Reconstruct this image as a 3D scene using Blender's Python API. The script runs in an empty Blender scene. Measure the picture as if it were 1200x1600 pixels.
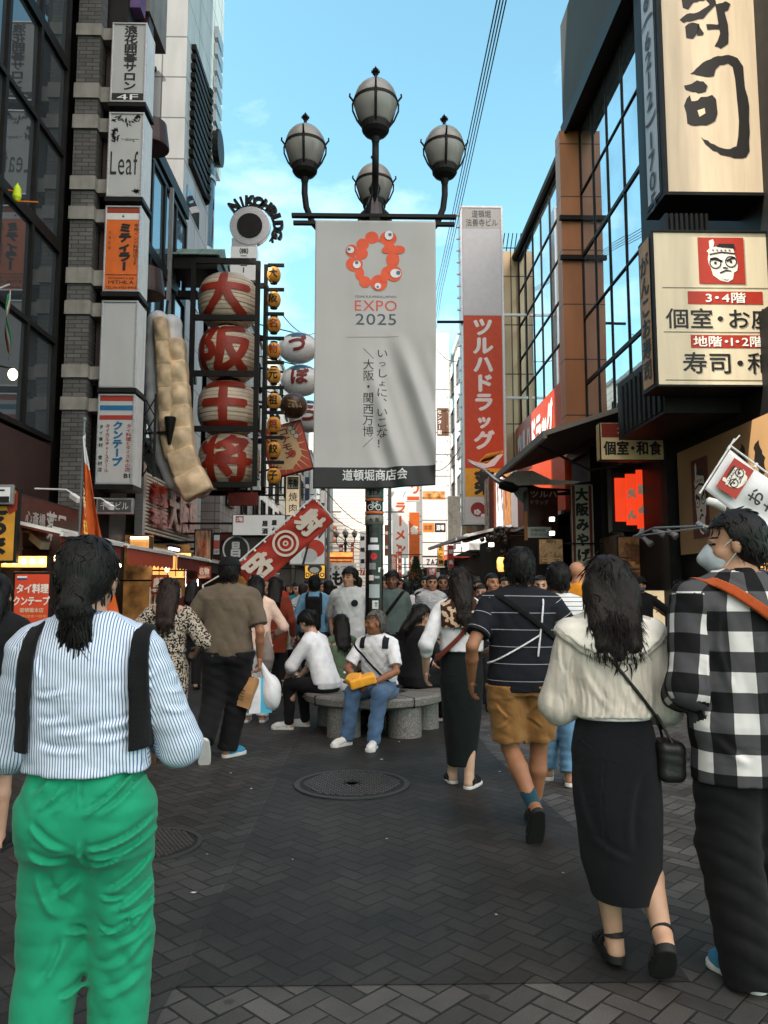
import bpy, math, random
import numpy as np
from mathutils import Vector, Matrix, Euler, geometry
random.seed(11); RNG = np.random.default_rng(5)
SC = bpy.context.scene
COL = SC.collection
R = math.radians
CAMZ, F, HOR, VPX = 1.45, 1200.0, 922.0, 575.0
PITCH = math.atan((HOR - 800) / F)
YAW = math.atan((600 - VPX) / F * math.cos(PITCH))
cam_d = bpy.data.cameras.new('camera'); cam = bpy.data.objects.new('camera', cam_d); COL.objects.link(cam)
cam_d.sensor_fit = 'VERTICAL'; cam_d.sensor_height = 36.0; cam_d.lens = F / 1600 * 36
cam_d.clip_start = 0.05; cam_d.clip_end = 2000
cam.location = (0, 0, CAMZ); cam.rotation_euler = (R(90) + PITCH, 0, -YAW)
SC.camera = cam
CR = Euler((R(90) + PITCH, 0, -YAW)).to_matrix()
CO = Vector((0, 0, CAMZ))
def ray(px, py): return CR @ Vector(((px - 600) / F, -(py - 800) / F, -1))
def at(px, py, Y):
  d = ray(px, py); return CO + d * (Y / d.y)
def onx(px, py, X):
  d = ray(px, py); return CO + d * (X / d.x)
def gnd(px, py, z=0):
  d = ray(px, py); return CO + d * ((z - CAMZ) / d.z)
def rect(x0, y0, x1, y1, Y):
  cx, cy = (x0 + x1) / 2, (y0 + y1) / 2
  return at(x0, cy, Y).x, at(x1, cy, Y).x, at(cx, y1, Y).z, at(cx, y0, Y).z
SUN_EL, SUN_TRAVEL = 47, (0.93, 0.36)
sun_d = bpy.data.lights.new('sun', 'SUN'); sun = bpy.data.objects.new('sun', sun_d); COL.objects.link(sun)
hd = Vector((SUN_TRAVEL[0], SUN_TRAVEL[1], 0)).normalized()
sdir = Vector((hd.x * math.cos(R(SUN_EL)), hd.y * math.cos(R(SUN_EL)), -math.sin(R(SUN_EL))))
sun.rotation_euler = sdir.to_track_quat('-Z', 'Y').to_euler()
sun_d.energy = 2.8; sun_d.angle = R(0.53); sun_d.color = (1.0, 0.93, 0.82)
W = bpy.data.worlds.new('World'); SC.world = W; W.use_nodes = True
wn, wl = W.node_tree.nodes, W.node_tree.links
for n in list(wn): wn.remove(n)
wo = wn.new('ShaderNodeOutputWorld'); bg = wn.new('ShaderNodeBackground'); sky = wn.new('ShaderNodeTexSky')
sky.sky_type = 'NISHITA'; sky.sun_disc = False; sky.sun_elevation = R(SUN_EL)
sky.sun_rotation = math.atan2(-hd.x, -hd.y)
sky.air_density = 1.0; sky.dust_density = 0.6; sky.ozone_density = 1.0; sky.altitude = 10
bg.inputs['Strength'].default_value = 0.14
tint = wn.new('ShaderNodeMix'); tint.data_type = 'RGBA'; tint.blend_type = 'MULTIPLY'; tint.inputs[0].default_value = 1
tint.inputs[7].default_value = (0.66, 0.90, 0.71, 1)
wl.new(sky.outputs[0], tint.inputs[6])
tc = wn.new('ShaderNodeTexCoord'); mp = wn.new('ShaderNodeMapping'); mp.inputs['Scale'].default_value = (1.6, 1.6, 4.0); mp.inputs['Location'].default_value = (2.3, .4, 1.1)
nz = wn.new('ShaderNodeTexNoise'); nz.inputs['Scale'].default_value = 2.2; nz.inputs['Detail'].default_value = 7; nz.inputs['Roughness'].default_value = 0.55
rp = wn.new('ShaderNodeMapRange'); rp.inputs['From Min'].default_value = 0.56; rp.inputs['From Max'].default_value = 0.85; rp.inputs['To Max'].default_value = 0.35
cm = wn.new('ShaderNodeMix'); cm.data_type = 'RGBA'; cm.inputs[7].default_value = (7.2, 7.5, 7.4, 1)
wl.new(tc.outputs['Generated'], mp.inputs[0]); wl.new(mp.outputs[0], nz.inputs[0]); wl.new(nz.outputs[0], rp.inputs[0])
wl.new(rp.outputs[0], cm.inputs[0]); wl.new(tint.outputs[2], cm.inputs[6]); sx = wn.new('ShaderNodeSeparateXYZ'); wl.new(tc.outputs['Generated'], sx.inputs[0])
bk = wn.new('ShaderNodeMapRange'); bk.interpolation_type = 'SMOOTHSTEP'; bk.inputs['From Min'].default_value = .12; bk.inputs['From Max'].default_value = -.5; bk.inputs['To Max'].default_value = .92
wl.new(sx.outputs[1], bk.inputs[0])   # broken warm cloud added to unseen sky behind the viewer, to light the street
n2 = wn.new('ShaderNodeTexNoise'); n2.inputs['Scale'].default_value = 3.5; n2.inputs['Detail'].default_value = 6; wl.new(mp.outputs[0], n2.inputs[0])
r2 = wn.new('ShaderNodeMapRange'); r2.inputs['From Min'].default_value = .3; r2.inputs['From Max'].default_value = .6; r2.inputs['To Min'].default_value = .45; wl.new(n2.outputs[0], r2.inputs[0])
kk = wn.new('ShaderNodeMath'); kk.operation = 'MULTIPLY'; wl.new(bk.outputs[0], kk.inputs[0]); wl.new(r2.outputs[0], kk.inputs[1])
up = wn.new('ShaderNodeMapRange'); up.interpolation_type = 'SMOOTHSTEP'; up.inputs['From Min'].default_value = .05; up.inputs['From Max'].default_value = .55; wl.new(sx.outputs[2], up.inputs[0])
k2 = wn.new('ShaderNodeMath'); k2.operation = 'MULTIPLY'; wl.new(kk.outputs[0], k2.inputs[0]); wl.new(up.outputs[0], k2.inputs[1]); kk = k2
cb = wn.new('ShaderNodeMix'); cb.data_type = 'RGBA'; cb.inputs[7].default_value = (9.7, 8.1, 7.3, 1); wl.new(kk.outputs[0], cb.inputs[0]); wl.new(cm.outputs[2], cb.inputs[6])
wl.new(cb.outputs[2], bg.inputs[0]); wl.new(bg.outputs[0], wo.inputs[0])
SC.view_settings.view_transform = 'Standard'; SC.view_settings.look = 'None'
SC.view_settings.exposure = 1.82; SC.view_settings.gamma = 1.0
SC.cycles.max_bounces = 6; SC.cycles.diffuse_bounces = 3; SC.cycles.glossy_bounces = 3
SC.cycles.caustics_reflective = False; SC.cycles.caustics_refractive = False
SC.cycles.use_denoising = True
MATS = {}
def s2l(c): return tuple((x / 255 / 12.92) if x / 255 <= .04045 else ((x / 255 + .055) / 1.055) ** 2.4 for x in c)
def mat(name, rgb, rough=0.6, var=0.12, scale=6.0, bump=0.0, bscale=40.0, metal=0.0, emit=0.0, spec=0.4, stretch=(1, 1, 1), dirt=0.0, coord='Object'):
  """plain surface with procedural tone variation, optional stains and bump; rgb is linear albedo"""
  if name in MATS: return MATS[name]
  m = bpy.data.materials.new(name); m.use_nodes = True; MATS[name] = m
  N, L = m.node_tree.nodes, m.node_tree.links
  b = N['Principled BSDF']
  b.inputs['Roughness'].default_value = rough; b.inputs['Metallic'].default_value = metal
  b.inputs['Specular IOR Level'].default_value = spec
  t = N.new('ShaderNodeTexCoord'); mp = N.new('ShaderNodeMapping'); mp.inputs['Scale'].default_value = stretch
  L.new(t.outputs[coord], mp.inputs[0])
  nz = N.new('ShaderNodeTexNoise'); nz.inputs['Scale'].default_value = scale; nz.inputs['Detail'].default_value = 5
  L.new(mp.outputs[0], nz.inputs[0])
  mr = N.new('ShaderNodeMapRange'); mr.inputs['From Min'].default_value = .3; mr.inputs['From Max'].default_value = .7
  mr.inputs['To Min'].default_value = 1 - var; mr.inputs['To Max'].default_value = 1 + var
  L.new(nz.outputs[0], mr.inputs[0])
  mx = N.new('ShaderNodeMix'); mx.data_type = 'RGBA'; mx.blend_type = 'MULTIPLY'; mx.inputs[0].default_value = 1
  mx.inputs[6].default_value = (*rgb, 1); L.new(mr.outputs[0], mx.inputs[7])
  out = mx.outputs[2]
  if dirt > 0:
    n2 = N.new('ShaderNodeTexNoise'); n2.inputs['Scale'].default_value = scale * .7; n2.inputs['Detail'].default_value = 8
    m2 = N.new('ShaderNodeMapping'); m2.inputs['Scale'].default_value = (2.5, 2.5, .35); L.new(t.outputs[coord], m2.inputs[0]); L.new(m2.outputs[0], n2.inputs[0])
    r2 = N.new('ShaderNodeMapRange'); r2.inputs['From Min'].default_value = .45; r2.inputs['From Max'].default_value = .72; r2.inputs['To Max'].default_value = dirt
    L.new(n2.outputs[0], r2.inputs[0])
    x2 = N.new('ShaderNodeMix'); x2.data_type = 'RGBA'; x2.inputs[7].default_value = (rgb[0] * .35, rgb[1] * .33, rgb[2] * .3, 1)
    L.new(r2.outputs[0], x2.inputs[0]); L.new(out, x2.inputs[6]); out = x2.outputs[2]
  L.new(out, b.inputs['Base Color'])
  if bump > 0:
    n3 = N.new('ShaderNodeTexNoise'); n3.inputs['Scale'].default_value = bscale; n3.inputs['Detail'].default_value = 4
    L.new(mp.outputs[0], n3.inputs[0])
    bp = N.new('ShaderNodeBump'); bp.inputs['Strength'].default_value = bump; bp.inputs['Distance'].default_value = .01
    L.new(n3.outputs[0], bp.inputs['Height']); L.new(bp.outputs[0], b.inputs['Normal'])
  if emit > 0:
    L.new(out, b.inputs['Emission Color']); b.inputs['Emission Strength'].default_value = emit
  return m
def cm_(name, srgb, **k):
  return mat(name, s2l(srgb), **k)
def nodes(m): return m.node_tree.nodes, m.node_tree.links, m.node_tree.nodes['Principled BSDF']
def glass_mat(name, rgb, rough=.03, spec=.8, metal=0.0, wob=.02):
  m = mat(name, rgb, rough=rough, var=.2, scale=.6, spec=spec, metal=metal, bump=wob, bscale=1.2); return m
def math_node(N, L, op, a, b=None, c=None):
  n = N.new('ShaderNodeMath'); n.operation = op
  for i, v in enumerate((a, b, c)):
    if v is None: continue
    if isinstance(v, (int, float)): n.inputs[i].default_value = v
    else: L.new(v, n.inputs[i])
  return n.outputs[0]
def herringbone(name, rgb, bw=.1, ang=45, var=.35, joint=(.012, .012, .012), stain=.5, rough=.62):
  if name in MATS: return MATS[name]
  m = bpy.data.materials.new(name); m.use_nodes = True; MATS[name] = m
  N, L, B = nodes(m)
  M = lambda op, a, b=None, c=None: math_node(N, L, op, a, b, c)
  g = N.new('ShaderNodeNewGeometry'); mp = N.new('ShaderNodeMapping'); mp.vector_type = 'TEXTURE'
  mp.inputs['Rotation'].default_value = (0, 0, R(ang)); mp.inputs['Scale'].default_value = (bw, bw, bw)
  L.new(g.outputs['Position'], mp.inputs[0])
  sp = N.new('ShaderNodeSeparateXYZ'); L.new(mp.outputs[0], sp.inputs[0])
  x, y = sp.outputs[0], sp.outputs[1]
  i, j = M('FLOOR', x), M('FLOOR', y); fx, fy = M('FRACT', x), M('FRACT', y)
  k = M('FLOORED_MODULO', M('SUBTRACT', i, j), 4.0)
  is0, is1, is2, is3 = (M('COMPARE', k, float(q), .1) for q in range(4))
  mnx = M('MINIMUM', fx, M('SUBTRACT', 1.0, fx)); mny = M('MINIMUM', fy, M('SUBTRACT', 1.0, fy))
  add = lambda *t: t[0] if len(t) == 1 else M('ADD', t[0], add(*t[1:]))
  dx = add(M('MULTIPLY', is0, fx), M('MULTIPLY', is1, M('SUBTRACT', 1.0, fx)), M('MULTIPLY', add(is2, is3), mnx))
  dy = add(M('MULTIPLY', add(is0, is1), mny), M('MULTIPLY', is2, M('SUBTRACT', 1.0, fy)), M('MULTIPLY', is3, fy))
  d = M('MINIMUM', dx, dy)
  cx = N.new('ShaderNodeCombineXYZ'); L.new(M('SUBTRACT', i, is1), cx.inputs[0]); L.new(M('ADD', j, is3), cx.inputs[1])
  wnz = N.new('ShaderNodeTexWhiteNoise'); wnz.noise_dimensions = '2D'; L.new(cx.outputs[0], wnz.inputs[0])
  tone = N.new('ShaderNodeMapRange'); tone.inputs['To Min'].default_value = 1 - var; tone.inputs['To Max'].default_value = 1 + var
  L.new(wnz.outputs[0], tone.inputs[0])
  n1 = N.new('ShaderNodeTexNoise'); n1.inputs['Scale'].default_value = 1.1; n1.inputs['Detail'].default_value = 9; n1.inputs['Roughness'].default_value = .62
  L.new(g.outputs['Position'], n1.inputs[0])
  st = N.new('ShaderNodeMapRange'); st.inputs['From Min'].default_value = .35; st.inputs['From Max'].default_value = .68
  st.inputs['To Min'].default_value = 1 + stain * .5; st.inputs['To Max'].default_value = 1 - stain; L.new(n1.outputs[0], st.inputs[0])
  n2 = N.new('ShaderNodeTexNoise'); n2.inputs['Scale'].default_value = 160; n2.inputs['Detail'].default_value = 3
  L.new(g.outputs['Position'], n2.inputs[0])
  gr = N.new('ShaderNodeMapRange'); gr.inputs['From Min'].default_value = .3; gr.inputs['From Max'].default_value = .7; gr.inputs['To Min'].default_value = .75; gr.inputs['To Max'].default_value = 1.25
  L.new(n2.outputs[0], gr.inputs[0])
  vo = N.new('ShaderNodeTexVoronoi'); vo.inputs['Scale'].default_value = 3.2; L.new(g.outputs['Position'], vo.inputs[0])   # trodden gum
  gm = N.new('ShaderNodeMapRange'); gm.inputs['From Min'].default_value = .05; gm.inputs['From Max'].default_value = .075; gm.inputs['To Min'].default_value = .55; gm.inputs['To Max'].default_value = 1; L.new(vo.outputs['Distance'], gm.inputs[0])
  tt = M('MULTIPLY', M('MULTIPLY', M('MULTIPLY', tone.outputs[0], st.outputs[0]), gm.outputs[0]), gr.outputs[0])
  mx = N.new('ShaderNodeMix'); mx.data_type = 'RGBA'; mx.blend_type = 'MULTIPLY'; mx.inputs[0].default_value = 1
  mx.inputs[6].default_value = (*rgb, 1); L.new(tt, mx.inputs[7])
  n4 = N.new('ShaderNodeTexNoise'); n4.inputs['Scale'].default_value = 3; L.new(g.outputs['Position'], n4.inputs[0])
  jw = N.new('ShaderNodeMapRange'); jw.inputs['From Min'].default_value = .3; jw.inputs['From Max'].default_value = .7; jw.inputs['To Min'].default_value = .022; jw.inputs['To Max'].default_value = .05
  L.new(n4.outputs[0], jw.inputs[0])
  jn = N.new('ShaderNodeMapRange'); jn.interpolation_type = 'SMOOTHSTEP'; L.new(jw.outputs[0], jn.inputs['From Min'])
  L.new(d, jn.inputs[0]); L.new(M('MULTIPLY', jw.outputs[0], 1.9), jn.inputs['From Max'])
  m2 = N.new('ShaderNodeMix'); m2.data_type = 'RGBA'; m2.inputs[6].default_value = (*joint, 1)
  L.new(jn.outputs[0], m2.inputs[0]); L.new(mx.outputs[2], m2.inputs[7]); L.new(m2.outputs[2], B.inputs['Base Color'])
  rr = N.new('ShaderNodeMapRange'); rr.inputs['To Min'].default_value = rough + .12; rr.inputs['To Max'].default_value = rough - .14
  L.new(n1.outputs[0], rr.inputs[0]); L.new(rr.outputs[0], B.inputs['Roughness'])
  B.inputs['Specular IOR Level'].default_value = .35
  hh = M('ADD', M('MULTIPLY', jn.outputs[0], 1.0), M('ADD', M('MULTIPLY', n2.outputs[0], .35), M('MULTIPLY', wnz.outputs[0], .35)))
  bp = N.new('ShaderNodeBump'); bp.inputs['Strength'].default_value = .6; bp.inputs['Distance'].default_value = .006
  L.new(hh, bp.inputs['Height']); L.new(bp.outputs[0], B.inputs['Normal'])
  return m
def tile_mat(name, rgb, tw, th, joint=(.1, .1, .1), gap=.03, var=.1, rough=.4, offset=0.0, dirt=.0, swap=False, metal=0.0, bump=.3):
  """rectangular tiles / bricks / panels laid by world position on an upright wall (x or y across, z up)"""
  if name in MATS: return MATS[name]
  m = bpy.data.materials.new(name); m.use_nodes = True; MATS[name] = m
  N, L, B = nodes(m)
  g = N.new('ShaderNodeNewGeometry'); sp = N.new('ShaderNodeSeparateXYZ'); L.new(g.outputs['Position'], sp.inputs[0])
  sn = N.new('ShaderNodeSeparateXYZ'); L.new(g.outputs['True Normal'], sn.inputs[0])
  M = lambda op, a, b=None, c=None: math_node(N, L, op, a, b, c)
  ax = M('GREATER_THAN', M('ABSOLUTE', sn.outputs[0]), .5)
  u = M('ADD', M('MULTIPLY', ax, sp.outputs[1]), M('MULTIPLY', M('SUBTRACT', 1.0, ax), sp.outputs[0]))
  cb = N.new('ShaderNodeCombineXYZ'); L.new(u, cb.inputs[0]); L.new(sp.outputs[2], cb.inputs[1])
  br = N.new('ShaderNodeTexBrick'); L.new(cb.outputs[0], br.inputs[0])
  br.offset = offset; br.inputs['Scale'].default_value = 1; br.inputs['Brick Width'].default_value = tw; br.inputs['Row Height'].default_value = th
  br.inputs['Mortar Size'].default_value = gap * min(tw, th); br.inputs['Mortar Smooth'].default_value = .1; br.inputs['Bias'].default_value = 0
  br.inputs['Color1'].default_value = (*[c * (1 - var) for c in rgb], 1); br.inputs['Color2'].default_value = (*[c * (1 + var) for c in rgb], 1)
  br.inputs['Mortar'].default_value = (*joint, 1)
  out = br.outputs[0]
  nz = N.new('ShaderNodeTexNoise'); nz.inputs['Scale'].default_value = 1.3; nz.inputs['Detail'].default_value = 7
  mp = N.new('ShaderNodeMapping'); mp.inputs['Scale'].default_value = (1.5, 1.5, .3); L.new(g.outputs['Position'], mp.inputs[0]); L.new(mp.outputs[0], nz.inputs[0])
  mr = N.new('ShaderNodeMapRange'); mr.inputs['From Min'].default_value = .35; mr.inputs['From Max'].default_value = .7; mr.inputs['To Min'].default_value = 1.06; mr.inputs['To Max'].default_value = .92 - dirt
  L.new(nz.outputs[0], mr.inputs[0])
  mx = N.new('ShaderNodeMix'); mx.data_type = 'RGBA'; mx.blend_type = 'MULTIPLY'; mx.inputs[0].default_value = 1
  L.new(out, mx.inputs[6]); L.new(mr.outputs[0], mx.inputs[7]); L.new(mx.outputs[2], B.inputs['Base Color'])
  B.inputs['Roughness'].default_value = rough; B.inputs['Metallic'].default_value = metal
  bp = N.new('ShaderNodeBump'); bp.inputs['Strength'].default_value = bump; bp.inputs['Distance'].default_value = .01; bp.invert = True
  L.new(br.outputs['Fac'], bp.inputs['Height']); L.new(bp.outputs[0], B.inputs['Normal'])
  return m
def tag(o, label=None, cat=None, group=None, kind=None):
  if label: o['label'] = label
  if cat: o['category'] = cat
  if group: o['group'] = group
  if kind: o['kind'] = kind
  return o
def empty(name, loc, label, cat, group=None, rotz=0):
  o = bpy.data.objects.new(name, None); COL.objects.link(o); o.location = loc; o.rotation_euler = (0, 0, rotz)
  o.empty_display_size = .2
  return tag(o, label, cat, group)
def link(name, me, mats, parent=None, world=True):
  o = bpy.data.objects.new(name, me); COL.objects.link(o)
  for m in (mats if isinstance(mats, (list, tuple)) else [mats]): me.materials.append(m)
  if parent is not None:
    o.parent = parent
    if world: o.matrix_parent_inverse = pinv(parent)
  return o
def local(o):
  m = Matrix.LocRotScale(o.location, o.rotation_euler, o.scale)
  return m
def wmat(o):
  if o.parent is None: return local(o)
  return wmat(o.parent) @ o.matrix_parent_inverse @ local(o)
def pinv(p): return wmat(p).inverted()
GL = {}
def glyph(ch, bold=0.0):
  k = (ch, bold)
  if k in GL: return GL[k]
  c = bpy.data.curves.new('g', 'FONT'); c.body = ch; c.size = 1; c.fill_mode = 'FRONT'; c.resolution_u = 3; c.offset = bold
  o = bpy.data.objects.new('g', c); COL.objects.link(o)
  ev = o.evaluated_get(bpy.context.evaluated_depsgraph_get()); me = ev.to_mesh()
  v = [(p.co.x, p.co.y) for p in me.vertices]; f = [tuple(p.vertices) for p in me.polygons]
  ev.to_mesh_clear(); bpy.data.objects.remove(o); bpy.data.curves.remove(c)
  if v:
    xs = [p[0] for p in v]; ys = [p[1] for p in v]; bb = (min(xs), max(xs), min(ys), max(ys))
  else: bb = (0, .3, 0, .7)
  GL[k] = (v, f, bb); return GL[k]
ROT = set('ー〜～（）()＼／')
def text2d(s, w, h, mode='h', bold=0.0, fit=True):
  """returns verts2d, faces for string fitted into a w x h box whose top-left is (0,0), y downwards negative"""
  V, Fc = [], []
  n = len(s)
  if mode == 'v':
    cell = h / n; sz = min(cell * 1.02, w * 1.02)
    for i, ch in enumerate(s):
      if ch == ' ': continue
      v, f, bb = glyph(ch, bold)
      cjk = ord(ch) > 255
      if cjk: cx, cy = .5, .38
      else: cx, cy = (bb[0] + bb[1]) / 2, (bb[2] + bb[3]) / 2
      k = sz * (.78 if ch in 'ャュョッゃゅょっ' else 1.0) * (1 if cjk else 1.15)
      o = len(V)
      sx = k * (w / sz if w < sz else min(1.35, w / sz) if fit else 1)
      for (x, y) in v:
        a, b = x - cx, y - cy
        if ch in 'ー〜～': a, b = b, -a
        elif ch in '()（）': a, b = b, -a
        elif ch in '、。': a, b = a + .55, b + .55
        V.append((w / 2 + a * sx, -(i + .5) * cell + b * k))
      Fc += [tuple(o + q for q in p) for p in f]
  else:
    adv = []
    for ch in s:
      v, f, bb = glyph(ch, bold)
      adv.append(.33 if ch == ' ' else (1.0 if ord(ch) > 255 and ch != '・' else (.55 if ch == '・' else (bb[1] - bb[0]) + .1)))
    tot = sum(adv); x0 = 0
    pts = []
    for ch, a in zip(s, adv):
      v, f, bb = glyph(ch, bold); o = len(pts)
      off = 0 if ord(ch) > 255 and ch != '・' else (-.22 if ch == '・' else -bb[0] + .05)
      pts += [(x + x0 + off, y) for (x, y) in v]; Fc += [tuple(o + q for q in p) for p in f]; x0 += a
    if not pts: return [], []
    xs = [p[0] for p in pts]; ys = [p[1] for p in pts]
    mx, Mx, my, My = min(xs), max(xs), min(ys), max(ys)
    kx = w / (Mx - mx); ky = h / (My - my)
    if fit == 'prop': kx = ky = min(kx, ky)
    V = [((x - mx) * kx, (y - My) * ky) for (x, y) in pts]
  return V, Fc
def heavy(txt, w, h, mode='h', bold=0.0, fit=True):
  """bold lettering as a few slightly shifted layers of the same outline (CJK outlines do not stand a wide offset)"""
  if max(map(ord, txt)) < 256 or bold < .005: return [text2d(txt, w, h, mode, min(bold, .03) if max(map(ord, txt)) < 256 else 0, fit)]
  V, Fc = text2d(txt, w, h, mode, 0, fit); k = (bold - .003) * (h / len(txt) if mode == 'v' else h)
  return [([(a + dx * k, b + dy * k) for a, b in V], Fc) for dx, dy in ((0, 0), (.9, 0), (-.9, 0), (0, .8), (0, -.8), (.6, .6), (-.6, -.6))]
class MB:
  def __init__(s): s.v, s.f, s.m = [], [], []
  def add(s, V, Fc, mi=0):
    o = len(s.v); s.v += [tuple(p) for p in V]; s.f += [tuple(o + q for q in f) for f in Fc]; s.m += [mi] * len(Fc); return s
  def box(s, x0, x1, y0, y1, z0, z1, mi=0):
    V = [(x, y, z) for x in (x0, x1) for y in (y0, y1) for z in (z0, z1)]
    return s.add(V, [(0, 1, 3, 2), (4, 6, 7, 5), (0, 4, 5, 1), (2, 3, 7, 6), (0, 2, 6, 4), (1, 5, 7, 3)], mi)
  def obox(s, c, u, v, n, mi=0):
    c, u, v, n = map(Vector, (c, u, v, n))
    V = [c + u * a + v * b + n * d for a in (-1, 1) for b in (-1, 1) for d in (-1, 1)]
    return s.add(V, [(0, 1, 3, 2), (4, 6, 7, 5), (0, 4, 5, 1), (2, 3, 7, 6), (0, 2, 6, 4), (1, 5, 7, 3)], mi)
  def bar(s, a, b, w, h, mi=0, up=(0, 0, 1)):
    a, b = Vector(a), Vector(b); d = (b - a); up = Vector(up)
    if d.normalized().cross(up).length < .05: up = Vector((0, 1, 0))
    sd = d.cross(up).normalized(); u2 = sd.cross(d).normalized()
    return s.obox((a + b) / 2, d / 2, sd * w / 2, u2 * h / 2, mi)
  def tube(s, path, r, n=8, mi=0, caps=True):
    P = [Vector(p) for p in path]; rs = r if isinstance(r, (list, tuple)) else [r] * len(P)
    V, Fc = [], []; prev = None
    for i, p in enumerate(P):
      t = (P[min(i + 1, len(P) - 1)] - P[max(i - 1, 0)]).normalized()
      if prev is None:
        a = Vector((0, 0, 1)) if abs(t.z) < .9 else Vector((1, 0, 0)); x = t.cross(a).normalized()
      else: x = (prev - t * prev.dot(t)).normalized()
      prev = x; y = t.cross(x)
      for k in range(n):
        an = 2 * math.pi * k / n; V.append(p + (x * math.cos(an) + y * math.sin(an)) * rs[i])
    for i in range(len(P) - 1):
      for k in range(n):
        a, b = i * n + k, i * n + (k + 1) % n; Fc.append((a, b, b + n, a + n))
    if caps: Fc.append(tuple(range(n))[::-1]); Fc.append(tuple(range((len(P) - 1) * n, len(P) * n)))
    return s.add(V, Fc, mi)
  def lathe(s, prof, c=(0, 0, 0), n=16, mi=0, axis=None, sx=1, sy=1, a0=0, a1=2 * math.pi):
    c = Vector(c); V, Fc = [], []; full = abs(a1 - a0 - 2 * math.pi) < 1e-6; m = n if full else n + 1
    rot = Vector((0, 0, 1)).rotation_difference(Vector(axis)).to_matrix() if axis else Matrix.Identity(3)
    for (r, z) in prof:
      for k in range(m):
        an = a0 + (a1 - a0) * k / n; V.append(c + rot @ Vector((r * math.cos(an) * sx, r * math.sin(an) * sy, z)))
    for i in range(len(prof) - 1):
      for k in range(n):
        a, b = i * m + k, i * m + ((k + 1) % m if full else k + 1); Fc.append((a, b, b + m, a + m))
    if full:
      if prof[0][0] > 1e-4: Fc.append(tuple(range(m))[::-1])
      if prof[-1][0] > 1e-4: Fc.append(tuple(range((len(prof) - 1) * m, len(prof) * m)))
    return s.add(V, Fc, mi)
  def ell(s, c, r, nu=16, nv=10, mi=0):
    prof = [(math.sin(math.pi * i / nv), -math.cos(math.pi * i / nv)) for i in range(nv + 1)]
    c = Vector(c); V, Fc = [], []
    for (q, z) in prof:
      for k in range(nu):
        an = 2 * math.pi * k / nu; V.append((c.x + q * math.cos(an) * r[0], c.y + q * math.sin(an) * r[1], c.z + z * r[2]))
    for i in range(nv):
      for k in range(nu):
        a, b = i * nu + k, i * nu + (k + 1) % nu; Fc.append((a, b, b + nu, a + nu))
    return s.add(V, Fc, mi)
  def flat(s, pts, fr, mi=0, eps=0.0):
    """2-D polygon on frame fr=(o,u,v,n), tessellated"""
    o, u, v, n = fr
    P = [Vector((p[0], p[1], 0)) for p in pts]
    tris = geometry.tessellate_polygon([P])
    return s.add([o + u * p.x + v * p.y + n * eps for p in P], [tuple(t) for t in tris], mi)
  def disc(s, c, r, fr, mi=0, eps=0.0, n=24, rx=None):
    return s.flat([(c[0] + (rx or r) * math.cos(2 * math.pi * k / n), c[1] + r * math.sin(2 * math.pi * k / n)) for k in range(n)], fr, mi, eps)
  def ring(s, c, r0, r1, fr, mi=0, eps=0.0, n=32):
    o, u, v, nn = fr; V, Fc = [], []
    for k in range(n):
      a = 2 * math.pi * k / n
      for r in (r0, r1): V.append(o + u * (c[0] + r * math.cos(a)) + v * (c[1] + r * math.sin(a)) + nn * eps)
    for k in range(n): a, b = 2 * k, 2 * ((k + 1) % n); Fc.append((a, a + 1, b + 1, b))
    return s.add(V, Fc, mi)
  def text(s, txt, fr, x, y, w, h, mi=0, mode='h', bold=0.0, eps=.004, fit=True, rot=0):
    o, u, v, n = fr
    for q, (V, Fc) in enumerate(heavy(txt, w, h, mode, bold, fit)):
      s.add([o + u * (x + a) + v * (y + b) + n * (eps + q * .0005) for (a, b) in V], Fc, mi)
    return s
  def build(s, name, mats, parent=None, smooth=False, bevel=0.0):
    me = bpy.data.meshes.new(name); me.from_pydata(s.v, [], s.f)
    if any(s.m): me.polygons.foreach_set('material_index', s.m)
    if smooth: me.polygons.foreach_set('use_smooth', [True] * len(s.f))
    me.update()
    o = link(name, me, mats, parent)
    if bevel > 0:
      b = o.modifiers.new('b', 'BEVEL'); b.width = bevel; b.segments = 2; b.limit_method = 'ANGLE'
    return o
def cut_text(V, Fc, stepx, stepy):
  """subdivide flat text so it can be wrapped: slices 2-D mesh by a grid"""
  import bmesh
  bm = bmesh.new(); vs = [bm.verts.new((a, b, 0)) for a, b in V]
  for f in Fc:
    try: bm.faces.new([vs[q] for q in f])
    except ValueError: pass
  xs = [a for a, b in V]; ys = [b for a, b in V]
  for k in range(int((max(xs) - min(xs)) / stepx)):
    bmesh.ops.bisect_plane(bm, geom=bm.verts[:] + bm.edges[:] + bm.faces[:], plane_co=(min(xs) + (k + 1) * stepx, 0, 0), plane_no=(1, 0, 0))
  for k in range(int((max(ys) - min(ys)) / stepy)):
    bmesh.ops.bisect_plane(bm, geom=bm.verts[:] + bm.edges[:] + bm.faces[:], plane_co=(0, min(ys) + (k + 1) * stepy, 0), plane_no=(0, 1, 0))
  bm.verts.index_update(); V2 = [(v.co.x, v.co.y) for v in bm.verts]; F2 = [tuple(v.index for v in f.verts) for f in bm.faces]
  bm.free(); return V2, F2
X_, Y_, Z_ = Vector((1, 0, 0)), Vector((0, 1, 0)), Vector((0, 0, 1))
def frF(x0, z1, y): return (Vector((x0, y, z1)), X_, Z_, -Y_)
def frL(y0, z1, x): return (Vector((x, y0, z1)), Y_, Z_, X_)      # on a wall that faces +X
def frR(y1, z1, x): return (Vector((x, y1, z1)), -Y_, Z_, -X_)    # on a wall that faces -X
INK = {}
def ink(col):
  if isinstance(col, bpy.types.Material): return col
  k = 'ink_%02x%02x%02x' % col
  return cm_(k, col, rough=.5, var=.06, scale=9)
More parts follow.
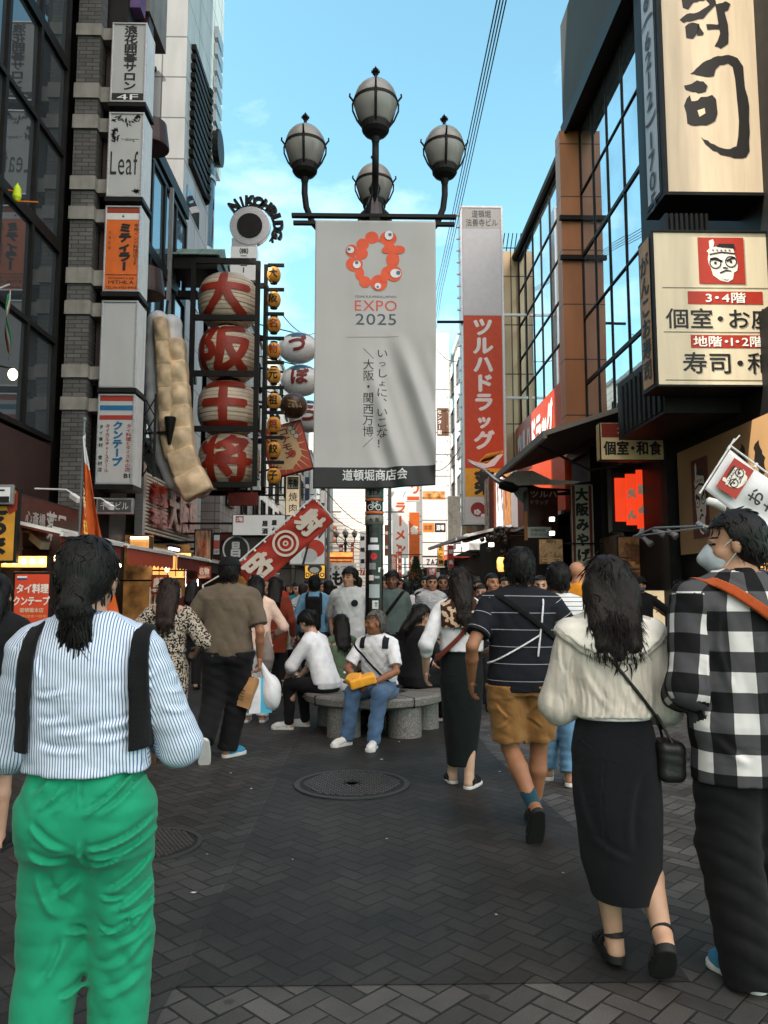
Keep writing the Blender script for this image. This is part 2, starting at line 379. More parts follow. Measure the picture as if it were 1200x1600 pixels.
class Sign:
  """a box sign: housing, face, lettering pieces by colour"""
  def __init__(s, name, label, cat, fr, w, h, depth, house, face, group=None, frame=.03, frame_mat=None, frame_name='frame', face_name='face_panel'):
    s.fr, s.w, s.h = fr, w, h; o, u, v, n = fr
    base = o + u * w / 2 - v * h - n * depth / 2
    s.root = empty(name, base, label, cat, group)
    s.L = {}; s.k = 0
    m = MB(); m.obox(o + u * w / 2 - v * h / 2 - n * (depth / 2 + .004), u * w / 2, v * h / 2, n * depth / 2); s.house = m.build('housing', house, s.root, bevel=min(.012, depth / 6))
    m = MB(); c = o + u * w / 2 - v * h / 2
    fw = frame
    V = [o + u * fw - v * fw, o + u * (w - fw) - v * fw, o + u * (w - fw) - v * (h - fw), o + u * fw - v * (h - fw)]
    m.add([p + n * .0 for p in V], [(0, 3, 2, 1)])
    s.face = m.build(face_name, face, s.root)
    if frame_mat:
      m = MB(); t = frame / 2
      m.obox(o + u * w / 2 - v * t, u * w / 2, v * t, n * .02); m.obox(o + u * w / 2 - v * (h - t), u * w / 2, v * t, n * .02)
      m.obox(o + u * t - v * h / 2, u * t, v * (h / 2 - 2 * t), n * .02); m.obox(o + u * (w - t) - v * h / 2, u * t, v * (h / 2 - 2 * t), n * .02)
      m.build(frame_name, frame_mat, s.root, bevel=.004)
  def mb(s, col, name='lettering'):
    k = (name, ink(col).name)
    if k not in s.L: s.L[k] = MB()
    return s.L[k]
  def text(s, t, x, y, w, h, col, mode='h', bold=.0, lay=1, fit=True, name='lettering'):
    s.mb(col, name).text(t, s.fr, x * s.w, -y * s.h, w * s.w, h * s.h, 0, mode, bold, .004 * lay, fit); return s
  def rect(s, x, y, w, h, col, lay=1, name='panel'):
    X, Yy, Wd, H = x * s.w, -y * s.h, w * s.w, h * s.h
    s.mb(col, name).flat([(X, Yy), (X, Yy - H), (X + Wd, Yy - H), (X + Wd, Yy)], s.fr, 0, .004 * lay); return s
  def poly(s, pts, col, lay=1, name='motif'):
    s.mb(col, name).flat([(a * s.w, -b * s.h) for a, b in pts], s.fr, 0, .004 * lay); return s
  def disc(s, x, y, r, col, lay=1, name='motif', rx=None):
    s.mb(col, name).disc((x * s.w, -y * s.h), r, s.fr, 0, .004 * lay, rx=rx); return s
  def done(s):
    for (nm, mn), mb in s.L.items():
      if mb.f: mb.build(nm, MATS[mn], s.root)
    return s.root
  def bracket(s, pts, m, w=.05):
    b = MB()
    for a, c in pts: b.bar(a, c, w, w)
    b.build('bracket', m, s.root); return s
M_black = mat('black_steel', (.010, .0095, .009), rough=.5, spec=.15, var=.3, scale=5, bump=.1, bscale=60, dirt=.0)
M_blackgloss = mat('black_paint', (.008, .008, .009), rough=.22, var=.3)
M_dark = mat('dark_cladding', (.016, .014, .013), rough=.6, spec=.15, var=.35, scale=1.5, dirt=.4)
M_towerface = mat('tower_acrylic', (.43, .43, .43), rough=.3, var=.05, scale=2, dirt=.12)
M_maroon = mat('maroon_steel', (.035, .014, .012), rough=.5, var=.3, scale=2)
M_steel = mat('brushed_steel', (.42, .42, .43), rough=.35, metal=.8, var=.15, stretch=(1, 1, 8))
M_grey = mat('grey_paint', (.22, .22, .225), rough=.5, var=.15, dirt=.35)
M_white = mat('white_paint', (.72, .72, .71), rough=.45, var=.06, dirt=.2)
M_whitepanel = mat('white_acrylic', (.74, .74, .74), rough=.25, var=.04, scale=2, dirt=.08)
M_greypanel = mat('faded_acrylic', (.46, .46, .48), rough=.3, var=.06, scale=2, dirt=.1)
M_cream = mat('cream_panel', (.62, .49, .345), rough=.35, var=.10, scale=1.6, stretch=(6, 6, .6), bump=.03)
M_red = mat('red_paint', (.46, .05, .014), rough=.4, var=.12)
M_darkred = mat('dark_red_cloth', (.16, .022, .016), rough=.8, var=.25, bump=.2)
M_orange = mat('orange_panel', (.62, .13, .022), rough=.35, var=.12)
M_conc = mat('concrete', (.20, .195, .185), rough=.85, var=.2, scale=2.5, bump=.25, dirt=.5)
M_stone = mat('pale_stone', (.25, .235, .21), rough=.8, var=.18, scale=4, bump=.2, dirt=.35)
M_granite = mat('speckled_granite', (.155, .147, .135), rough=.6, var=.55, scale=70, bump=.15, bscale=90)
M_glassdark = glass_mat('dark_office_glass', (.10, .12, .135), rough=.02, metal=.55)
M_glasssky = glass_mat('reflective_curtain_glass', (.66, .72, .76), rough=.015, metal=.95, wob=.03)
M_glassblue = glass_mat('blue_tinted_glass', (.18, .25, .30), rough=.05, metal=.6)
M_glasswin = glass_mat('window_glass', (.05, .06, .07), rough=.04, metal=.35)
M_brick = tile_mat('dark_grey_brick', (.105, .10, .095), .24, .075, joint=(.03, .03, .03), gap=.12, var=.25, rough=.7, offset=.5, dirt=.25)
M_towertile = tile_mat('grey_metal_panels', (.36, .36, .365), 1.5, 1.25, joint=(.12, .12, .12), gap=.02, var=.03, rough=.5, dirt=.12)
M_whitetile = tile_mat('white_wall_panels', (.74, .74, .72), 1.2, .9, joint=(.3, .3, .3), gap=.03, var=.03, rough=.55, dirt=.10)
M_creamtile = tile_mat('cream_wall_tiles', (.62, .58, .50), .9, .45, joint=(.28, .26, .22), gap=.05, var=.05, rough=.6, dirt=.12)
M_beigepanel = tile_mat('beige_metal_panels', (.56, .42, .25), 1.35, 1.9, joint=(.10, .07, .04), gap=.018, var=.08, rough=.28, dirt=.15, metal=.35)
M_rust = tile_mat('rust_orange_panels', (.40, .155, .06), 3.0, 1.5, joint=(.06, .03, .02), gap=.012, var=.05, rough=.5, dirt=.15)
M_greytile = tile_mat('grey_wall_tiles', (.24, .23, .22), .6, .3, joint=(.08, .08, .08), gap=.05, var=.12, rough=.6, dirt=.3)
M_plaster = mat('old_plaster', (.30, .28, .25), rough=.85, var=.2, scale=1.2, bump=.2, dirt=.5)
M_copper = tile_mat('green_copper_roof', (.17, .25, .19), .5, .16, joint=(.05, .07, .05), gap=.1, var=.15, rough=.6, dirt=.3)
M_bulb = mat('warm_bulb', (1, .72, .40), emit=4, var=0)
M_warm = mat('warm_lit_panel', (1.0, .50, .14), emit=.42, var=.35, scale=1.5)
M_warmdim = mat('warm_lit_wall', (.80, .40, .12), emit=.22, var=.4, scale=2)
M_tube = mat('white_tube_light', (1, .97, .9), emit=3.5, var=0)
M_redlit = mat('red_lit_panel', (.80, .05, .012), emit=.26, var=.15, scale=1)
M_canvas = mat('awning_cloth', (.035, .022, .017), rough=.85, var=.3, scale=3, stretch=(6, 1, 1), bump=.15)
M_wood = mat('dark_wood', (.09, .045, .022), rough=.6, var=.35, scale=3, stretch=(1, 1, 8))
M_skin_lamp = mat('frosted_lamp_glass', (.24, .23, .215), rough=.28, var=.12, scale=3, dirt=.25)
def sheet(name, x0, x1, y0, y1, z, m):
  b = MB().add([(x0, y0, z), (x1, y0, z), (x1, y1, z), (x0, y1, z)], [(0, 1, 2, 3)]); o = b.build(name, m); tag(o, kind='structure'); return o
sheet('ground', -500, 500, -80, 900, -.03, mat('far_ground', (.06, .06, .06), rough=.9))
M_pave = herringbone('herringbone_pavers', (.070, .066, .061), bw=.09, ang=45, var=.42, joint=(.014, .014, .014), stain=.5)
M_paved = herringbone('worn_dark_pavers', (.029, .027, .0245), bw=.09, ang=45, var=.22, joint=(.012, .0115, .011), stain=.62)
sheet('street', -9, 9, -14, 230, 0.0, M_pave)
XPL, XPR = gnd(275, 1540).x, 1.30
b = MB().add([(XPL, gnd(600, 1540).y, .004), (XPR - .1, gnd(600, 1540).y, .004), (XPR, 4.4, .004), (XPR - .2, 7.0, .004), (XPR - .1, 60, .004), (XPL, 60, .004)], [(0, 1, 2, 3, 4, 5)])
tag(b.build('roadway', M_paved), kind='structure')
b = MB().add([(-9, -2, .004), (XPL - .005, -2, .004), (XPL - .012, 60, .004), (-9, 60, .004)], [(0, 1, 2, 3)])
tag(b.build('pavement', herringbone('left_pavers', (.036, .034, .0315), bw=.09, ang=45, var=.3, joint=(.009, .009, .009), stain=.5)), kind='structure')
for yy, w in ((13.6, .12), (22, .12)):
  b = MB().add([(-4.8, yy, .009), (-1.2, yy, .009), (-1.2, yy + w, .009), (-4.8, yy + w, .009)], [(0, 1, 2, 3)]); tag(b.build('kerb_stones', M_stone), kind='structure')
lit = MB()
for _ in range(34):
  x, y = random.uniform(-1.6, 2.2), random.uniform(2.6, 10); s = random.uniform(.004, .011); a = random.uniform(0, 3)
  lit.add([(x + math.cos(a + q * 1.57) * s * (1 + .8 * (q % 2)), y + math.sin(a + q * 1.57) * s, .0105 + .004 * random.random()) for q in range(4)], [(0, 1, 2, 3)])
tag(lit.build('paper_litter', cm_('litter_paper', (205, 203, 198))), kind='stuff')
def manhole(px, py, r, label):
  c = gnd(px, py); c.z = .006
  o = empty('manhole_cover', c, label, 'manhole cover', 'manhole covers in the paving')
  m = MB(); m.lathe([(r * .9, .002), (r * .9, .006), (.0, .006)], c, 40)
  iron = mat('cast_iron', (.010, .010, .010), rough=.6, var=.3, scale=20, metal=.1)
  for i in range(-11, 12):
    for j in range(-11, 12):
      x, y = (i + .5 * (j % 2)) * r * .085, j * r * .08
      q = math.hypot(x, y)
      if r * .16 < q < r * .82: m.box(c.x + x - .028 * r, c.x + x + .028 * r, c.y + y - .026 * r, c.y + y + .026 * r, c.z + .006, c.z + .016, 1)
  m.lathe([(r * .13, .006), (r * .13, .011), (r * .1, .011), (r * .1, .006)], c, 24)
  m.build('lid', [iron, mat('worn_studs', (.075, .073, .07), rough=.38, metal=.4)], o)
  m = MB(); m.lathe([(r * .91, .002), (r * .91, .010), (r, .010), (r, .0)], c, 40); m.build('rim', mat('worn_iron', (.05, .05, .05), rough=.45, metal=.4), o)
manhole(550, 1227, .43, 'round patterned iron manhole cover in the middle of the paving')
manhole(232, 1322, .30, 'small iron manhole cover beside the green trousers')
manhole(1085, 1180, .24, 'small iron manhole cover at the right by the black handbag')
def building(name, label, cat='building', loc=(0, 0, 0), group=None): return empty(name, loc, label, cat, group)
def blk(root, nm, m, *bx, bevel=0):
  for q in bx: o = MB().box(*q).build(nm, m, root, bevel=bevel)
  return o
def curtain(root, fr, w, h, cols, rows, gm, mm, mw=.07, tilt=.006, thick=.09, heavy=None):
  """glass bays in a mullion grid on frame fr; each bay a part of its own"""
  o, u, v, n = fr
  for i in range(cols):
    for j in range(rows):
      x0, x1 = w * i / cols, w * (i + 1) / cols; y0, y1 = h * j / rows, h * (j + 1) / rows
      ta, tb = random.uniform(-tilt, tilt), random.uniform(-tilt, tilt)
      P = []
      for (a, c) in ((x0, y0), (x0, y1), (x1, y1), (x1, y0)):
        P.append(o + u * a - v * c + n * ((a - (x0 + x1) / 2) * ta + (c - (y0 + y1) / 2) * tb))
      MB().add(P, [(0, 1, 2, 3)]).build('window', gm, root)
  m = MB()
  for i in range(cols + 1):
    a = w * i / cols; m.obox(o + u * a - v * h / 2 + n * .012, u * mw / 2, v * h / 2, n * thick / 2)
  for j in range(rows + 1):
    t = mw * (2.4 if heavy and j in heavy else 1)
    m.obox(o + u * w / 2 - v * (h * j / rows) + n * .016, u * w / 2, v * t / 2, n * thick / 2)
  m.build('mullions', mm, root)
def windows(root, fr, w, h, cols, rows, ww, wh, gm, fm, top=.6, bot=.6, depth=.12):
  """separate framed windows: each a part (frame) with its pane as a sub-part"""
  o, u, v, n = fr
  for i in range(cols):
    for j in range(rows):
      cx = w * (i + .5) / cols; cy = top + (h - top - bot) * (j + .5) / rows
      c = o + u * cx - v * cy
      m = MB(); t = .06
      m.obox(c + v * (wh / 2 + t / 2) + n * .02, u * (ww / 2 + t), v * t / 2, n * .06); m.obox(c - v * (wh / 2 + t / 2) + n * .04, u * (ww / 2 + t), v * t / 2, n * .08)
      for sg in (-1, 1): m.obox(c + u * sg * (ww / 2 + t / 2) + n * .02, u * t / 2, v * wh / 2, n * .06)
      m.obox(c + n * .015, u * .02, v * wh / 2, n * .03)
      f = m.build('window', fm, root)
      a, bb = random.uniform(-.004, .004), random.uniform(-.004, .004)
      MB().add([c - u * ww / 2 - v * wh / 2 + n * (.005 + a), c + u * ww / 2 - v * wh / 2 + n * (.005 - a), c + u * ww / 2 + v * wh / 2 + n * (.005 + bb), c - u * ww / 2 + v * wh / 2 + n * (.005 - bb)], [(0, 1, 2, 3)]).build('pane', gm, f)
for (x0, x1, y0, y1, z, m, lab) in ((-14, -5.3, -9, 6, 15, M_creamtile, 'cream tiled block on the left behind the viewer'),):
  r = building('office_building', lab); blk(r, 'wall', m, (x0, x1, y0, y1, 0, z)); windows(r, frL(-8, z, -5.3), 13, z, 4, 4, 2.2, 1.8, M_glasswin, M_black, 1, 4)
r = building('glass_office', 'dark mirrored glass office block at the left edge')
blk(r, 'wall', M_dark, (-14, -5.33, 6.3, 12.5, 0, 30))
curtain(r, frL(6.3, 23.5, -5.23), 6.2, 19.6, 6, 12, M_glassdark, M_black, mw=.08, tilt=.010, heavy=(2, 4, 6, 8, 10))
blk(r, 'shop_front', M_maroon, (-5.31, -5.19, 6.3, 12.5, 2.4, 3.8))
blk(r, 'cornice', M_black, (-5.4, -5.1, 6.3, 12.5, 23.5, 30.1))
r = building('brick_building', 'dark building with grey brick pier and stone cross beams on the left')
blk(r, 'wall', M_dark, (-12, -4.80, 14.3, 15.2, 0, 29), (-12, -5.4, 12.52, 14.3, 0, 29))
blk(r, 'brick_pier', M_brick, (-5.20, -4.80, 12.9, 13.2, 0, 18.9))
zs = []
for ys in ((45, 63), (137, 160), (186, 207), (281, 302), (328, 348), (423, 447), (474, 495), (573, 593), (623, 643)):
  z1, z0 = at(150, ys[0], 13).z, at(150, ys[1], 13).z; zs.append((z0, z1))
  blk(r, 'stone_beam', M_stone, (-4.778, -4.40, 12.98, 13.25, z0, z1));
  blk(r, 'pier_block', M_stone, (-5.22, -4.78, 12.86, 13.22, z0, z1))
for k in range(len(zs) - 1):
  z1, z0 = zs[k][0], zs[k + 1][1]
  if z1 - z0 < .45: continue
  MB().add([(-4.69, 13.3, z0 + .05), (-4.54, 13.3, z0 + .05), (-4.54, 13.3, z1 - .05), (-4.69, 13.3, z1 - .05)], [(0, 1, 2, 3)]).build('window', glass_mat('sky_lit_window', (.40, .50, .58), metal=.8), r)
  blk(r, 'window_frame', M_maroon, (-4.79, -4.70, 13.22, 13.36, z0, z1)); blk(r, 'window_rail', M_black, (-4.69, -4.54, 13.27, 13.295, (z0 + z1) / 2 - .02, (z0 + z1) / 2 + .02))
blk(r, 'inner_wall', M_dark, (-5.39, -4.5, 13.4, 14.29, 0, 20))
blk(r, 'overhang', M_brick, (-5.4, -5.0, 12.6, 13.3, 12.2, 15))
blk(r, 'side_wall', M_conc, (-4.79, -4.25, 13.9, 15.1, 12.6, 20))
blk(r, 'purple_curtain', mat('purple_cloth', (.10, .06, .16), rough=.8, var=.3), (-4.70, -4.3, 13.5, 13.8, 12.35, 14))
for z in (10.1, 7.1):
  b = MB(); b.lathe([(0, 0), (.36, 0), (.36, .06), (.30, .5), (0, .5)], (-4.3, 14.4, z), 24); b.build('rounded_canopy', M_maroon, r)
blk(r, 'steel_post', M_maroon, (-4.5, -4.28, 14.0, 14.3, 3.4, 12.6))
r = building('dark_shop_block', 'low dark steel shop block with long windows behind the sign tower')
blk(r, 'wall', M_dark, (-12, -5.25, 15.22, 20.95, 0, 12.1)); blk(r, 'roof_edge', M_black, (-5.4, -5.1, 15.22, 20.95, 11.9, 12.25))
curtain(r, frL(15.3, 11.7, -5.19), 5.6, 6.8, 5, 3, M_glassblue, M_black, mw=.12, heavy=(1, 2))
blk(r, 'drain_pipe', M_grey, (-5.15, -5.05, 16.6, 16.7, 4, 11.8), (-5.15, -5.05, 19.0, 19.1, 4, 11.8))
r = building('white_tower', 'tall pale panelled tower with slotted side bay on the left')
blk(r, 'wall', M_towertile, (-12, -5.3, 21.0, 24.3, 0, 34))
blk(r, 'pipe', M_black, (-6.30, -6.25, 20.9, 20.98, 8, 16.4), (-6.30, -6.15, 20.9, 20.98, 16.4, 16.5))
b = MB()
for k in range(13): b.lathe([(.1, 0), (.30, 0), (.34, .16), (.1, .16)], (-5.42, 23.7, 13.9 + k * .30), 20, a0=-1.5, a1=1.5); b.box(-5.31, -5.16, 21.5, 23.7, 13.9 + k * .30, 14.06 + k * .30)
b.build('louvre_bay', M_dark, r)
blk(r, 'slot_window', M_glassdark, (-5.31, -5.28, 21.4, 23.0, 12.6, 13.2), (-5.31, -5.28, 21.4, 23.2, 10, 11.2))
blk(r, 'roof_box', M_towertile, (-11, -6, 21.6, 23.8, 34, 36))
r = building('white_corner_tower', 'white corner tower with curved dark glass bay below')
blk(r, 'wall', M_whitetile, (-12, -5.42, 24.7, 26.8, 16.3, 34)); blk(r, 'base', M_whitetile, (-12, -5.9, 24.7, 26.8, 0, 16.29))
b = MB(); b.lathe([(.50, 9.5), (.50, 16.28)], (-5.87, 25.6, 0), 24, a0=-1.57, a1=1.57); b.build('window', M_glassdark, r, smooth=True)
b = MB()
for z in (11.0, 13.0, 15.6): b.lathe([(.46, z), (.54, z), (.54, z + .12), (.46, z + .12)], (-5.87, 25.6, 0), 24, a0=-1.57, a1=1.57)
b.build('bay_band', M_steel, r)
sg = MB()
fr = frL(25.1, 21.0, -4.93); V, Fc = text2d('SHOPPING', 5.4, .9, 'h', .04)
for k in range(7): sg.box(-5.41, -5.30, 25.2, 26.2, 17.0 + k * .62, 17.42 + k * .62)
sg.build('wall_letters', M_steel, r); b = MB(); b.lathe([(.45, -.1), (.62, -.1), (.62, .1), (.45, .1)], (-5.30, 25.7, 16.9), 20, axis=(1, 0, 0)); b.build('ring_emblem', M_black, r)
FM = [M_creamtile, M_greytile, M_plaster, M_whitetile, M_conc]
left_labels = ['cream tiled', 'grey tiled', 'plastered', 'white panelled', 'concrete']
yy = 27.0; k = 0
while yy < 110:
  w = random.uniform(6, 10); z = [13.2, 12.6, 15.4, 13.0, 16, 14, 17.5, 15, 16, 18, 16, 14][k % 12]; mi = (k * 2 + 1) % 5
  nth = ['first', 'second', 'third', 'fourth', 'fifth', 'sixth', 'seventh', 'eighth', 'ninth', 'tenth', 'eleventh', 'twelfth'][k]
  r = building('shop_building', '%s shop building, %s of the left row past the lanterns' % (left_labels[mi], nth), group='shop buildings along the left side')
  xf = -5.25 + random.uniform(-.25, .1)
  blk(r, 'wall', FM[mi], (-13, xf, yy, yy + w - .05, 0, z)); blk(r, 'roof_edge', M_grey, (-13.1, xf + .12, yy, yy + w - .05, z, z + .25))
  if yy < 60: windows(r, frL(yy, z, xf), w, z, 3, 4, 1.2, 1.3, M_glasswin, M_black, .7, 4.2)
  blk(r, 'shop_front', M_dark, (xf - .2, xf + .06, yy + .2, yy + w - .3, .2, 3.2)); blk(r, 'shop_canopy', [M_darkred, M_canvas, M_red, M_grey][k % 4], (xf, xf + 1.0, yy + .3, yy + w - .4, 3.2, 3.5))
  yy += w; k += 1
r = building('restaurant_building', 'black clad restaurant building with mirrored windows and rust pillar on the right')
blk(r, 'wall', M_dark, (5.82, 14, 9.0, 20.3, 0, 17))
blk(r, 'front_wall', M_black, (5.3, 5.81, 8.6, 15.1, 0, 5.2), (5.45, 5.81, 8.6, 14.6, 5.2, 13.7))
blk(r, 'fascia', mat('charcoal_panel', (.046, .046, .046), rough=.75, spec=.2, var=.12, scale=.8, dirt=.2), (5.36, 5.81, 8.6, 19.95, 14.05, 17.2))
blk(r, 'soffit', M_black, (5.39, 5.81, 8.6, 19.9, 13.9, 14.04)); blk(r, 'fascia_trim', M_black, (5.30, 5.38, 8.6, 19.97, 13.8, 14.2))
curtain(r, frR(19.6, 13.8, 5.72), 4.5, 8.7, 4, 5, M_glasssky, M_black, mw=.04, tilt=.004, thick=.035, heavy=(2, 4))
blk(r, 'rust_pillar', M_rust, (5.17, 5.72, 19.62, 20.1, 4.9, 13.88))
blk(r, 'pillar_bracket', M_black, (5.10, 5.8, 19.50, 19.60, 11.3, 11.42), (5.10, 5.8, 19.50, 19.60, 10.2, 10.32))
blk(r, 'window_sill', M_maroon, (5.2, 5.8, 15.1, 19.6, 4.75, 5.05))
blk(r, 'awning', M_canvas, ) if False else None
b = MB(); A = [Vector((5.28, 14.2, 5.0)), Vector((5.28, 19.6, 5.0)), Vector((3.27, 19.1, 4.3)), Vector((3.27, 13.9, 4.3))]
b.add([p + Vector((0, 0, d)) for d in (0, .04) for p in A], [(0, 1, 2, 3), (7, 6, 5, 4), (0, 3, 7, 4), (3, 2, 6, 7), (2, 1, 5, 6), (1, 0, 4, 5)])
aw = b.build('awning', M_canvas, r)
b = MB(); b.bar((3.25, 13.85, 4.3), (3.25, 19.15, 4.3), .07, .14); b.bar((5.25, 13.88, 4.98), (3.27, 13.86, 4.33), .05, .09); b.build('awning_bar', cm_('taupe_bar', (120, 112, 104)), aw)
b = MB()
for y in (14.6, 18.6): b.tube([(5.3, y, 3.9), (4.3, y, 3.75), (3.27, y, 4.25)], .025)
b.build('awning_arm', M_black, aw)
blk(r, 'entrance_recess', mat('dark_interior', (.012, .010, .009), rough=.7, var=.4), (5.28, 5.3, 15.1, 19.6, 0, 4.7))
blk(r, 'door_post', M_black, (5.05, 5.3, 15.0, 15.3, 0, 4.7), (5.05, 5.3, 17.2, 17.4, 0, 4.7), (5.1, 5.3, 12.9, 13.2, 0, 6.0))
blk(r, 'poster_wall', mat('brown_poster_wall', (.10, .06, .035), rough=.6, var=.6, scale=3), (5.2, 5.27, 15.4, 17.1, .9, 2.6))
r = building('drugstore_building', 'drugstore building with mirrored window wall and red fascia')
blk(r, 'wall', M_dark, (5.75, 14, 20.35, 27.9, 3.6, 14.0), (6.6, 14, 20.35, 27.9, 0, 3.59))
curtain(r, frR(27.8, 13.8, 5.66), 7.4, 6.4, 6, 5, M_glasssky, M_black, mw=.05, tilt=.004, thick=.035)
b = MB(); b.tube([(5.6, 20.4, 14.05), (5.6, 28.0, 14.05)], .16, 10); b.build('roof_gutter', M_black, r)
blk(r, 'red_fascia', M_red, (5.45, 5.65, 20.4, 27.8, 5.4, 7.35)); blk(r, 'fascia_edge', M_white, (5.43, 5.65, 20.3, 20.39, 5.0, 7.4))
b = MB(); b.text('ツルハドラッグ', frR(27.4, 7.1, 5.45), 0, 0, 5.2, 1.3, 0, 'h', .06, .012); b.build('wall_lettering', ink((235, 232, 230)), r)
blk(r, 'shop_front', M_red, (5.3, 5.5, 20.4, 27.8, 3.6, 5.39)); blk(r, 'shop_recess', M_dark, (6.5, 6.6, 20.4, 27.8, 0, 3.6)); blk(r, 'rail', M_steel, (5.2, 5.28, 20.5, 27.6, 3.5, 3.6))
r = building('beige_building', 'beige metal panelled building standing behind the red drugstore sign')
blk(r, 'wall', M_beigepanel, (5.1, 13, 28.0, 33.0, 3.6, 14.3), (5.8, 13, 28.0, 33, 0, 3.59)); blk(r, 'roof_box', M_plaster, (6.1, 6.8, 29, 31, 14.3, 15.6))
b = MB()
for q in range(6): b.tube([(5.1 + q * .16, 28.6, 14), (5.3 + q * .16, 28.6, 15.3)], .02)
b.tube([(5.1, 28.6, 14.7), (6.2, 28.6, 14.7)], .02); b.build('roof_railing', M_black, r)
yy = 33.2; k = 0
while yy < 112:
  w = random.uniform(7, 11); z = [15.4, 16.5, 16.3, 15, 17, 16, 18, 16][k % 8]; mi = [3, 3, 0, 3, 0, 4, 3, 0][k % 8]
  nth = ['first', 'second', 'third', 'fourth', 'fifth', 'sixth', 'seventh', 'eighth', 'ninth', 'tenth', 'eleventh', 'twelfth'][k]
  r = building('shop_building', '%s shop building, %s of the right row past the drugstore' % (left_labels[mi], nth), group='shop buildings along the right side')
  xf = 5.42 + [0, .1, -.1][k % 3]
  blk(r, 'wall', FM[mi], (xf, 14, yy, yy + w - .05, 0, z)); blk(r, 'roof_edge', M_white, (xf - .15, 14, yy, yy + w - .05, z, z + .3))
  if yy < 70: windows(r, frR(yy + w, z, xf), w, z, 3, 5, 1.5, 1.2, M_glasswin, M_grey, .6, 4.2)
  blk(r, 'shop_front', M_dark, (xf - .06, xf + .2, yy + .2, yy + w - .3, .2, 3.2)); blk(r, 'shop_canopy', [M_white, M_red, M_canvas][k % 3], (xf - 1.0, xf, yy + .3, yy + w - .4, 3.2, 3.5))
  yy += w; k += 1
r = building('distant_tower', 'distant pale banded tower closing the end of the street')
blk(r, 'wall', tile_mat('banded_cladding', (.66, .60, .54), 40, .8, joint=(.36, .30, .26), gap=.12, var=.02, rough=.6), (-8, 3, 165, 180, 0, 25))
r = building('distant_block', 'distant white block at the end of the street'); blk(r, 'wall', M_whitetile, (3.2, 16, 150, 175, 0, 17), ); blk(r, 'roof_box', M_grey, (5, 9, 152, 160, 17, 19))
r = building('distant_block', 'distant grey block at the left end of the street'); blk(r, 'wall', M_plaster, (-22, -8.2, 150, 175, 0, 19)); blk(r, 'roof_box', M_white, (-16, -10, 152, 160, 19, 21))
LX, LY = at(585, 800, 8.25).x, 8.25
def zat(py, Y=LY): return at(585, py, Y).z
def lamp_head(I, G, c, k=1.0):
  """globe lamp, c = bottom of the cup"""
  c = Vector(c); r = .222 * k; q_ = lambda pr: [(a * k, z * k) for a, z in pr]
  I.lathe(q_([(.035, -.05), (.05, 0), (.115, .035), (.140, .065), (.146, .125), (.136, .13)]), c, 18)
  zr = .33 * k
  G.lathe([(r * (.62 + .38 * math.sin(math.pi / 2 * i / 10)), .12 * k + (zr - .12 * k) * i / 10) for i in range(11)] + [(r * math.cos(a), zr + .205 * k * math.sin(a)) for a in [(i + 1) * math.pi / 2 / 10 for i in range(9)]] + [(.002, zr + .205 * k)], c, 28)
  I.lathe([(r * .99, zr - .012 * k), (r * 1.025, zr - .012 * k), (r * 1.025, zr + .014 * k), (r * .99, zr + .014 * k)], c, 28)
  I.lathe(q_([(.075, .515), (.05, .54), (.02, .55), (.017, .585), (.028, .598), (.011, .612), (.01, .632), (.022, .644), (.002, .675)]), c, 12)
  for q in range(3): d = Vector((math.cos(q * 1.05), math.sin(q * 1.05), 0)) * .045 * k; I.bar(c + d + Z_ * .62 * k, c - d + Z_ * .62 * k, .02 * k, .018 * k)
  for q in range(4):
    a = q * math.pi / 2 + math.pi / 2; d = Vector((math.cos(a), math.sin(a), 0))
    I.bar(c + d * r * .70 + Z_ * .13 * k, c + d * r * 1.01 + Z_ * zr, .028 * k, .018 * k); p = c + d * r * .98 + Z_ * (zr + .05 * k)
    I.add([p + d.cross(Z_) * .024 * k - Z_ * .05 * k, p + Z_ * .06 * k - d * .02 * k, p - d.cross(Z_) * .024 * k - Z_ * .05 * k, p + d * .02 * k - Z_ * .04 * k], [(0, 1, 3), (1, 2, 3), (0, 2, 1)])
    a -= math.pi / 2; d = Vector((math.cos(a), math.sin(a), 0))
    I.tube([c + d * rr * k + Z_ * zz * k for rr, zz in ((.13, .09), (.19, .16), (.235, .25), (.238, .31), (.228, .335), (.245, .36), (.268, .385), (.264, .41))], .010 * k, 6)
def tall(b, z0, k):
  b.v = [(x, y, z0 + (z - z0) * k) for x, y, z in b.v]
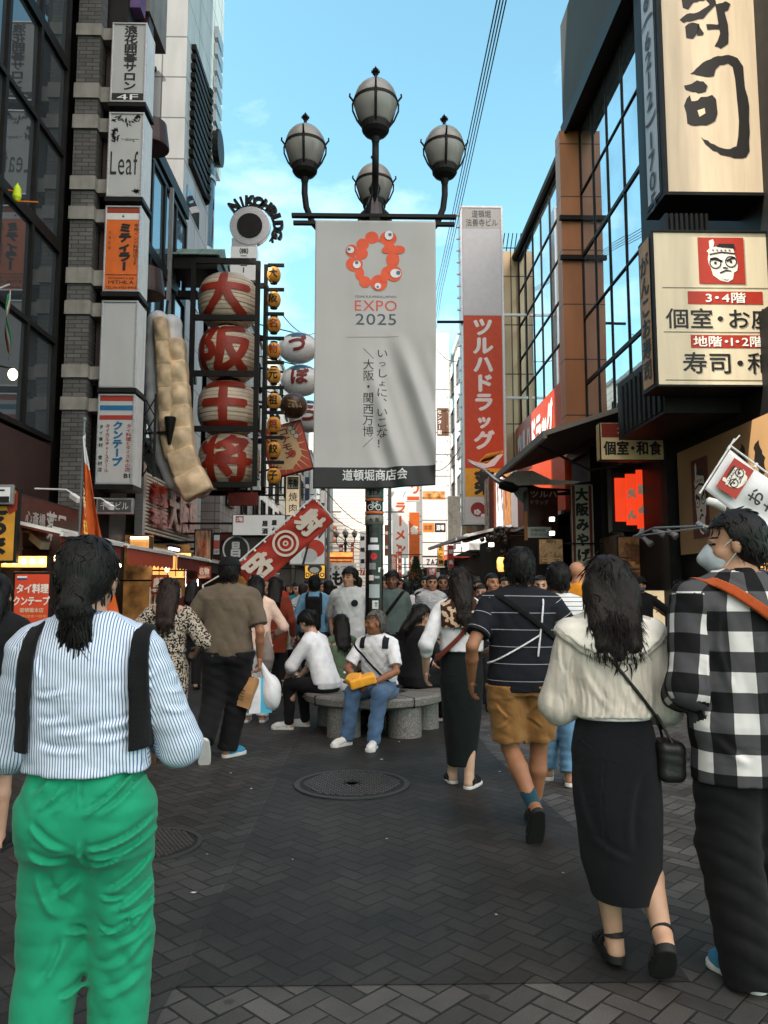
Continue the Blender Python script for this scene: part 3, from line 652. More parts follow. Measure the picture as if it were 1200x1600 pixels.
def make_lamp(name, X, Y, label, k=1.0, detail=True, group='street lamps along the middle of the street'):
  o = empty(name, (X, Y, 0), label, 'street lamp', group)
  b = MB(); zt = 5.45 * k
  b.lathe([(.16, 0), (.16, .15), (.11, .25), (.098, .5), (.092, 2.6), (.085, 4.3), (.075, zt - .4)], (X, Y, 0), 20)
  b.lathe([(.075, zt - .4), (.105, zt - .38), (.10, zt + .05), (.13, zt + .12), (.10, zt + .3), (.05, zt + .42), (.07, zt + .5), (.02, zt + .62)], (X, Y, 0), 16)
  b.build('pole', M_blackgloss, o, smooth=False)
  for ax, ay in ((-1, 0), (1, 0), (0, -1), (0, 1)):
    d = Vector((ax, ay, 0)); base = Vector((X, Y, 0)); rr = .79 * k
    I, G = MB(), MB()
    P = [(.05, zt + .28), (.13, zt + .20), (.19, zt + .05), (.30, zt - .07), (.45, zt - .10), (.58, zt - .04), (.70, zt + .10), (.77, zt + .28), (.79, zt + .44), (.79, zt + .58)]
    if ay: P = [(.03, zt + .45), (.25, zt + .30), (.5, zt + .22), (.70, zt + .26), (.785, zt + .38), (.79, zt + .58)]
    I.tube([base + d * a * k + Z_ * z for a, z in P], .035 * k, 8); a_ = I.build('arm', M_black, o, smooth=True)
    I = MB(); lamp_head(I, G, base + d * rr + Z_ * (zt + .62), k); tall(I, zt + .62, 1.17); tall(G, zt + .62, 1.17)
    lm = I.build('lamp_cage', M_black, o); G.build('globe', M_skin_lamp, lm, smooth=True)
  return o
lamp = make_lamp('street_lamp', LX, LY, 'black street lamp with four globe lamps carrying the white banner, nearest one', group=None)
del_group = None
def pole_band(z0, z1, m, r=.0965, a0=0, a1=2 * math.pi, nm='sticker', n=28):
  b = MB(); b.lathe([(r, z0), (r, z1)], (LX, LY, 0), n, a0=a0, a1=a1); return b.build(nm, m, lamp, smooth=True)
M_band = cm_('band_grey', (120, 118, 112), rough=.5, dirt=.2); M_or = cm_('band_orange', (190, 95, 50))
pole_band(zat(779), zat(763), M_band, .101, nm='pole_band'); pole_band(zat(820), zat(806), M_band, .101, nm='pole_band')
for ys in ((784, 780), (804, 800)): pole_band(zat(ys[0]), zat(ys[1]), M_or, .1015, nm='pole_band')
def wrap(b, V, Fc, ang, z, r):
  b.add([(LX + r * math.sin(ang + x / r), LY - r * math.cos(ang + x / r), z + y) for x, y in V], Fc)
b = MB()
V, Fc = text2d('道頓堀', .13, .06, 'h', .02); wrap(b, *cut_text(V, Fc, .01, 1), -.65, zat(767), .1035)
V, Fc = text2d('大 阪', .13, .05, 'h', .02); wrap(b, *cut_text(V, Fc, .01, 1), -.65, zat(810), .1035); b.build('band_lettering', M_black, lamp)
b = MB()
def arc_ring(cx, cz, r0, r1, n=20):
  V = [];
  for q in range(n):
    for r in (r0, r1): V.append((cx + r * math.cos(q * 2 * math.pi / n), cz + r * math.sin(q * 2 * math.pi / n)))
  return V, [(2 * q, 2 * q + 1, 2 * ((q + 1) % n) + 1, 2 * ((q + 1) % n)) for q in range(n)]
zb = zat(794)
for cx in (-.045, .045): V, Fc = arc_ring(cx, 0, .026, .034); wrap(b, V, Fc, 0, zb, .1)
def seg(p, q, w=.006):
  d = Vector((q[0] - p[0], q[1] - p[1])).normalized(); nx, ny = -d.y * w / 2, d.x * w / 2
  return [(p[0] + nx, p[1] + ny), (q[0] + nx, q[1] + ny), (q[0] - nx, q[1] - ny), (p[0] - nx, p[1] - ny)], [(3, 2, 1, 0)]
for p, q in (((-.045, 0), (-.02, .045)), ((-.02, .045), (.025, .045)), ((.025, .045), (.045, 0)), ((-.02, .04), (.003, 0)), ((.003, 0), (.03, .05)), ((-.045, 0), (.003, 0)), ((.02, .06), (.04, .06)), ((-.035, .056), (-.01, .056))):
  wrap(b, *seg(p, q), 0, zb, .1)
b.build('bicycle_symbol', ink((205, 205, 205)), lamp)
for (ya, yb, xa, xb, c) in ((848, 841, -6, 5, (190, 190, 190)), (860, 852, -10, 7, (200, 200, 205)), (890, 880, -8, 2, (120, 120, 122)), (894, 887, 6, 11, (220, 220, 220)), (907, 899, -8, -1, (205, 190, 185)), (904, 900, 0, 8, (150, 150, 150)), (934, 913, -8, 8, (150, 158, 160)), (951, 938, -3, 6, (190, 190, 190)), (832, 826, -8, 6, (30, 28, 27)), (976, 962, -9, 4, (60, 62, 64)), (1006, 990, -4, 8, (165, 160, 150))):
  pole_band(zat(ya), zat(yb), ink(c), .0985, -math.pi / 2 + xa / 13.5, -math.pi / 2 + xb / 13.5, n=8)
b = MB(); V = [(0, 0)] + [(.036 * math.cos(q * .314), .036 * math.sin(q * .314)) for q in range(20)]; wrap(b, V, [(0, q + 1, (q + 1) % 20 + 1) for q in range(20)], -.05, zat(870), .099); b.build('sticker', ink((175, 30, 40)), lamp)
b = MB(); V, Fc = text2d('TIT', .03, .05, 'h', .04); wrap(b, V, Fc, .05, zat(941), .101); V, Fc = text2d('0', .022, .04, 'h', .05); wrap(b, V, Fc, .62, zat(888), .101); b.build('sticker_lettering', M_black, lamp)
BY = LY - .17
bx0, bx1, bz0, bz1 = rect(491, 345, 682, 764, BY)
bn = empty('banner', ((bx0 + bx1) / 2, BY, bz0), 'long white exhibition banner hanging on the black street lamp', 'banner')
bw, bh = bx1 - bx0, bz1 - bz0
def bdisp(x, y):
  """cloth offset at x in 0..bw, y in 0..-bh : creases running up to the right in the lower right half"""
  u, v = x / bw, -y / bh
  d = .012 * math.sin(u * 4 + v * 2.0) * v
  s = max(0, min(1, (v - .42) / .2)) * max(0, min(1, (u - .40) / .2))
  q = (x + y * -.36 * -1)  # along the crease normal
  q = x + .33 * y
  d += s * .058 * (math.sin(q * 15 + .6) * .65 + math.sin(q * 27 + 1.3) * .35) * (1 - max(0, v - .85) / .15 * .55)
  d += .03 * math.exp(-((u - .62) ** 2) / .02 - ((v - .97) ** 2) / .02)
  return -d
def blift(x, y):
  u, v = x / bw, -y / bh
  return y + .055 * max(0, u - .55) * max(0, v - .4) * 3 * v - .0, x - .03 * max(0, v - .4) * u
nx, ny = 72, 130; V = [];
for j in range(ny + 1):
  for i in range(nx + 1):
    x, y = bw * i / nx, -bh * j / ny; yl, xl = blift(x, y); V.append((bx0 + xl, BY + bdisp(x, y), bz1 + yl))
Fc = []; mi = []
jb = int(ny * (733 - 345) / (764 - 345))
for j in range(ny):
  for i in range(nx):
    a = j * (nx + 1) + i; Fc.append((a, a + nx + 1, a + nx + 2, a + 1)); mi.append(1 if j >= jb else 0)
b = MB(); b.add(V, Fc); b.m = mi
M_cloth = mat('banner_cloth', (.40, .388, .385), rough=.85, var=.05, scale=2, bump=.1, bscale=300, dirt=.10)
cl = b.build('cloth', [M_cloth, mat('banner_black', (.014, .014, .015), rough=.6)], bn, smooth=True)
so = cl.modifiers.new('s', 'SOLIDIFY'); so.thickness = .002; so.offset = 1
def on_banner(V, Fc, x, y, mb, step=.03, eps=.004, fine=True):
  if fine: V, Fc = cut_text(V, Fc, step, step)
  P = []
  for a, c in V:
    X, Yv = x + a, y + c; yl, xl = blift(X, Yv); P.append((bx0 + xl, BY + bdisp(X, Yv) - eps, bz1 + yl))
  mb.add(P, Fc)
def bpx(px, py): return (px - 491) / (682 - 491) * bw, -(py - 345) / (764 - 345) * bh
pxm = bw / 191
T_or, T_gr, T_bk, T_wh = MB(), MB(), MB(), MB()
def btext(mb, t, x0, y0, x1, y1, mode='h', bold=0.0, eps=.004):
  X, Yv = bpx(x0, y0)
  for q, (V, Fc) in enumerate(heavy(t, (x1 - x0) * pxm, (y1 - y0) * pxm, mode, bold, True)): on_banner(V, Fc, X, Yv, mb, .04, eps + q * .0004)
btext(T_gr, 'OSAKA,KANSAI,JAPAN', 554, 465, 619, 470); btext(T_or, 'EXPO', 554, 473, 620, 490, bold=.002); btext(T_gr, '2025', 555, 494, 619, 512, bold=.004)
btext(T_bk, 'いっしょに、いこな！', 588, 548, 607, 706, 'v'); btext(T_bk, '＼大阪・関西万博／', 567, 548, 585, 706, 'v')
btext(T_wh, '道頓堀商店会', 537, 735, 637, 752, bold=.025)
CE = [(450, 290, 95, 92), (680, 300, 120, 105), (320, 390, 88, 90), (165, 480, 85, 90), (310, 520, 85, 85), (205, 670, 118, 108), (280, 805, 62, 95), (355, 922, 82, 82), (550, 935, 118, 118), (640, 800, 60, 90), (760, 800, 112, 116), (745, 600, 92, 110), (700, 440, 80, 80), (660, 470, 72, 50), (830, 460, 88, 62), (560, 330, 20, 20), (620, 860, 60, 70), (720, 730, 80, 60)]
EY = [(690, 258, 60, 67, 705, 250, 24), (148, 472, 52, 50, 128, 465, 22), (240, 680, 55, 55, 237, 655, 24), (785, 800, 75, 65, 822, 792, 30), (535, 982, 45, 46, 533, 995, 16)]
E_or, E_wh, E_bl = MB(), MB(), MB()
def eb(px, py): return bpx(530 + px / 8.89, 340 + py / 8.89)
for n_, (cx, cy, rx, ry) in enumerate(CE):
  X, Yv = eb(cx, cy); V = [(0, 0)] + [(rx / 8.89 * pxm * math.cos(q * .2618), ry / 8.89 * pxm * math.sin(q * .2618)) for q in range(24)]
  on_banner(V, [(0, q + 1, (q + 1) % 24 + 1) for q in range(24)], X, Yv, E_or, eps=.004 + n_ * .0004, fine=False)
for (cx, cy, rx, ry, qx, qy, r) in EY:
  for (mb, a, c, r1, r2, e) in ((E_wh, cx, cy, rx, ry, .013), (E_bl, qx, qy, r, r, .015)):
    X, Yv = eb(a, c); V = [(0, 0)] + [(r1 / 8.89 * pxm * math.cos(q * .2618), r2 / 8.89 * pxm * math.sin(q * .2618)) for q in range(24)]
    mb = MB(); on_banner(V, [(0, q + 1, (q + 1) % 24 + 1) for q in range(24)], X, Yv, mb, eps=e, fine=False); mb.build('emblem_eye' if e < .014 else 'emblem_pupil', cm_('emblem_white', (205, 205, 205), rough=.8) if e < .014 else cm_('emblem_slate', (88, 100, 125), rough=.8), bn)
E_or.build('emblem', cm_('emblem_red', (206, 84, 56), rough=.8), bn)
T_or.build('lettering', cm_('banner_red', (190, 82, 68), rough=.8), bn); T_gr.build('lettering', cm_('banner_slate', (72, 80, 90), rough=.8), bn); T_bk.build('lettering', cm_('banner_ink', (45, 45, 47), rough=.8), bn); T_wh.build('lettering', cm_('banner_white', (200, 200, 200), rough=.8), bn)
b = MB(); X, Yv = bpx(541, 531); on_banner([(0, 0), (82 * pxm, .012), (82 * pxm, .005), (0, -.006)], [(0, 3, 2, 1)], X, Yv, b, .05); b.build('rule', ink((120, 118, 115)), bn)
xa, xb = at(456, 347, LY - .1).x, at(712, 347, LY - .1).x
b = MB(); b.box(xa, xb, LY - .155, LY - .095, zat(349), zat(344)); b.box(xa + .02, xb - .02, LY - .16, LY - .11, zat(361), zat(356)); b.box(LX - .06, LX + .06, LY - .15, LY - .05, zat(362), zat(345)); b.build('rod', M_black, bn)
be = empty('ring_bench', (LX, LY + .02, 0), 'round granite bench on stone drums around the street lamp', 'bench')
b = MB(); c = (LX, LY + .02, 0); b.lathe([(.34, .30), (.70, .30), (.735, .32), (.74, .38), (.725, .40), (.36, .40), (.33, .385), (.33, .31), (.34, .30)], c, 64); st = b.build('seat', M_granite, be)
jm = MB()
for a in (-2.5, -1.02, -.2, .9, 2.2): jm.obox((LX + .545 * math.cos(a), LY + .02 + .545 * math.sin(a), .352), Vector((math.cos(a), math.sin(a), 0)) * .201, Vector((-math.sin(a), math.cos(a), 0)) * .003, Z_ * .0505)
jm.build('joint', M_black, st)
for a in (-2.2, -.95, .1, 1.3, 2.6):
  b = MB(); b.lathe([(.17, 0), (.165, .30)], (LX + .52 * math.cos(a), LY + .02 + .52 * math.sin(a), 0), 28); b.build('leg', M_granite, be, smooth=False)
for q, (px, Y, lab) in enumerate(((582, 27, 'street lamp with globe lamps just behind the nearest lamp'), (540, 60, 'far street lamp left of the lamp pole, near the street end'))):
  make_lamp('street_lamp', at(px, 800, Y).x, Y, lab, 1.0 if q == 0 else .9)
def signF(name, label, cat, px, Y, depth, house=M_black, face=M_whitepanel, x=None, **k):
  x0, x1, z0, z1 = rect(*px, Y)
  if x: x0, x1 = x
  return Sign(name, label, cat, frF(x0, z1, Y), x1 - x0, z1 - z0, depth, house, face, **k)
TX = (at(157, 540, 12.9).x, at(214, 540, 12.9).x)
GS = 'signs stacked on the tower at the left'
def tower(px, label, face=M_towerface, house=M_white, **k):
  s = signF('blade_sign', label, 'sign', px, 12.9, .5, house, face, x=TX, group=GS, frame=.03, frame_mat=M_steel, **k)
  o, u, v, n = s.fr
  s.bracket([(o - v * .12 + u * .1 - n * .25, o - v * .12 - u * .35 - n * .25), (o - v * (s.h - .12) + u * .1 - n * .25, o - v * (s.h - .12) - u * .35 - n * .25)], M_black)
  b = MB(); b.obox(o + u * s.w / 2 - n * .25 - v * (s.h + .045), u * (s.w / 2 + .02), n * .28, v * .04); b.build('base_tray', M_black, s.root); return s
BK, RD, BL, WH = (22, 20, 22), (150, 45, 32), (20, 95, 140), (225, 225, 225)
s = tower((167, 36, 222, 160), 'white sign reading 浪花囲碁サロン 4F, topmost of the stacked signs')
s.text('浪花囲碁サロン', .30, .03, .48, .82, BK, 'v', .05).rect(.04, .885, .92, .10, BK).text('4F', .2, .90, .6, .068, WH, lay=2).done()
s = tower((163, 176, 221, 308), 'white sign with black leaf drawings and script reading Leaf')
s.text('Leaf', .08, .46, .78, .28, BK, bold=.0).text('～dining～', .36, .30, .5, .05, BK)
for _ in range(46):
  cx, cy = random.choice([(.2, .08), (.5, .10), (.78, .06), (.18, .22), (.2, .3), (.85, .95)]); a = random.uniform(0, 6.3); l = random.uniform(.05, .12); cx += random.uniform(-.12, .12); cy += random.uniform(-.04, .05)
  asp = s.w / s.h
  cx = min(.86, max(.14, cx)); cy = min(.93, max(.05, cy))
  s.poly([(cx + l * math.cos(a), cy + l * math.sin(a) * asp), (cx + .3 * l * math.cos(a + 1.5), cy + .3 * l * math.sin(a + 1.5) * asp), (cx - l * math.cos(a), cy - l * math.sin(a) * asp), (cx + .3 * l * math.cos(a - 1.5), cy + .3 * l * math.sin(a - 1.5) * asp)], BK)
s.done()
s = tower((160, 322, 219, 456), 'orange Indian restaurant sign reading ミティラー in the stack', face=M_orange)
s.rect(.03, .02, .94, .06, (140, 50, 25)).rect(.03, .085, .94, .075, (205, 205, 205)).disc(.5, .122, .02, (90, 90, 95), 2)
s.text('ミティラー', .38, .20, .38, .56, BK, 'v', .10).text('本格インド料理店2F', .80, .20, .14, .50, BK, 'v').text('本格料理', .10, .28, .09, .24, (120, 60, 25), 'v')
s.rect(.06, .80, .88, .008, BK).text('RESTAURANT & BAR', .15, .83, .7, .025, BK).text('MITHILA', .15, .87, .7, .04, BK).text('TEL.06-6963-8463', .08, .935, .84, .03, BK).done()
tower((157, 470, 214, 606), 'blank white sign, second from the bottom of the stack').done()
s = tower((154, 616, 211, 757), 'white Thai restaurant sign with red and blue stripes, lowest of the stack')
s.rect(.04, .02, .92, .055, RD).rect(.04, .125, .92, .055, BL).rect(.04, .235, .92, .05, RD)
s.text('タイ料理とタイスキの店', .78, .33, .15, .53, RD, 'v', .02).text('B1', .76, .88, .17, .05, BK, bold=.03).text('クンテープ', .42, .30, .28, .50, BL, 'v', .08).text('タイカルチャースクール', .22, .33, .13, .54, RD, 'v', .015).text('タイ食材 食材店', .05, .33, .12, .54, BK, 'v', .015).done()
s = signF('building_sign', 'small dark grey sign reading ビル under the sign stack', 'sign', (156, 778, 209, 803), 13.0, .1, M_grey, mat('slate_panel', (.05, .052, .055), rough=.5), x=(-4.6, -3.98)); s.text('千日ビル', .12, .25, .76, .5, (200, 200, 200)).done()
r_ = empty('steel_lattice_post', (-4.05, 13.6, 0), 'dark steel lattice post beside the lowest stacked sign', 'post'); b = MB()
xa_, xb_, za_ = at(222, 740, 13.6).x, at(240, 740, 13.6).x, at(230, 745, 13.6).z
for xx in (xa_, xb_): b.box(xx - .02, xx + .02, 13.58, 13.62, za_, za_ + 1.5)
for k in range(4): b.bar((xa_, 13.6, za_ + k * .36), (xb_, 13.6, za_ + .36 + k * .36), .02, .02); b.bar((xb_, 13.6, za_ + k * .36), (xa_, 13.6, za_ + .36 + k * .36), .02, .02)
b.bar((xa_, 13.6, za_ + .2), (-4.7, 13.6, za_ + .2), .04, .04)
b.build('lattice', M_black, r_)
FY = 20.0
def PX(px, py, Y=FY): return at(px, py, Y)
fx0, fx1, fz0, fz1 = rect(306, 428, 411, 766, FY)
fo = empty('sign_scaffold', ((fx0 + fx1) / 2, FY, fz0), 'black steel frame that carries the four big lanterns', 'sign frame')
b = MB()
for x in (fx0, fx1 - .12):
  for yy_ in (FY - .85, FY + .75): b.box(x, x + .12, yy_, yy_ + .1, fz0, fz1)
for py in (428, 513, 597, 680, 764):
  z = PX(358, py).z
  for yy_ in (FY - .85, FY + .75): b.box(fx0 + .12, fx1 - .12, yy_, yy_ + .1, z - .07, z + .07)
b.build('rails', M_black, fo)
b = MB()
for z in (fz0 + .5, fz1 - .6, (fz0 + fz1) / 2): b.box(-5.1, fx0, FY - .1, FY + .1, z - .09, z + .09)
b.build('bracket', M_black, fo)
M_lan = mat('lantern_paper', (.60, .49, .375), rough=.55, var=.12, scale=2, dirt=.25)
M_lanred = mat('lantern_ink', (.27, .024, .010), rough=.5, var=.25, scale=3)
LR = (.80, .80, .74)
for ch, (cx, cy), nm in zip('大阪王将', ((357, 473), (358, 555), (357, 640), (358, 722)), ('topmost', 'second', 'third', 'lowest')):
  c = PX(cx, cy); o = empty('giant_lantern', c, 'cream paper lantern with red brush character %s, %s in the frame' % (ch, nm), 'lantern', 'big character lanterns')
  prof = [];
  for i in range(61):
    t = -math.pi / 2 + math.pi * i / 60; z = math.sin(t);
    if abs(z) > .93: continue
    rr = (1 - abs(z) ** 2.6) ** (1 / 2.6); prof.append((LR[0] * rr * (1 - .012 * (1 if (i % 6 == 0) else 0)), LR[2] * z))
  b = MB(); b.lathe(prof, c, 40); b.build('paper_shade', M_lan, o, smooth=True)
  b = MB()
  for i in range(-6, 7):
    z = i / 7; rr = (1 - abs(z) ** 2.6) ** (1 / 2.6); b.lathe([(LR[0] * rr + .000, LR[2] * z - .006), (LR[0] * rr + .004, LR[2] * z), (LR[0] * rr + .000, LR[2] * z + .006)], c, 40)
  b.build('hoop', mat('lantern_hoop', (.26, .17, .11), rough=.6), o)
  b = MB(); P = []; F_ = []
  for li, (V, Fc) in enumerate(heavy(ch, 1.42, 1.20, 'h', .055)):
   V, Fc = cut_text(V, Fc, .09, .09); F_ += [tuple(len(P) + q for q in f) for f in Fc]
   for a, d in V:
    X, Z = (a - .71), (d + .60); zz = min(.985, abs(Z) / LR[2]); rr = LR[0] * (1 - zz ** 2.6) ** (1 / 2.6) + .014 + li * .0012
    an = X / LR[0] * 1.02; P.append(c + Vector((rr * math.sin(an), -rr * math.cos(an), Z)))
  b.add(P, F_); b.build('character', M_lanred, o)
  b = MB(); b.lathe([(.30, LR[2] * .9), (.32, LR[2] * .97), (.28, LR[2] * .99)], c, 24); b.lathe([(.30, -LR[2] * .99), (.32, -LR[2] * .95), (.30, -LR[2] * .9)], c, 24); b.build('cap', M_black, o)
o = empty('copper_canopy', PX(318, 405), 'green copper tiled canopy above the lanterns', 'canopy'); x0, x1, z0, z1 = rect(279, 389, 351, 417, 20.2)
b = MB(); b.add([(x0, 19.4, z0), (x1, 19.4, z0), (x1, 20.2, z1), (x0, 20.2, z1), (x0, 20.9, z0), (x1, 20.9, z0)], [(0, 1, 2, 3), (3, 2, 5, 4), (0, 3, 4), (1, 5, 2), (0, 4, 5, 1)]); b.build('roof', M_copper, o)
b = MB(); b.box(x0 + .05, x1 - .05, 19.5, 20.8, z0 - .35, z0 - .02); b.build('fascia', M_black, o)
pf = empty('lantern_pole', PX(412, 600), 'black pole with short arms holding the small yellow lanterns', 'pole'); b = MB(); pc = PX(413, 590)
b.box(pc.x - .05, pc.x + .05, FY - .05, FY + .05, PX(413, 760).z, PX(413, 414).z)
for py in (414, 452, 490, 528, 566, 605, 644, 683, 722): z = PX(428, py).z; b.box(pc.x + .05, PX(444, py).x, FY - .04, FY + .04, z - .05, z + .03)
b.build('arms', M_black, pf)
M_ylan = mat('yellow_lantern', (.66, .29, .04), rough=.45, var=.15)
for ch, py in zip('大阪名物元祖焼餃子', (430, 469, 508, 548, 587, 627, 664, 703, 744)):
  c = PX(428, py); o = empty('yellow_lantern', c, 'small yellow paper lantern marked %s in the hanging column' % ch, 'lantern', 'small yellow lanterns in a column')
  b = MB(); rx, rz = .185, .225
  b.lathe([(rx * math.cos(t) ** .8 if abs(t) < 1.5 else 0, rz * math.sin(t)) for t in [(-1.2 + 2.4 * i / 16) for i in range(17)]], c, 20); b.build('paper_shade', M_ylan, o, smooth=True)
  b = MB()
  for q, (V, Fc) in enumerate(heavy(ch, .22, .24, 'h', .035)):
   V, Fc = cut_text(V, Fc, .05, .05)
   b.add([c + Vector((a - .115, -rx * math.sqrt(max(.05, 1 - ((a - .115) / rx) ** 2 - ((d + .125) / rz) ** 2 * .8)) - .012 - q * .001, d + .125)) for a, d in V], Fc)
  b.build('character', M_lanred if ch in '名物焼' else M_black, o)
  b = MB(); b.lathe([(.09, rz * .88), (.10, rz * 1.08), (.07, rz * 1.1)], c, 14); b.lathe([(.07, -rz * 1.1), (.10, -rz * 1.05), (.09, -rz * .9)], c, 14); b.build('cap', M_black, o)
o = empty('rooftop_disc_sign', PX(385, 440, 27), 'silver rooftop sign with a black disc and arched letters NIKOH BLDG', 'sign'); NY = 27
c = PX(391, 355, NY); x0, x1, z0, z1 = rect(361, 388, 402, 440, NY)
b = MB(); b.lathe([(.74, -.12), (.74, .12)], c, 36, axis=(0, 1, 0)); b.box(x0 + .02, x1 - .02, NY - .1, NY + .1, z1, c.z - .45); b.build('ring_plate', M_steel, o, bevel=.02)
b = MB(); b.lathe([(.46, 0), (.46, .05)], c - Y_ * .17, 32, axis=(0, 1, 0)); b.build('disc', M_black, o)
b = MB(); b.box(x0, x1, NY - .14, NY + .3, z0, z1); b.build('plate', M_whitepanel, o)
b = MB(); b.text('㈱ニコー', frF(x0, z1, NY - .14), .28, -.05, .40, .95, 0, 'v', .03); b.build('lettering', ink(BK), o)
b = MB()
for i, ch in enumerate('NIKOHBLDG.'):
  a = R(126 - i * 17.5); V, Fc, bb = glyph(ch, .05); w_, h_ = bb[1] - bb[0], bb[3] - bb[2]; sc_ = .50
  cc = c + Vector((math.cos(a) * 1.04, -.05, math.sin(a) * 1.04)); ux = Vector((math.sin(a), 0, -math.cos(a))); uz = Vector((math.cos(a), 0, math.sin(a)))
  P = [cc + ux * ((x - bb[0] - w_ / 2) * sc_) + uz * ((y - h_ / 2) * sc_ if ch != '.' else y * sc_ - .12) for x, y in V]; n_ = len(P)
  from collections import Counter
  ed = Counter(tuple(sorted((f[i_], f[(i_ + 1) % len(f)]))) for f in Fc for i_ in range(len(f)))
  sd = [(f[i_], f[(i_ + 1) % len(f)], f[(i_ + 1) % len(f)] + n_, f[i_] + n_) for f in Fc for i_ in range(len(f)) if ed[tuple(sorted((f[i_], f[(i_ + 1) % len(f)])))] == 1]
  b.add(P + [p + Y_ * .18 for p in P], list(Fc) + [tuple(q + n_ for q in f[::-1]) for f in Fc] + sd)
b.build('letters', M_black, o)
b = MB(); b.tube([c + Vector((math.cos(R(132 - q * 8)) * .86, .08, math.sin(R(132 - q * 8)) * .86)) for q in range(22)], .03); b.build('letter_rail', M_black, o)
b = MB(); b.box(x0 + .2, x1 - .2, NY + .05, NY + .25, 12.5, z0); b.build('post', M_steel, o)
M_fish = mat('glossy_white_fibre', (.70, .70, .70), rough=.25, var=.05, dirt=.1); M_fishb = mat('blue_grey_glaze', (.03, .10, .16), rough=.3, var=.5, scale=3)
for ch, (cx, cy), Y, nm in (('づ', (466, 543), 24.5, 'top'), ('ぼ', (470, 594), 24.5, 'middle'), ('ら', (482, 650), 24.5, 'lowest')):
  c = at(cx, cy, Y); o = empty('blowfish_lantern', c, 'white and blue blowfish shaped sign marked %s, %s of three' % (ch, nm), 'sign', 'blowfish shaped signs')
  rx, ry, rz = .62, .38, .50
  prof = [(math.cos(t) * (1.0 if t < 0 else 1 - .15 * math.sin(t)), math.sin(t)) for t in [-math.pi / 2 + math.pi * i / 24 for i in range(25)]]
  b = MB()
  for i in range(24):
    pass
  b.lathe([(p[0] * rx, p[1] * rz) for p in prof], c, 28, sy=ry / rx)
  b.m = [1 if (sum(b.v[q][2] for q in f) / len(f) - c.z) > rz * (.62 + .10 * math.sin(6 * sum(b.v[q][0] for q in f) / len(f))) else 0 for f in b.f]
  b.build('body', [M_fish, M_fishb], o, smooth=True)
  b = MB(); b.tube([c + Vector((math.cos(t) * rx * 1.03, .05, math.sin(t) * rz * 1.03)) for t in [q * .2618 for q in range(25)]], .03, 6); b.build('rim_tube', M_white, o)
  b = MB()
  for q, (V, Fc) in enumerate(heavy(ch, .54, .50, 'h', .06)):
   V, Fc = cut_text(V, Fc, .09, .09)
   b.add([c + Vector((a - .27, -ry * math.sqrt(max(.02, 1 - ((a - .27) / rx) ** 2 - ((d + .30) / rz) ** 2)) - .02 - q * .0015, d + .30)) for a, d in V], Fc)
  b.build('character', cm_('fish_red', (120, 35, 35)), o)
  b = MB(); b.tube([c + Vector((-.5, .2, .3)), c + Vector((-2.1, .2, .6))], .04); b.tube([c + Vector((0, .1, rz)), c + Vector((-2.0, .2, 1.0))], .02); b.build('bracket', M_black, o)
c = at(459, 634, 22); o = empty('dumpling_ball', c, 'big brown dumpling ball ornament with cream lettering above the sunburst sign', 'ornament')
b = MB(); b.ell(c, (.40, .36, .38), 24, 16); b.build('ball', mat('fried_brown', (.055, .028, .015), rough=.35, var=.6, scale=6, bump=.6, bscale=9), o, smooth=True)
b = MB(); b.add([c + Vector((q * .05 - .30, -.37 + abs(q - 6) ** 2 * .006, .10 - q * .012 + d)) for q in range(10) for d in (0, .05)], [(2 * q, 2 * q + 2, 2 * q + 3, 2 * q + 1) for q in range(9)])
V, Fc = text2d('こなもん', .4, .14, 'h', .03); b.add([c + Vector((a - .12, -.375 + (a - .1) ** 2 * .3, d - .0)) for a, d in V], Fc); b.build('lettering', cm_('tan_ink', (160, 130, 95)), o)
b = MB(); b.tube([c + Vector((-.3, .1, 0)), c + Vector((-1.6, .2, 0))], .05); b.build('bracket', M_black, o)
TLc, TRc, BRc, BLc = at(405, 672, 22.3), at(470, 655, 22.3), at(491, 727, 22.3), at(416, 750, 22.3)
u = (TRc - TLc); wd = u.length; u.normalize(); v = (TLc - BLc); ht = v.length; v = (v - u * v.dot(u)).normalized()
s = Sign('sunburst_sign', 'tilted red and cream sunburst sign with katakana beside the yellow lanterns', 'sign', (TLc, u, v, -Y_), wd, ht, .25, M_darkred, M_red)
for q in range(22):
  a = q * math.pi / 11; c0 = (.45, .45); r1, r2 = .30, 1.2
  p1 = (c0[0] + math.cos(a - .07) * r1, c0[1] + math.sin(a - .07) * r1); p2 = (c0[0] + math.cos(a) * .72, c0[1] + math.sin(a) * .72); p3 = (c0[0] + math.cos(a + .07) * r1, c0[1] + math.sin(a + .07) * r1)
  cl_ = lambda p: (min(.98, max(.02, p[0])), min(.98, max(.02, p[1])))
  s.poly([cl_(p1), cl_(p2), cl_(p3)], (215, 180, 135))
s.poly([(.3, .05), (.75, .08), (.82, .7), (.5, .92), (.12, .85), (.2, .4)], (205, 170, 125), 2)
s.text('コナモン', .40, .08, .26, .62, (120, 25, 20), 'v', .05, 4).text('ミュージアム', .12, .30, .2, .55, (150, 60, 30), 'v', .03, 4).disc(.6, .62, .12, (170, 60, 30), 3)
for q in range(3): s.disc(.70 + .05 * q, .12 + .09 * q, .085, (60, 55, 50), 3); s.disc(.70 + .05 * q, .12 + .09 * q, .065, (205, 195, 180), 4)
s.bracket([(BLc + u * .2 + v * .3 + Y_ * .15, BLc - u * 1.3 + v * .3 + Y_ * .15)], M_black).done()
s = signF('yakiniku_sign', 'cream vertical sign reading 牛角 焼肉 below the sunburst sign', 'sign', (446, 742, 469, 806), 23, .25, M_black, mat('cream_lit_sign', (.78, .60, .40), rough=.4, emit=.12), frame=.02, frame_mat=M_black)
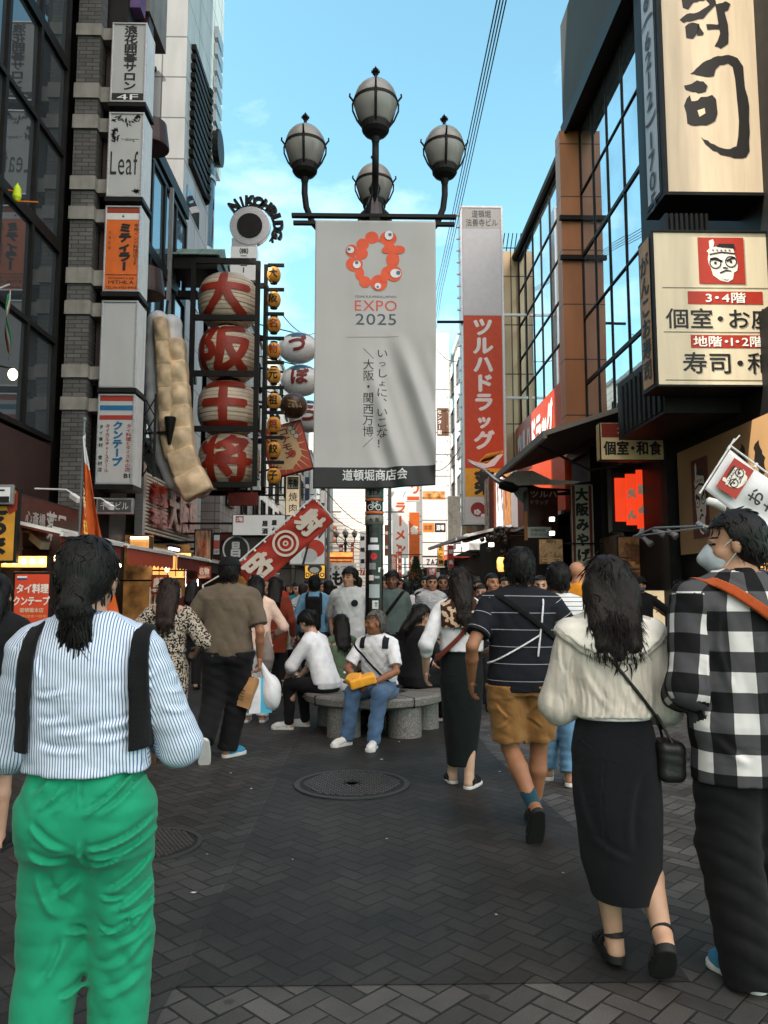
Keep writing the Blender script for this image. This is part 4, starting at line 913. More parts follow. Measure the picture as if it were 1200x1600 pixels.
s.rect(.12, .05, .76, .30, BK).rect(.18, .075, .64, .25, (205, 190, 170), 2).text('牛角', .22, .10, .56, .2, BK, bold=.05, lay=3).text('焼肉', .2, .40, .62, .55, BK, 'v', .01).bracket([((s.fr[0] - Z_ * .6 + Y_ * .15), (s.fr[0] - Z_ * .6 - X_ * 2.3 + Y_ * .15))], M_black).done()
s = signF('banner_board', 'white awning board with red 2階 square and black lettering', 'sign', (363, 804, 446, 837), 18.6, .3, M_black, M_whitepanel, frame=.015)
s.rect(.06, .08, .15, .30, RD).text('2階', .075, .13, .12, .2, WH, bold=.03, lay=2).text('居酒', .56, .24, .11, .72, BK, 'v', .05).text('屋台', .74, .2, .1, .7, BK, 'v', .05).bracket([(s.fr[0] - Z_ * .2 + Y_ * .2, s.fr[0] - X_ * 2.2 - Z_ * .2 + Y_ * .2)], M_black).done()
s = signF('dark_shop_sign', 'dark brown shop sign with white round crest under the white board', 'sign', (352, 838, 440, 880), 18.8, .2, M_dark, mat('dark_brown_board', (.03, .016, .012), rough=.5), frame=.015)
s.disc(.19, .48, .33, (190, 190, 190), 1); s.disc(.19, .48, .29, (25, 18, 16), 2); s.text('昌', .11, .22, .15, .55, (190, 190, 190), bold=.04, lay=3); s.text('SHOTENGAI CAFE', .2, .03, .6, .1, (90, 80, 75)); s.bracket([(s.fr[0] - Z_ * .3 + Y_ * .15, s.fr[0] - X_ * 1.9 - Z_ * .3 + Y_ * .15)], M_black).done()
s = signF('red_frame_board', 'dark red wide board hanging under the lantern frame', 'sign', (356, 769, 402, 790), 19.9, .1, M_darkred, M_darkred); s.text('餃子の王様', .06, .25, .88, .5, (110, 25, 15), bold=.03).bracket([(s.fr[0] + X_ * .2 + Y_ * .05, s.fr[0] + X_ * .2 + Z_ * .25 + Y_ * .05), (s.fr[0] + X_ * .6 + Y_ * .05, s.fr[0] + X_ * .6 + Z_ * .25 + Y_ * .05)], M_black).done()
FYb = 11.0
pA, pB, pC = at(490, 779, FYb), at(522, 815, FYb), at(366, 886, FYb)
u = (pB - pA); wd = u.length; u.normalize(); v = (pA - pC); ht = v.length; v = (v - u * v.dot(u)).normalized()
tb = empty('target_flag', pC, 'tilted red flag with white rings reading 射的', 'flag'); fr = (pA, u, v, -Y_)
b = MB(); n1, n2 = 10, 30; V = [pA + u * wd * i / n1 - v * ht * j / n2 + Y_ * (.02 * math.sin(i * .8 + j * .35)) for j in range(n2 + 1) for i in range(n1 + 1)]
b.add(V, [(j * (n1 + 1) + i, (j + 1) * (n1 + 1) + i, (j + 1) * (n1 + 1) + i + 1, j * (n1 + 1) + i + 1) for j in range(n2) for i in range(n1)]); cl = b.build('cloth', mat('flag_red', (.36, .028, .016), rough=.8, var=.1), tb, smooth=True)
cl.modifiers.new('s', 'SOLIDIFY').thickness = .004
b = MB(); cw = ink((205, 190, 178)); e = .03
b.text('射', fr, wd * .17, -ht * .05, wd * .66, ht * .25, 0, 'h', .06, e); b.text('的', fr, wd * .17, -ht * .69, wd * .66, ht * .26, 0, 'h', .06, e)
for r0, r1 in ((.155, .19), (.085, .115), (.02, .04)): b.ring((wd / 2, -ht * .485), r0, r1, fr, 0, e)
b.build('lettering', cw, tb)
b = MB(); b.tube([pA - u * .02 + v * .1, pC - u * .02 - v * .12], .012); b.tube([pA + v * .02 - u * .03, pB + v * .02], .01)
for q in range(9): b.tube([pA - u * .02 - v * ht * q / 8, pA + u * .02 - v * ht * q / 8], .016)
b.tube([pC - u * .02 - v * .12, pC - u * .1 - v * .5, Vector((pC.x - .3, FYb + .05, 0))], .014); b.build('flag_pole', M_white, tb)
s = signF('sushi_poster', 'white poster with a red sushi drawing right of the red flag', 'sign', (452, 815, 509, 883), 19, .1, M_grey, M_whitepanel)
s.disc(.70, .62, .22, (190, 55, 35), 1, rx=.24).disc(.55, .78, .17, (190, 190, 192), 2, rx=.2).poly([(.35, .98), (.52, .45), (.57, .45), (.42, .98)], (30, 30, 34), 3).poly([(.78, .35), (.98, .12), (.99, .2), (.82, .4)], (95, 70, 60), 2).bracket([(s.fr[0] - Z_ * .3 + Y_ * .05, s.fr[0] - X_ * 3.1 - Z_ * .3 + Y_ * .05)], M_black).done()
s = signF('yellow_sign', 'yellow sign with brown letters DOMO behind the denim shirt man', 'sign', (475, 882, 509, 905), 21, .2, M_black, mat('yellow_lit_sign', (.85, .45, .07), rough=.4, emit=.2))
s.text('DOMO', .08, .55, .86, .30, (70, 25, 15), bold=.06).disc(.5, .30, .13, (60, 80, 70), 1, rx=.2).disc(.48, .38, .08, (215, 215, 210), 2, rx=.13)
s.bracket([(s.fr[0] + X_ * .26 - Z_ * s.h + Y_ * .1, s.fr[0] + X_ * .26 - Z_ * 1.75 + Y_ * .1)], M_black).done()
def wire(name, label, pts, r=.012, sag=.0):
  P = []
  for i in range(len(pts) - 1):
    a, c = Vector(pts[i]), Vector(pts[i + 1])
    for q in range(12): t = q / 12; P.append(a.lerp(c, t) - Z_ * sag * 4 * t * (1 - t))
  P.append(Vector(pts[-1])); b = MB(); b.tube(P, r, 6); o = b.build(name, M_black); tag(o, label, 'cable'); return o
for q, lab in enumerate(('leftmost', 'second', 'third', 'rightmost')):
  a, c = at(789 + q * 5, -60, 9.0 + q * .15), at(681 + q * 3.2, 455, 36); wire('overhead_cable', 'black overhead cable over the street, %s of four parallel ones' % lab, [a, c, at(668 + q * 2, 560, 60)], .011, .05)
for (p0, p1, lab) in (((500, 755, 30), (578, 822, 45), 'thick sagging cable left of the lamp pole under the banner'), ((500, 790, 30), (585, 835, 50), 'lower sagging cable left of the lamp pole'), ((440, 490, 26), (492, 520, 40), 'thin cable left of the banner above the blowfish signs'), ((680, 735, 40), (724, 690, 30), 'thick black cable right of the banner by the drugstore sign'), ((683, 545, 40), (724, 560, 30), 'thin sagging wire right of the banner'), ((497, 810, 34), (590, 868, 60), 'lowest sagging cable left of the lamp pole')):
  wire('street_cable', lab, [at(*p0), at(*p1)], .02, .35)
wire('pipe_arm', 'black steel arm between the banner and the drugstore sign', [at(683, 503, 25.9), at(724, 503, 25.9)], .05)
def signL(name, label, cat, y0, y1, z0, z1, x, depth, house, face, **k): return Sign(name, label, cat, frL(y0, z1, x), y1 - y0, z1 - z0, depth, house, face, **k)
def signR(name, label, cat, y0, y1, z0, z1, x, depth, house, face, **k): return Sign(name, label, cat, frR(y1, z1, x), y1 - y0, z1 - z0, depth, house, face, **k)
p = onx(30, 770, -4.7); q = onx(122, 835, -4.7)
s = signL('pharmacy_sign', 'long brown pharmacy sign reading 心斎橋 薬局 at the left', 'sign', p.y, q.y, 2.05, p.z, -4.7, .25, M_maroon, mat('brown_board', (.10, .026, .016), rough=.55, var=.2))
s.text('心斎橋', .10, .30, .30, .26, (190, 185, 180), bold=.03).text('みかどや', .12, .62, .24, .16, (150, 140, 135)).text('薬局', .42, .22, .34, .60, (205, 200, 196), bold=.03).text('ドラッグ', .8, .45, .18, .3, (70, 30, 22)).bracket([(s.fr[0] - Z_ * .3 - X_ * .2, s.fr[0] - Z_ * .3 - X_ * .5 )], M_black).done()
def stall(y0, y1, xf, label, cloth, lit, zt=2.08, goods=True):
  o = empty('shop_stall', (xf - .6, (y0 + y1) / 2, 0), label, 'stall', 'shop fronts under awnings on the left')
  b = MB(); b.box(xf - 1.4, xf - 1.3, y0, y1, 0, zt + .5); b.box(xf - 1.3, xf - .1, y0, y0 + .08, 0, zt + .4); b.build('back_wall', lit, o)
  b = MB(); A = [Vector((xf - 1.2, y0, zt + .35)), Vector((xf - 1.2, y1, zt + .35)), Vector((xf + .35, y1, zt)), Vector((xf + .35, y0, zt))]
  b.add([a_ + Z_ * d for d in (0, .03) for a_ in A], [(0, 1, 2, 3), (7, 6, 5, 4), (0, 3, 7, 4), (3, 2, 6, 7), (2, 1, 5, 6), (1, 0, 4, 5)])
  n_ = int((y1 - y0) / .12)
  b.add([(xf + .37, y0 + (y1 - y0) * i / n_, zt - d - (.04 * (i % 2) if d else 0)) for i in range(n_ + 1) for d in (0, .22)], [(2 * i, 2 * i + 1, 2 * i + 3, 2 * i + 2) for i in range(n_)]); b.build('awning', cloth, o)
  b = MB(); b.bar((xf + .38, y0, zt + .02), (xf + .38, y1, zt + .02), .04, .05); b.bar((xf - 1.2, y0, zt + .4), (xf + .38, y0, zt + .04), .03, .04); b.build('awning_rail', M_white, o)
  b = MB(); b.box(xf - 1.0, xf + .05, y0 + .2, y1 - .2, 0, .8); b.build('counter', M_wood, o, bevel=.01)
  b = MB()
  b.ell((xf - .1, y0 + 1.1, zt - .22), (.04, .04, .05), 12, 8)
  b.build('light_bulb', M_bulb, o)
  b = MB(); b.box(xf - 1.25, xf - 1.0, y0 + .1, y1 - .1, zt - .05, zt + .02); b.build('lit_strip', M_warm, o)
  return o
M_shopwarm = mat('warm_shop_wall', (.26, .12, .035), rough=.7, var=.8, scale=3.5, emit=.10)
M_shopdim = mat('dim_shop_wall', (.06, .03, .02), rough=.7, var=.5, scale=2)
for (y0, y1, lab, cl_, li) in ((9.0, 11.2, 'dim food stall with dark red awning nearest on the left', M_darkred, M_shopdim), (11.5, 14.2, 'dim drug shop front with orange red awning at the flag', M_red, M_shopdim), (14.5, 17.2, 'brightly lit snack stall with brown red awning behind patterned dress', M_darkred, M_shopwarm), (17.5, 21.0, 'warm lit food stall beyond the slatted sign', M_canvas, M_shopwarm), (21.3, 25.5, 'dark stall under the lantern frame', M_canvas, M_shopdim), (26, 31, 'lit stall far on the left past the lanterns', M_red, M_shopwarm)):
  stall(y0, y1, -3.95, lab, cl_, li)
goods_cols = [(200, 150, 60), (170, 40, 30), (210, 205, 195), (60, 90, 120), (120, 70, 40)]
for k in range(34):
  y = 9.3 + k * .42; c = goods_cols[k % 5]; b = MB(); h = random.uniform(.12, .3); x = -4.5 + random.uniform(-.3, .35); w_ = random.uniform(.1, .17)
  if any(abs(y - e) < .28 for e in (11.35, 14.35, 17.35, 21.15)): continue
  b.box(x - .12, x + .12, y - w_, y + w_, .802, .802 + h); b.box(x - .125, x + .125, y - w_ - .004, y + w_ + .004, .802 + h, .802 + h + .03)
  b.build('goods_box', ink(c)); o = bpy.context.scene.objects[-1] if False else None
for o in [q for q in SC.objects if q.name.startswith('goods_box')]: tag(o, 'box of goods on a stall counter along the left side', 'box', 'boxes of goods on the stall counters')
o = empty('wire_rack', (-3.55, 13.6, 0), 'white wire rack of leaflets standing before the left shops', 'rack'); b = MB()
for z in (.3, .6, .9, 1.2, 1.45):
  b.bar((-3.7, 13.2, z), (-3.7, 14.1, z), .015, .015); b.bar((-3.4, 13.2, z), (-3.4, 14.1, z), .015, .015); b.bar((-3.7, 13.2, z), (-3.4, 13.2, z), .015, .015)
for y in (13.2, 13.5, 13.8, 14.1):
  for x in (-3.7, -3.4): b.bar((x, y, 0), (x, y, 1.5), .015, .015)
b.build('wire_frame', M_white, o); b = MB()
for z in (.35, .65, .95):
  for k in range(4): b.box(-3.66, -3.44, 13.25 + k * .21, 13.40 + k * .21, z, z + .2)
b.build('leaflet', cm_('leaflet_paper', (190, 180, 165), var=.4, scale=9), o)
o = empty('banner_flag', (at(122, 800, 9.6).x, 9.6, 0), 'tall orange banner flag reading 道頓堀 on a grey pole at the left', 'flag'); px_ = at(124, 800, 9.6).x
b = MB(); b.tube([(px_, 9.6, 0), (px_ + .02, 9.6, at(126, 655, 9.6).z)], .014, 8); b.ell((px_ + .02, 9.6, at(126, 655, 9.6).z), (.025, .025, .03), 10, 8); b.build('flag_pole', cm_('grey_blue_pole', (110, 122, 130)), o)
zt, zb_ = at(127, 672, 9.6).z, at(140, 880, 9.6).z - .5; n1, n2 = 8, 40
def nob(i, j):
  t = j / n2; x = px_ + .02 + (i / n1) * (.05 + .50 * t) ; return Vector((x, 9.6 - .12 * (i / n1) + .05 * math.sin(i * 1.1 + t * 5), zt + (zb_ - zt) * t - (i / n1) * .22 * (1 - t * .3)))
b = MB(); b.add([nob(i, j) for j in range(n2 + 1) for i in range(n1 + 1)], [(j * (n1 + 1) + i, (j + 1) * (n1 + 1) + i, (j + 1) * (n1 + 1) + i + 1, j * (n1 + 1) + i + 1) for j in range(n2) for i in range(n1)])
b.m = [1 if j < 6 else 0 for j in range(n2) for i in range(n1)]
c = b.build('cloth', [mat('flag_orange', (.60, .10, .015), rough=.8, var=.2), M_white], o, smooth=True); c.modifiers.new('s', 'SOLIDIFY').thickness = .003
def nobtext(t, i0, i1, j0, j1, m):
  V, Fc = text2d(t, 1, 1, 'v', .05); V, Fc = cut_text(V, Fc, .2, .04); b = MB()
  P = []
  for a, d in V:
    I = i0 + (i1 - i0) * a; J = j0 + (j1 - j0) * -d; q0 = nob(I, J); P.append(q0 + Vector((-.012, -.022, 0)))
  b.add(P, Fc); b.build('lettering', m, o)
nobtext('なにわ名物', 1.2, 4.6, 7, 19, ink((230, 200, 150))); nobtext('道頓堀本店', 1.0, 4.4, 20, 36, ink((235, 205, 90))); nobtext('串カツ', 5.2, 7.6, 10, 36, ink((30, 18, 14)))
s = signF('yellow_poster', 'yellow poster board with big black letters at the left edge', 'sign', (-40, 762, 27, 880), 8.6, .08, M_black, mat('yellow_board', (.62, .28, .03), rough=.5, var=.15))
s.text('だるま', .25, .1, .55, .8, BK, 'v', .09).poly([(.7, .2), (.98, .05), (.98, .3), (.8, .36)], (150, 50, 25)).done()
s = signF('white_plate_sign', 'small white plate sign above the yellow poster', 'sign', (-30, 757, 20, 788), 8.5, .05, M_grey, M_whitepanel); s.rect(.55, .25, .2, .08, BK).rect(.1, .6, .8, .3, BK).done()
x0, x1, z0, z1 = rect(2, 869, 74, 886, 8.8)
o = empty('bulb_board', ((x0 + x1) / 2, 8.8, z0), 'warm lit marquee strip with round bulbs above the red menu', 'sign'); blk(o, 'board', M_warm, (x0, x1, 8.8, 8.9, z0, z1))
for k in range(5): b = MB(); b.ell((x0 + (k + .5) * (x1 - x0) / 5, 8.77, (z0 + z1) / 2), (.028, .028, .028), 12, 8); b.build('bulb', M_bulb, o, smooth=True)
b = MB(); b.box(x0 - .05, x0, 8.78, 8.86, 0, z1); b.box(x1, x1 + .05, 8.78, 8.86, 0, z1); b.build('post', M_black, o)
s = signF('menu_board', 'red menu board reading タイ料理 クンテープ behind the striped shirt', 'sign', (18, 893, 80, 982), 8.7, .12, M_black, mat('red_menu', (.55, .055, .02), rough=.4, var=.1, emit=.05))
s.text('タイ料理', .12, .22, .8, .16, (235, 225, 215), bold=.05).text('クンテープ', .06, .44, .9, .15, (235, 225, 215), bold=.05).text('道頓堀本店', .22, .64, .6, .08, (225, 200, 170), bold=.02).text('タイ料理食べ放題', .1, .76, .8, .05, (225, 170, 90)).text('02', .1, .85, .3, .11, (235, 225, 215)).rect(.12, .08, .25, .035, (225, 225, 225)).rect(.12, .115, .25, .03, (40, 60, 110)).bracket([(s.fr[0] + X_ * .1 - Z_ * s.h + Y_ * .06, Vector((s.fr[0].x + .1, 8.76, 0))), (s.fr[0] + X_ * (s.w - .1) - Z_ * s.h + Y_ * .06, Vector((s.fr[0].x + s.w - .1, 8.76, 0)))], M_black).done()
for (px, py, Y, lab) in ((170, 790, 12.0, 'white security camera under the grey building sign'), (118, 778, 10.5, 'white security camera on an arm by the pharmacy sign'), (62, 845, 9.6, 'white floodlight on an arm under the pharmacy sign')):
  c = at(px, py, Y); o = empty('security_camera', c, lab, 'camera'); b = MB(); d = Vector((.6, -.5, -.35)).normalized(); k = 1.5 if 'flood' in lab else 1
  b.obox(c, d * .11 * k, d.cross(Z_).normalized() * .04 * k, d.cross(d.cross(Z_)).normalized() * .035 * k); b.build('housing', M_white, o, bevel=.008)
  b = MB(); b.tube([c - d * .08 + Z_ * .03, c + Vector((-.15, .05, .12)), (c.x - .6, c.y + .1, c.z + .14)], .012); b.build('arm', M_white, o)
p0, p1 = onx(226, 735, -4.55), onx(304, 785, -4.55); z0, z1 = onx(226, 832, -4.55).z, p0.z
o = empty('slatted_sign', (-4.55, (p0.y + p1.y) / 2, z0), 'slatted wall sign with raised red letters below the dumpling plate', 'sign'); b = MB(); n_ = 17
for k in range(n_): z = z0 + (z1 - z0) * (k + .5) / n_; b.box(-4.60, -4.55, p0.y, p1.y, z - .022, z + .022)
b.build('slats', cm_('pale_slat', (215, 208, 195), rough=.5), o); blk(o, 'backing', M_black, (-4.9, -4.7, p0.y, p1.y, z0, z1)); blk(o, 'end_post', M_steel, (-4.66, -4.5, p0.y - .2, p0.y - .02, z0 - .25, z1 + .15))
b = MB(); fr = frL(p0.y, z1, -4.44); hh = z1 - z0; ww = p1.y - p0.y
for (t, x, y, w_, h_) in (('赤鬼', .06, .13, .26, .36), ('本店', .06, .54, .26, .33), ('大阪焼', .36, .12, .62, .72)): b.text(t, fr, x * ww, -y * hh, w_ * ww, h_ * hh, 0, 'h', .05, 0); b.text(t, fr, x * ww, -y * hh, w_ * ww, h_ * hh, 0, 'h', .05, -.04); b.text(t, fr, x * ww, -y * hh, w_ * ww, h_ * hh, 0, 'h', .05, -.08)
b.build('raised_letters', mat('red_acrylic', (.33, .014, .008), rough=.3, var=.3), o)
s = signF('flame_poster', 'dark poster with a warm flame picture right of the slatted sign', 'sign', (303, 827, 331, 878), 18.2, .1, M_black, mat('flame_picture', (.30, .16, .09), rough=.5, var=.9, scale=4, stretch=(3, 1, .7))); s.text('特選', .25, .3, .5, .5, (190, 70, 30), 'v').bracket([(s.fr[0] - Z_ * .3 + Y_ * .05, s.fr[0] - X_ * 1.2 - Z_ * .3 + Y_ * .05)], M_black).done()
s = signF('grey_poster', 'small pale poster board left of the round crest sign', 'sign', (332, 834, 345, 868), 18.4, .06, M_black, M_greypanel); s.rect(.15, .3, .7, .4, (150, 60, 50)).text('営業中', .2, .75, .6, .15, BK).bracket([(s.fr[0] - Z_ * .2 + Y_ * .05, s.fr[0] - X_ * 1.4 - Z_ * .2 + Y_ * .05)], M_black).done()
s = signF('shop_fascia_sign', 'lit brown fascia board with script above the warm stall', 'sign', (200, 838, 235, 872), 14.3, .2, M_wood, M_warmdim); s.text('Happy', .1, .2, .8, .3, (235, 150, 60)).rect(.1, .03, .8, .08, M_tube).done()
for (x0_, y0_, x1_, y1_, Y) in ((232, 862, 300, 905, 17.0), (288, 884, 312, 918, 16.6)):
  s = signF('lit_board', 'glowing amber wall board of the warm stall' if Y == 17 else 'glowing board with a red heart card', 'sign', (x0_, y0_, x1_, y1_), Y, .1, M_wood, M_warm if Y == 17 else M_tube)
  if Y != 17: s.rect(.1, .15, .75, .7, (150, 35, 25)).disc(.45, .45, .08, BK, 2)
  else:
    for k in range(5): s.rect(.05 + .19 * k, .1, .02, .8, (120, 60, 20))
  s.done()
for (px, py, Y, lab) in ((240, 875, 14.2, 'tube light under the warm stall awning'), (272, 858, 16.5, 'tube light below the slatted sign'), (292, 878, 17.8, 'farther tube light below the slatted sign')):
  c = at(px, py, Y); o = empty('tube_light', c, lab, 'light'); blk(o, 'tube', M_tube, (c.x - .03, c.x + .03, c.y - .35, c.y + .35, c.z - .02, c.z + .02)); blk(o, 'holder', M_black, (c.x - .05, c.x + .05, c.y - .4, c.y + .4, c.z + .021, c.z + .07))
c = gnd(470, 1027); o = empty('traffic_cone', c, 'orange traffic cone standing behind the child', 'traffic cone'); b = MB(); b.lathe([(.17, .03), (.04, .68), (.02, .7)], c, 20); b.build('cone', cm_('cone_orange', (225, 75, 35)), o, smooth=True)
b = MB(); b.box(c.x - .2, c.x + .2, c.y - .2, c.y + .2, 0, .03); b.build('base', cm_('cone_base', (200, 65, 30)), o)
RX0, RY = at(1034, 150, 10.0).x, 10.0
face_cream = M_cream
x0, x1, z0, z1 = rect(1030, -140, 1194, 306, RY)
s = Sign('sushi_sign', 'tall cream sign with black brush writing 寿司 in a black frame', 'sign', frF(x0, z1, RY), x1 - x0, z1 - z0, .72, M_black, face_cream, frame=.05, frame_mat=M_black)
def tp(pts, ox, oy, k): return [(((ox + a * k) - 1030) / 164, ((oy + b_ * k) - (-140)) / 446) for a, b_ in pts]
K = 340 / 1200
tr = lambda pts: tp(pts, 860, 0, K)
INKB = (26, 22, 20)
def rough(pts, n=6, amp=.006):
  out = []
  for i in range(len(pts)):
    a, c_ = pts[i], pts[(i + 1) % len(pts)]
    L_ = math.hypot(c_[0] - a[0], c_[1] - a[1]); m_ = max(1, int(L_ / .03))
    for q in range(m_): t = q / m_; out.append((a[0] + (c_[0] - a[0]) * t + random.uniform(-amp, amp) * (q > 0), a[1] + (c_[1] - a[1]) * t + random.uniform(-amp, amp) * .5 * (q > 0)))
  return out
STR = [
 [(765, 425), (800, 395), (860, 350), (920, 325), (980, 318), (1030, 335), (1058, 380), (1062, 500), (1080, 600), (1076, 740), (1070, 840), (1050, 872), (985, 880), (930, 865), (870, 840), (830, 805), (808, 765), (860, 800), (920, 825), (965, 830), (1000, 815), (1012, 760), (1020, 680), (1015, 560), (1010, 450), (1000, 385), (975, 365), (930, 375), (905, 400), (895, 435), (850, 440)],
 [(728, 490), (770, 480), (800, 460), (835, 465), (858, 490), (845, 522), (800, 532), (760, 520), (735, 512)],
 [(740, 560), (760, 540), (830, 550), (880, 538), (900, 560), (905, 640), (890, 680), (840, 705), (780, 708), (738, 695), (735, 640), (724, 600)],
 [(640, -60), (700, -40), (900, -70), (905, -30), (870, 10), (800, 30), (770, 70), (740, 60), (735, 10), (700, 5), (650, 8)],
 [(720, 128), (760, 95), (830, 80), (890, 40), (870, 15), (920, -5), (925, 40), (880, 85), (850, 120), (800, 130), (740, 145)],
 [(920, 40), (980, 20), (1005, 35), (990, 70), (970, 80), (985, 150), (982, 255), (940, 285), (905, 272), (925, 240), (940, 200), (932, 140)],
 [(865, 150), (940, 148), (935, 178), (870, 182)], [(748, 165), (790, 142), (828, 150), (815, 200), (790, 232), (752, 228)], [(820, 150), (850, 200), (842, 212), (812, 215)]]
HOL = [[(755, 535), (790, 528), (822, 545), (800, 570), (765, 575)], [(795, 625), (835, 612), (838, 640), (805, 660)]]
for st in STR: s.poly(rough(tr(st)), INKB, 1, 'brush_lettering')
for st in HOL: s.poly(rough(tr(st)), (222, 195, 165), 2, 'brush_gap')
sd = Sign('sushi_sign_side', 'x', 'x', frR(RY + .64, z1 - .05, x0 - .012), .56, z1 - z0 - .12, .01, M_black, M_greypanel, frame=.06)
for ch in list(sd.root.children): ch.parent = s.root; ch.matrix_parent_inverse = pinv(s.root)
V_ = MB(); hh = z1 - z0; ky = lambda py: z1 - (py + 140) / 446 * hh
b = MB(); b.text('06(6212)1705', frR(RY + .56, ky(-70), x0 - .02), 0, 0, .40, ky(-70) - ky(312), 0, 'v', .015, .004); b.build('phone_lettering', ink((50, 50, 55)), s.root)
bpy.data.objects.remove(sd.root)
s.bracket([(Vector((x1 + .0, RY + .3, z0 + .3)), Vector((5.4, RY + .3, z0 + .3))), (Vector((x1, RY + .3, z0 + 2)), Vector((5.4, RY + .3, z0 + 2)))], M_black, .1)
s.done()
def face_emblem(sg, x, y, w, h, lay=2, bgc=(165, 45, 28)):
  """red square with a stern man in a knotted headband and spectacles (shop crest), drawn in flat shapes"""
  P = lambda pts: [(x + a * w, y + b_ * h) for a, b_ in pts]
  wt, bk = (232, 222, 210), (24, 20, 20)
  if bgc: sg.rect(x, y, w, h, bgc, lay, 'crest')
  sg.poly(P([(.22, .34), (.18, .30), (.25, .24), (.24, .08), (.33, .04), (.36, .12), (.33, .22), (.50, .16), (.68, .18), (.76, .22), (.80, .40), (.83, .50), (.85, .60), (.83, .72), (.76, .76), (.73, .90), (.62, .97), (.45, .93), (.30, .82), (.26, .66), (.22, .58), (.20, .48)]), wt, lay + 1, 'crest')
  sg.poly(P([(.38, .20), (.46, .14), (.78, .14), (.80, .24), (.66, .23), (.52, .22)]), bk, lay + 2, 'crest')
  for pts in ([(.24, .36), (.50, .31), (.80, .34), (.80, .37), (.50, .34), (.24, .39)], [(.24, .46), (.32, .44), (.52, .50), (.52, .54), (.34, .50), (.26, .51)], [(.60, .50), (.74, .42), (.80, .43), (.80, .47), (.72, .48), (.62, .54)], [(.44, .76), (.58, .70), (.70, .72), (.70, .74), (.58, .735), (.46, .79)], [(.50, .66), (.56, .64), (.64, .66), (.62, .68), (.54, .68)], [(.44, .88), (.6, .92), (.68, .89), (.6, .935)]): sg.poly(P(pts), bk, lay + 2, 'crest')
  a_ = w * sg.w
  for cx, cy in ((.36, .56), (.70, .53)):
    sg.mb(bk, 'crest').ring(((x + cx * w) * sg.w, -(y + cy * h) * sg.h), .105 * a_, .13 * a_, sg.fr, 0, .004 * (lay + 2)); sg.disc(x + cx * w, y + cy * h, .03 * a_, bk, lay + 2, 'crest')
  for k in range(5): sg.rect(x + (.30 + .09 * k) * w, y + .265 * h, .04 * w, .035 * h, (120, 105, 95), lay + 2, 'crest')
x0, x1, z0, z1 = rect(1021, 361, 1290, 605, RY)
s = Sign('floor_guide_sign', 'wide cream floor guide sign with red crest reading 個室・お座敷', 'sign', frF(x0, z1, RY), x1 - x0, z1 - z0, .5, M_black, mat('cream_lit_panel', (.66, .56, .395), rough=.35, var=.08, scale=1.5, stretch=(5, 5, .5)), frame=.03, frame_mat=M_black)
fx = lambda px: (px - 1021) / 269; fy = lambda py: (py - 361) / 244
face_emblem(s, fx(1094), fy(372), 72 / 269, 73 / 244)
s.rect(fx(1075), fy(457), 117 / 269, 20 / 244, (165, 45, 28)).text('3・4階', fx(1103), fy(459), 62 / 269, 16 / 244, (240, 235, 225), bold=.03, lay=2)
s.text('個室・お座敷', fx(1040), fy(484), 205 / 269, 31 / 244, INKB, bold=.02).rect(fx(1077), fy(525), 117 / 269, 20 / 244, (165, 45, 28)).text('地階・1・2階', fx(1081), fy(527), 108 / 269, 16 / 244, (240, 235, 225), bold=.03, lay=2)
s.text('寿司・和食', fx(1064), fy(552), 176 / 269, 32 / 244, INKB, bold=.02)
for py in (451, 520, 594): s.rect(fx(1036), fy(py), 230 / 269, 1.2 / 244, (95, 85, 75))
b = MB(); b.add([(x0 - .010, RY + .06, z0 + .06), (x0 - .010, RY + .44, z0 + .06), (x0 - .010, RY + .44, z1 - .06), (x0 - .010, RY + .06, z1 - .06)], [(0, 3, 2, 1)]); b.build('side_panel', mat('tan_panel', (.50, .28, .12), rough=.5, var=.15), s.root)
b = MB(); b.text('がんこお寿司', frR(RY + .42, z1 - .25, x0 - .012), 0, 0, .34, z1 - z0 - .4, 0, 'v', .03); b.build('side_lettering', ink(INKB), s.root)
b = MB()
for q in range(9): b.box(x0 + .25 + q * .07, x0 + .29 + q * .07, RY + .1, RY + .3, z1 + .02, z1 + .3)
b.box(x0 + .2, 5.6, RY + .1, RY + .4, z1 - .1, z1 - .01); b.build('bracket', M_black, s.root)
s.done()
o = building('shop_canopy_box', 'black boxed canopy over the restaurant entrance below the floor guide sign', 'canopy'); blk(o, 'box', M_black, (4.2, 5.29, 10.6, 12.6, 3.95, 4.9)); blk(o, 'ribs', M_dark, *[(4.18, 4.2, 10.7 + k * .2, 10.8 + k * .2, 4.0, 4.8) for k in range(9)])
x0, x1, z0, z1 = rect(938, 660, 1038, 719, 13.0)
s = Sign('basement_sign', 'small sign with red band reading 地階 over 個室・和食', 'sign', frF(x0, z1, 13.0), x1 - x0, z1 - z0, .22, M_black, mat('cream_lit_small', (.64, .49, .27), rough=.4), frame=.012)
s.rect(.02, .03, .96, .37, (120, 36, 24)).text('地階', .27, .09, .42, .25, (225, 200, 180), bold=.02, lay=2).text('個室・和食', .05, .50, .9, .36, INKB, bold=.04).bracket([(Vector((x1, 13.1, z1 - .1)), Vector((5.35, 13.1, z1 - .1))), (Vector((x1, 13.1, z0 + .1)), Vector((5.35, 13.1, z0 + .1)))], M_black)
b = MB(); b.add([(x0 - .008, 13.02, z0 + .02), (x0 - .008, 13.2, z0 + .02), (x0 - .008, 13.2, z1 - .02), (x0 - .008, 13.02, z1 - .02)], [(0, 3, 2, 1)]); b.build('side_panel', mat('yellow_side', (.55, .40, .18), rough=.5), s.root); s.done()
x0, x1, z0, z1 = rect(961, 734, 1012, 826, 14.6)
o = empty('red_lit_sign', ((x0 + x1) / 2, 14.6, z0), 'glowing red three panel sign with black edged white writing', 'sign'); wq = (x1 - x0) / 3
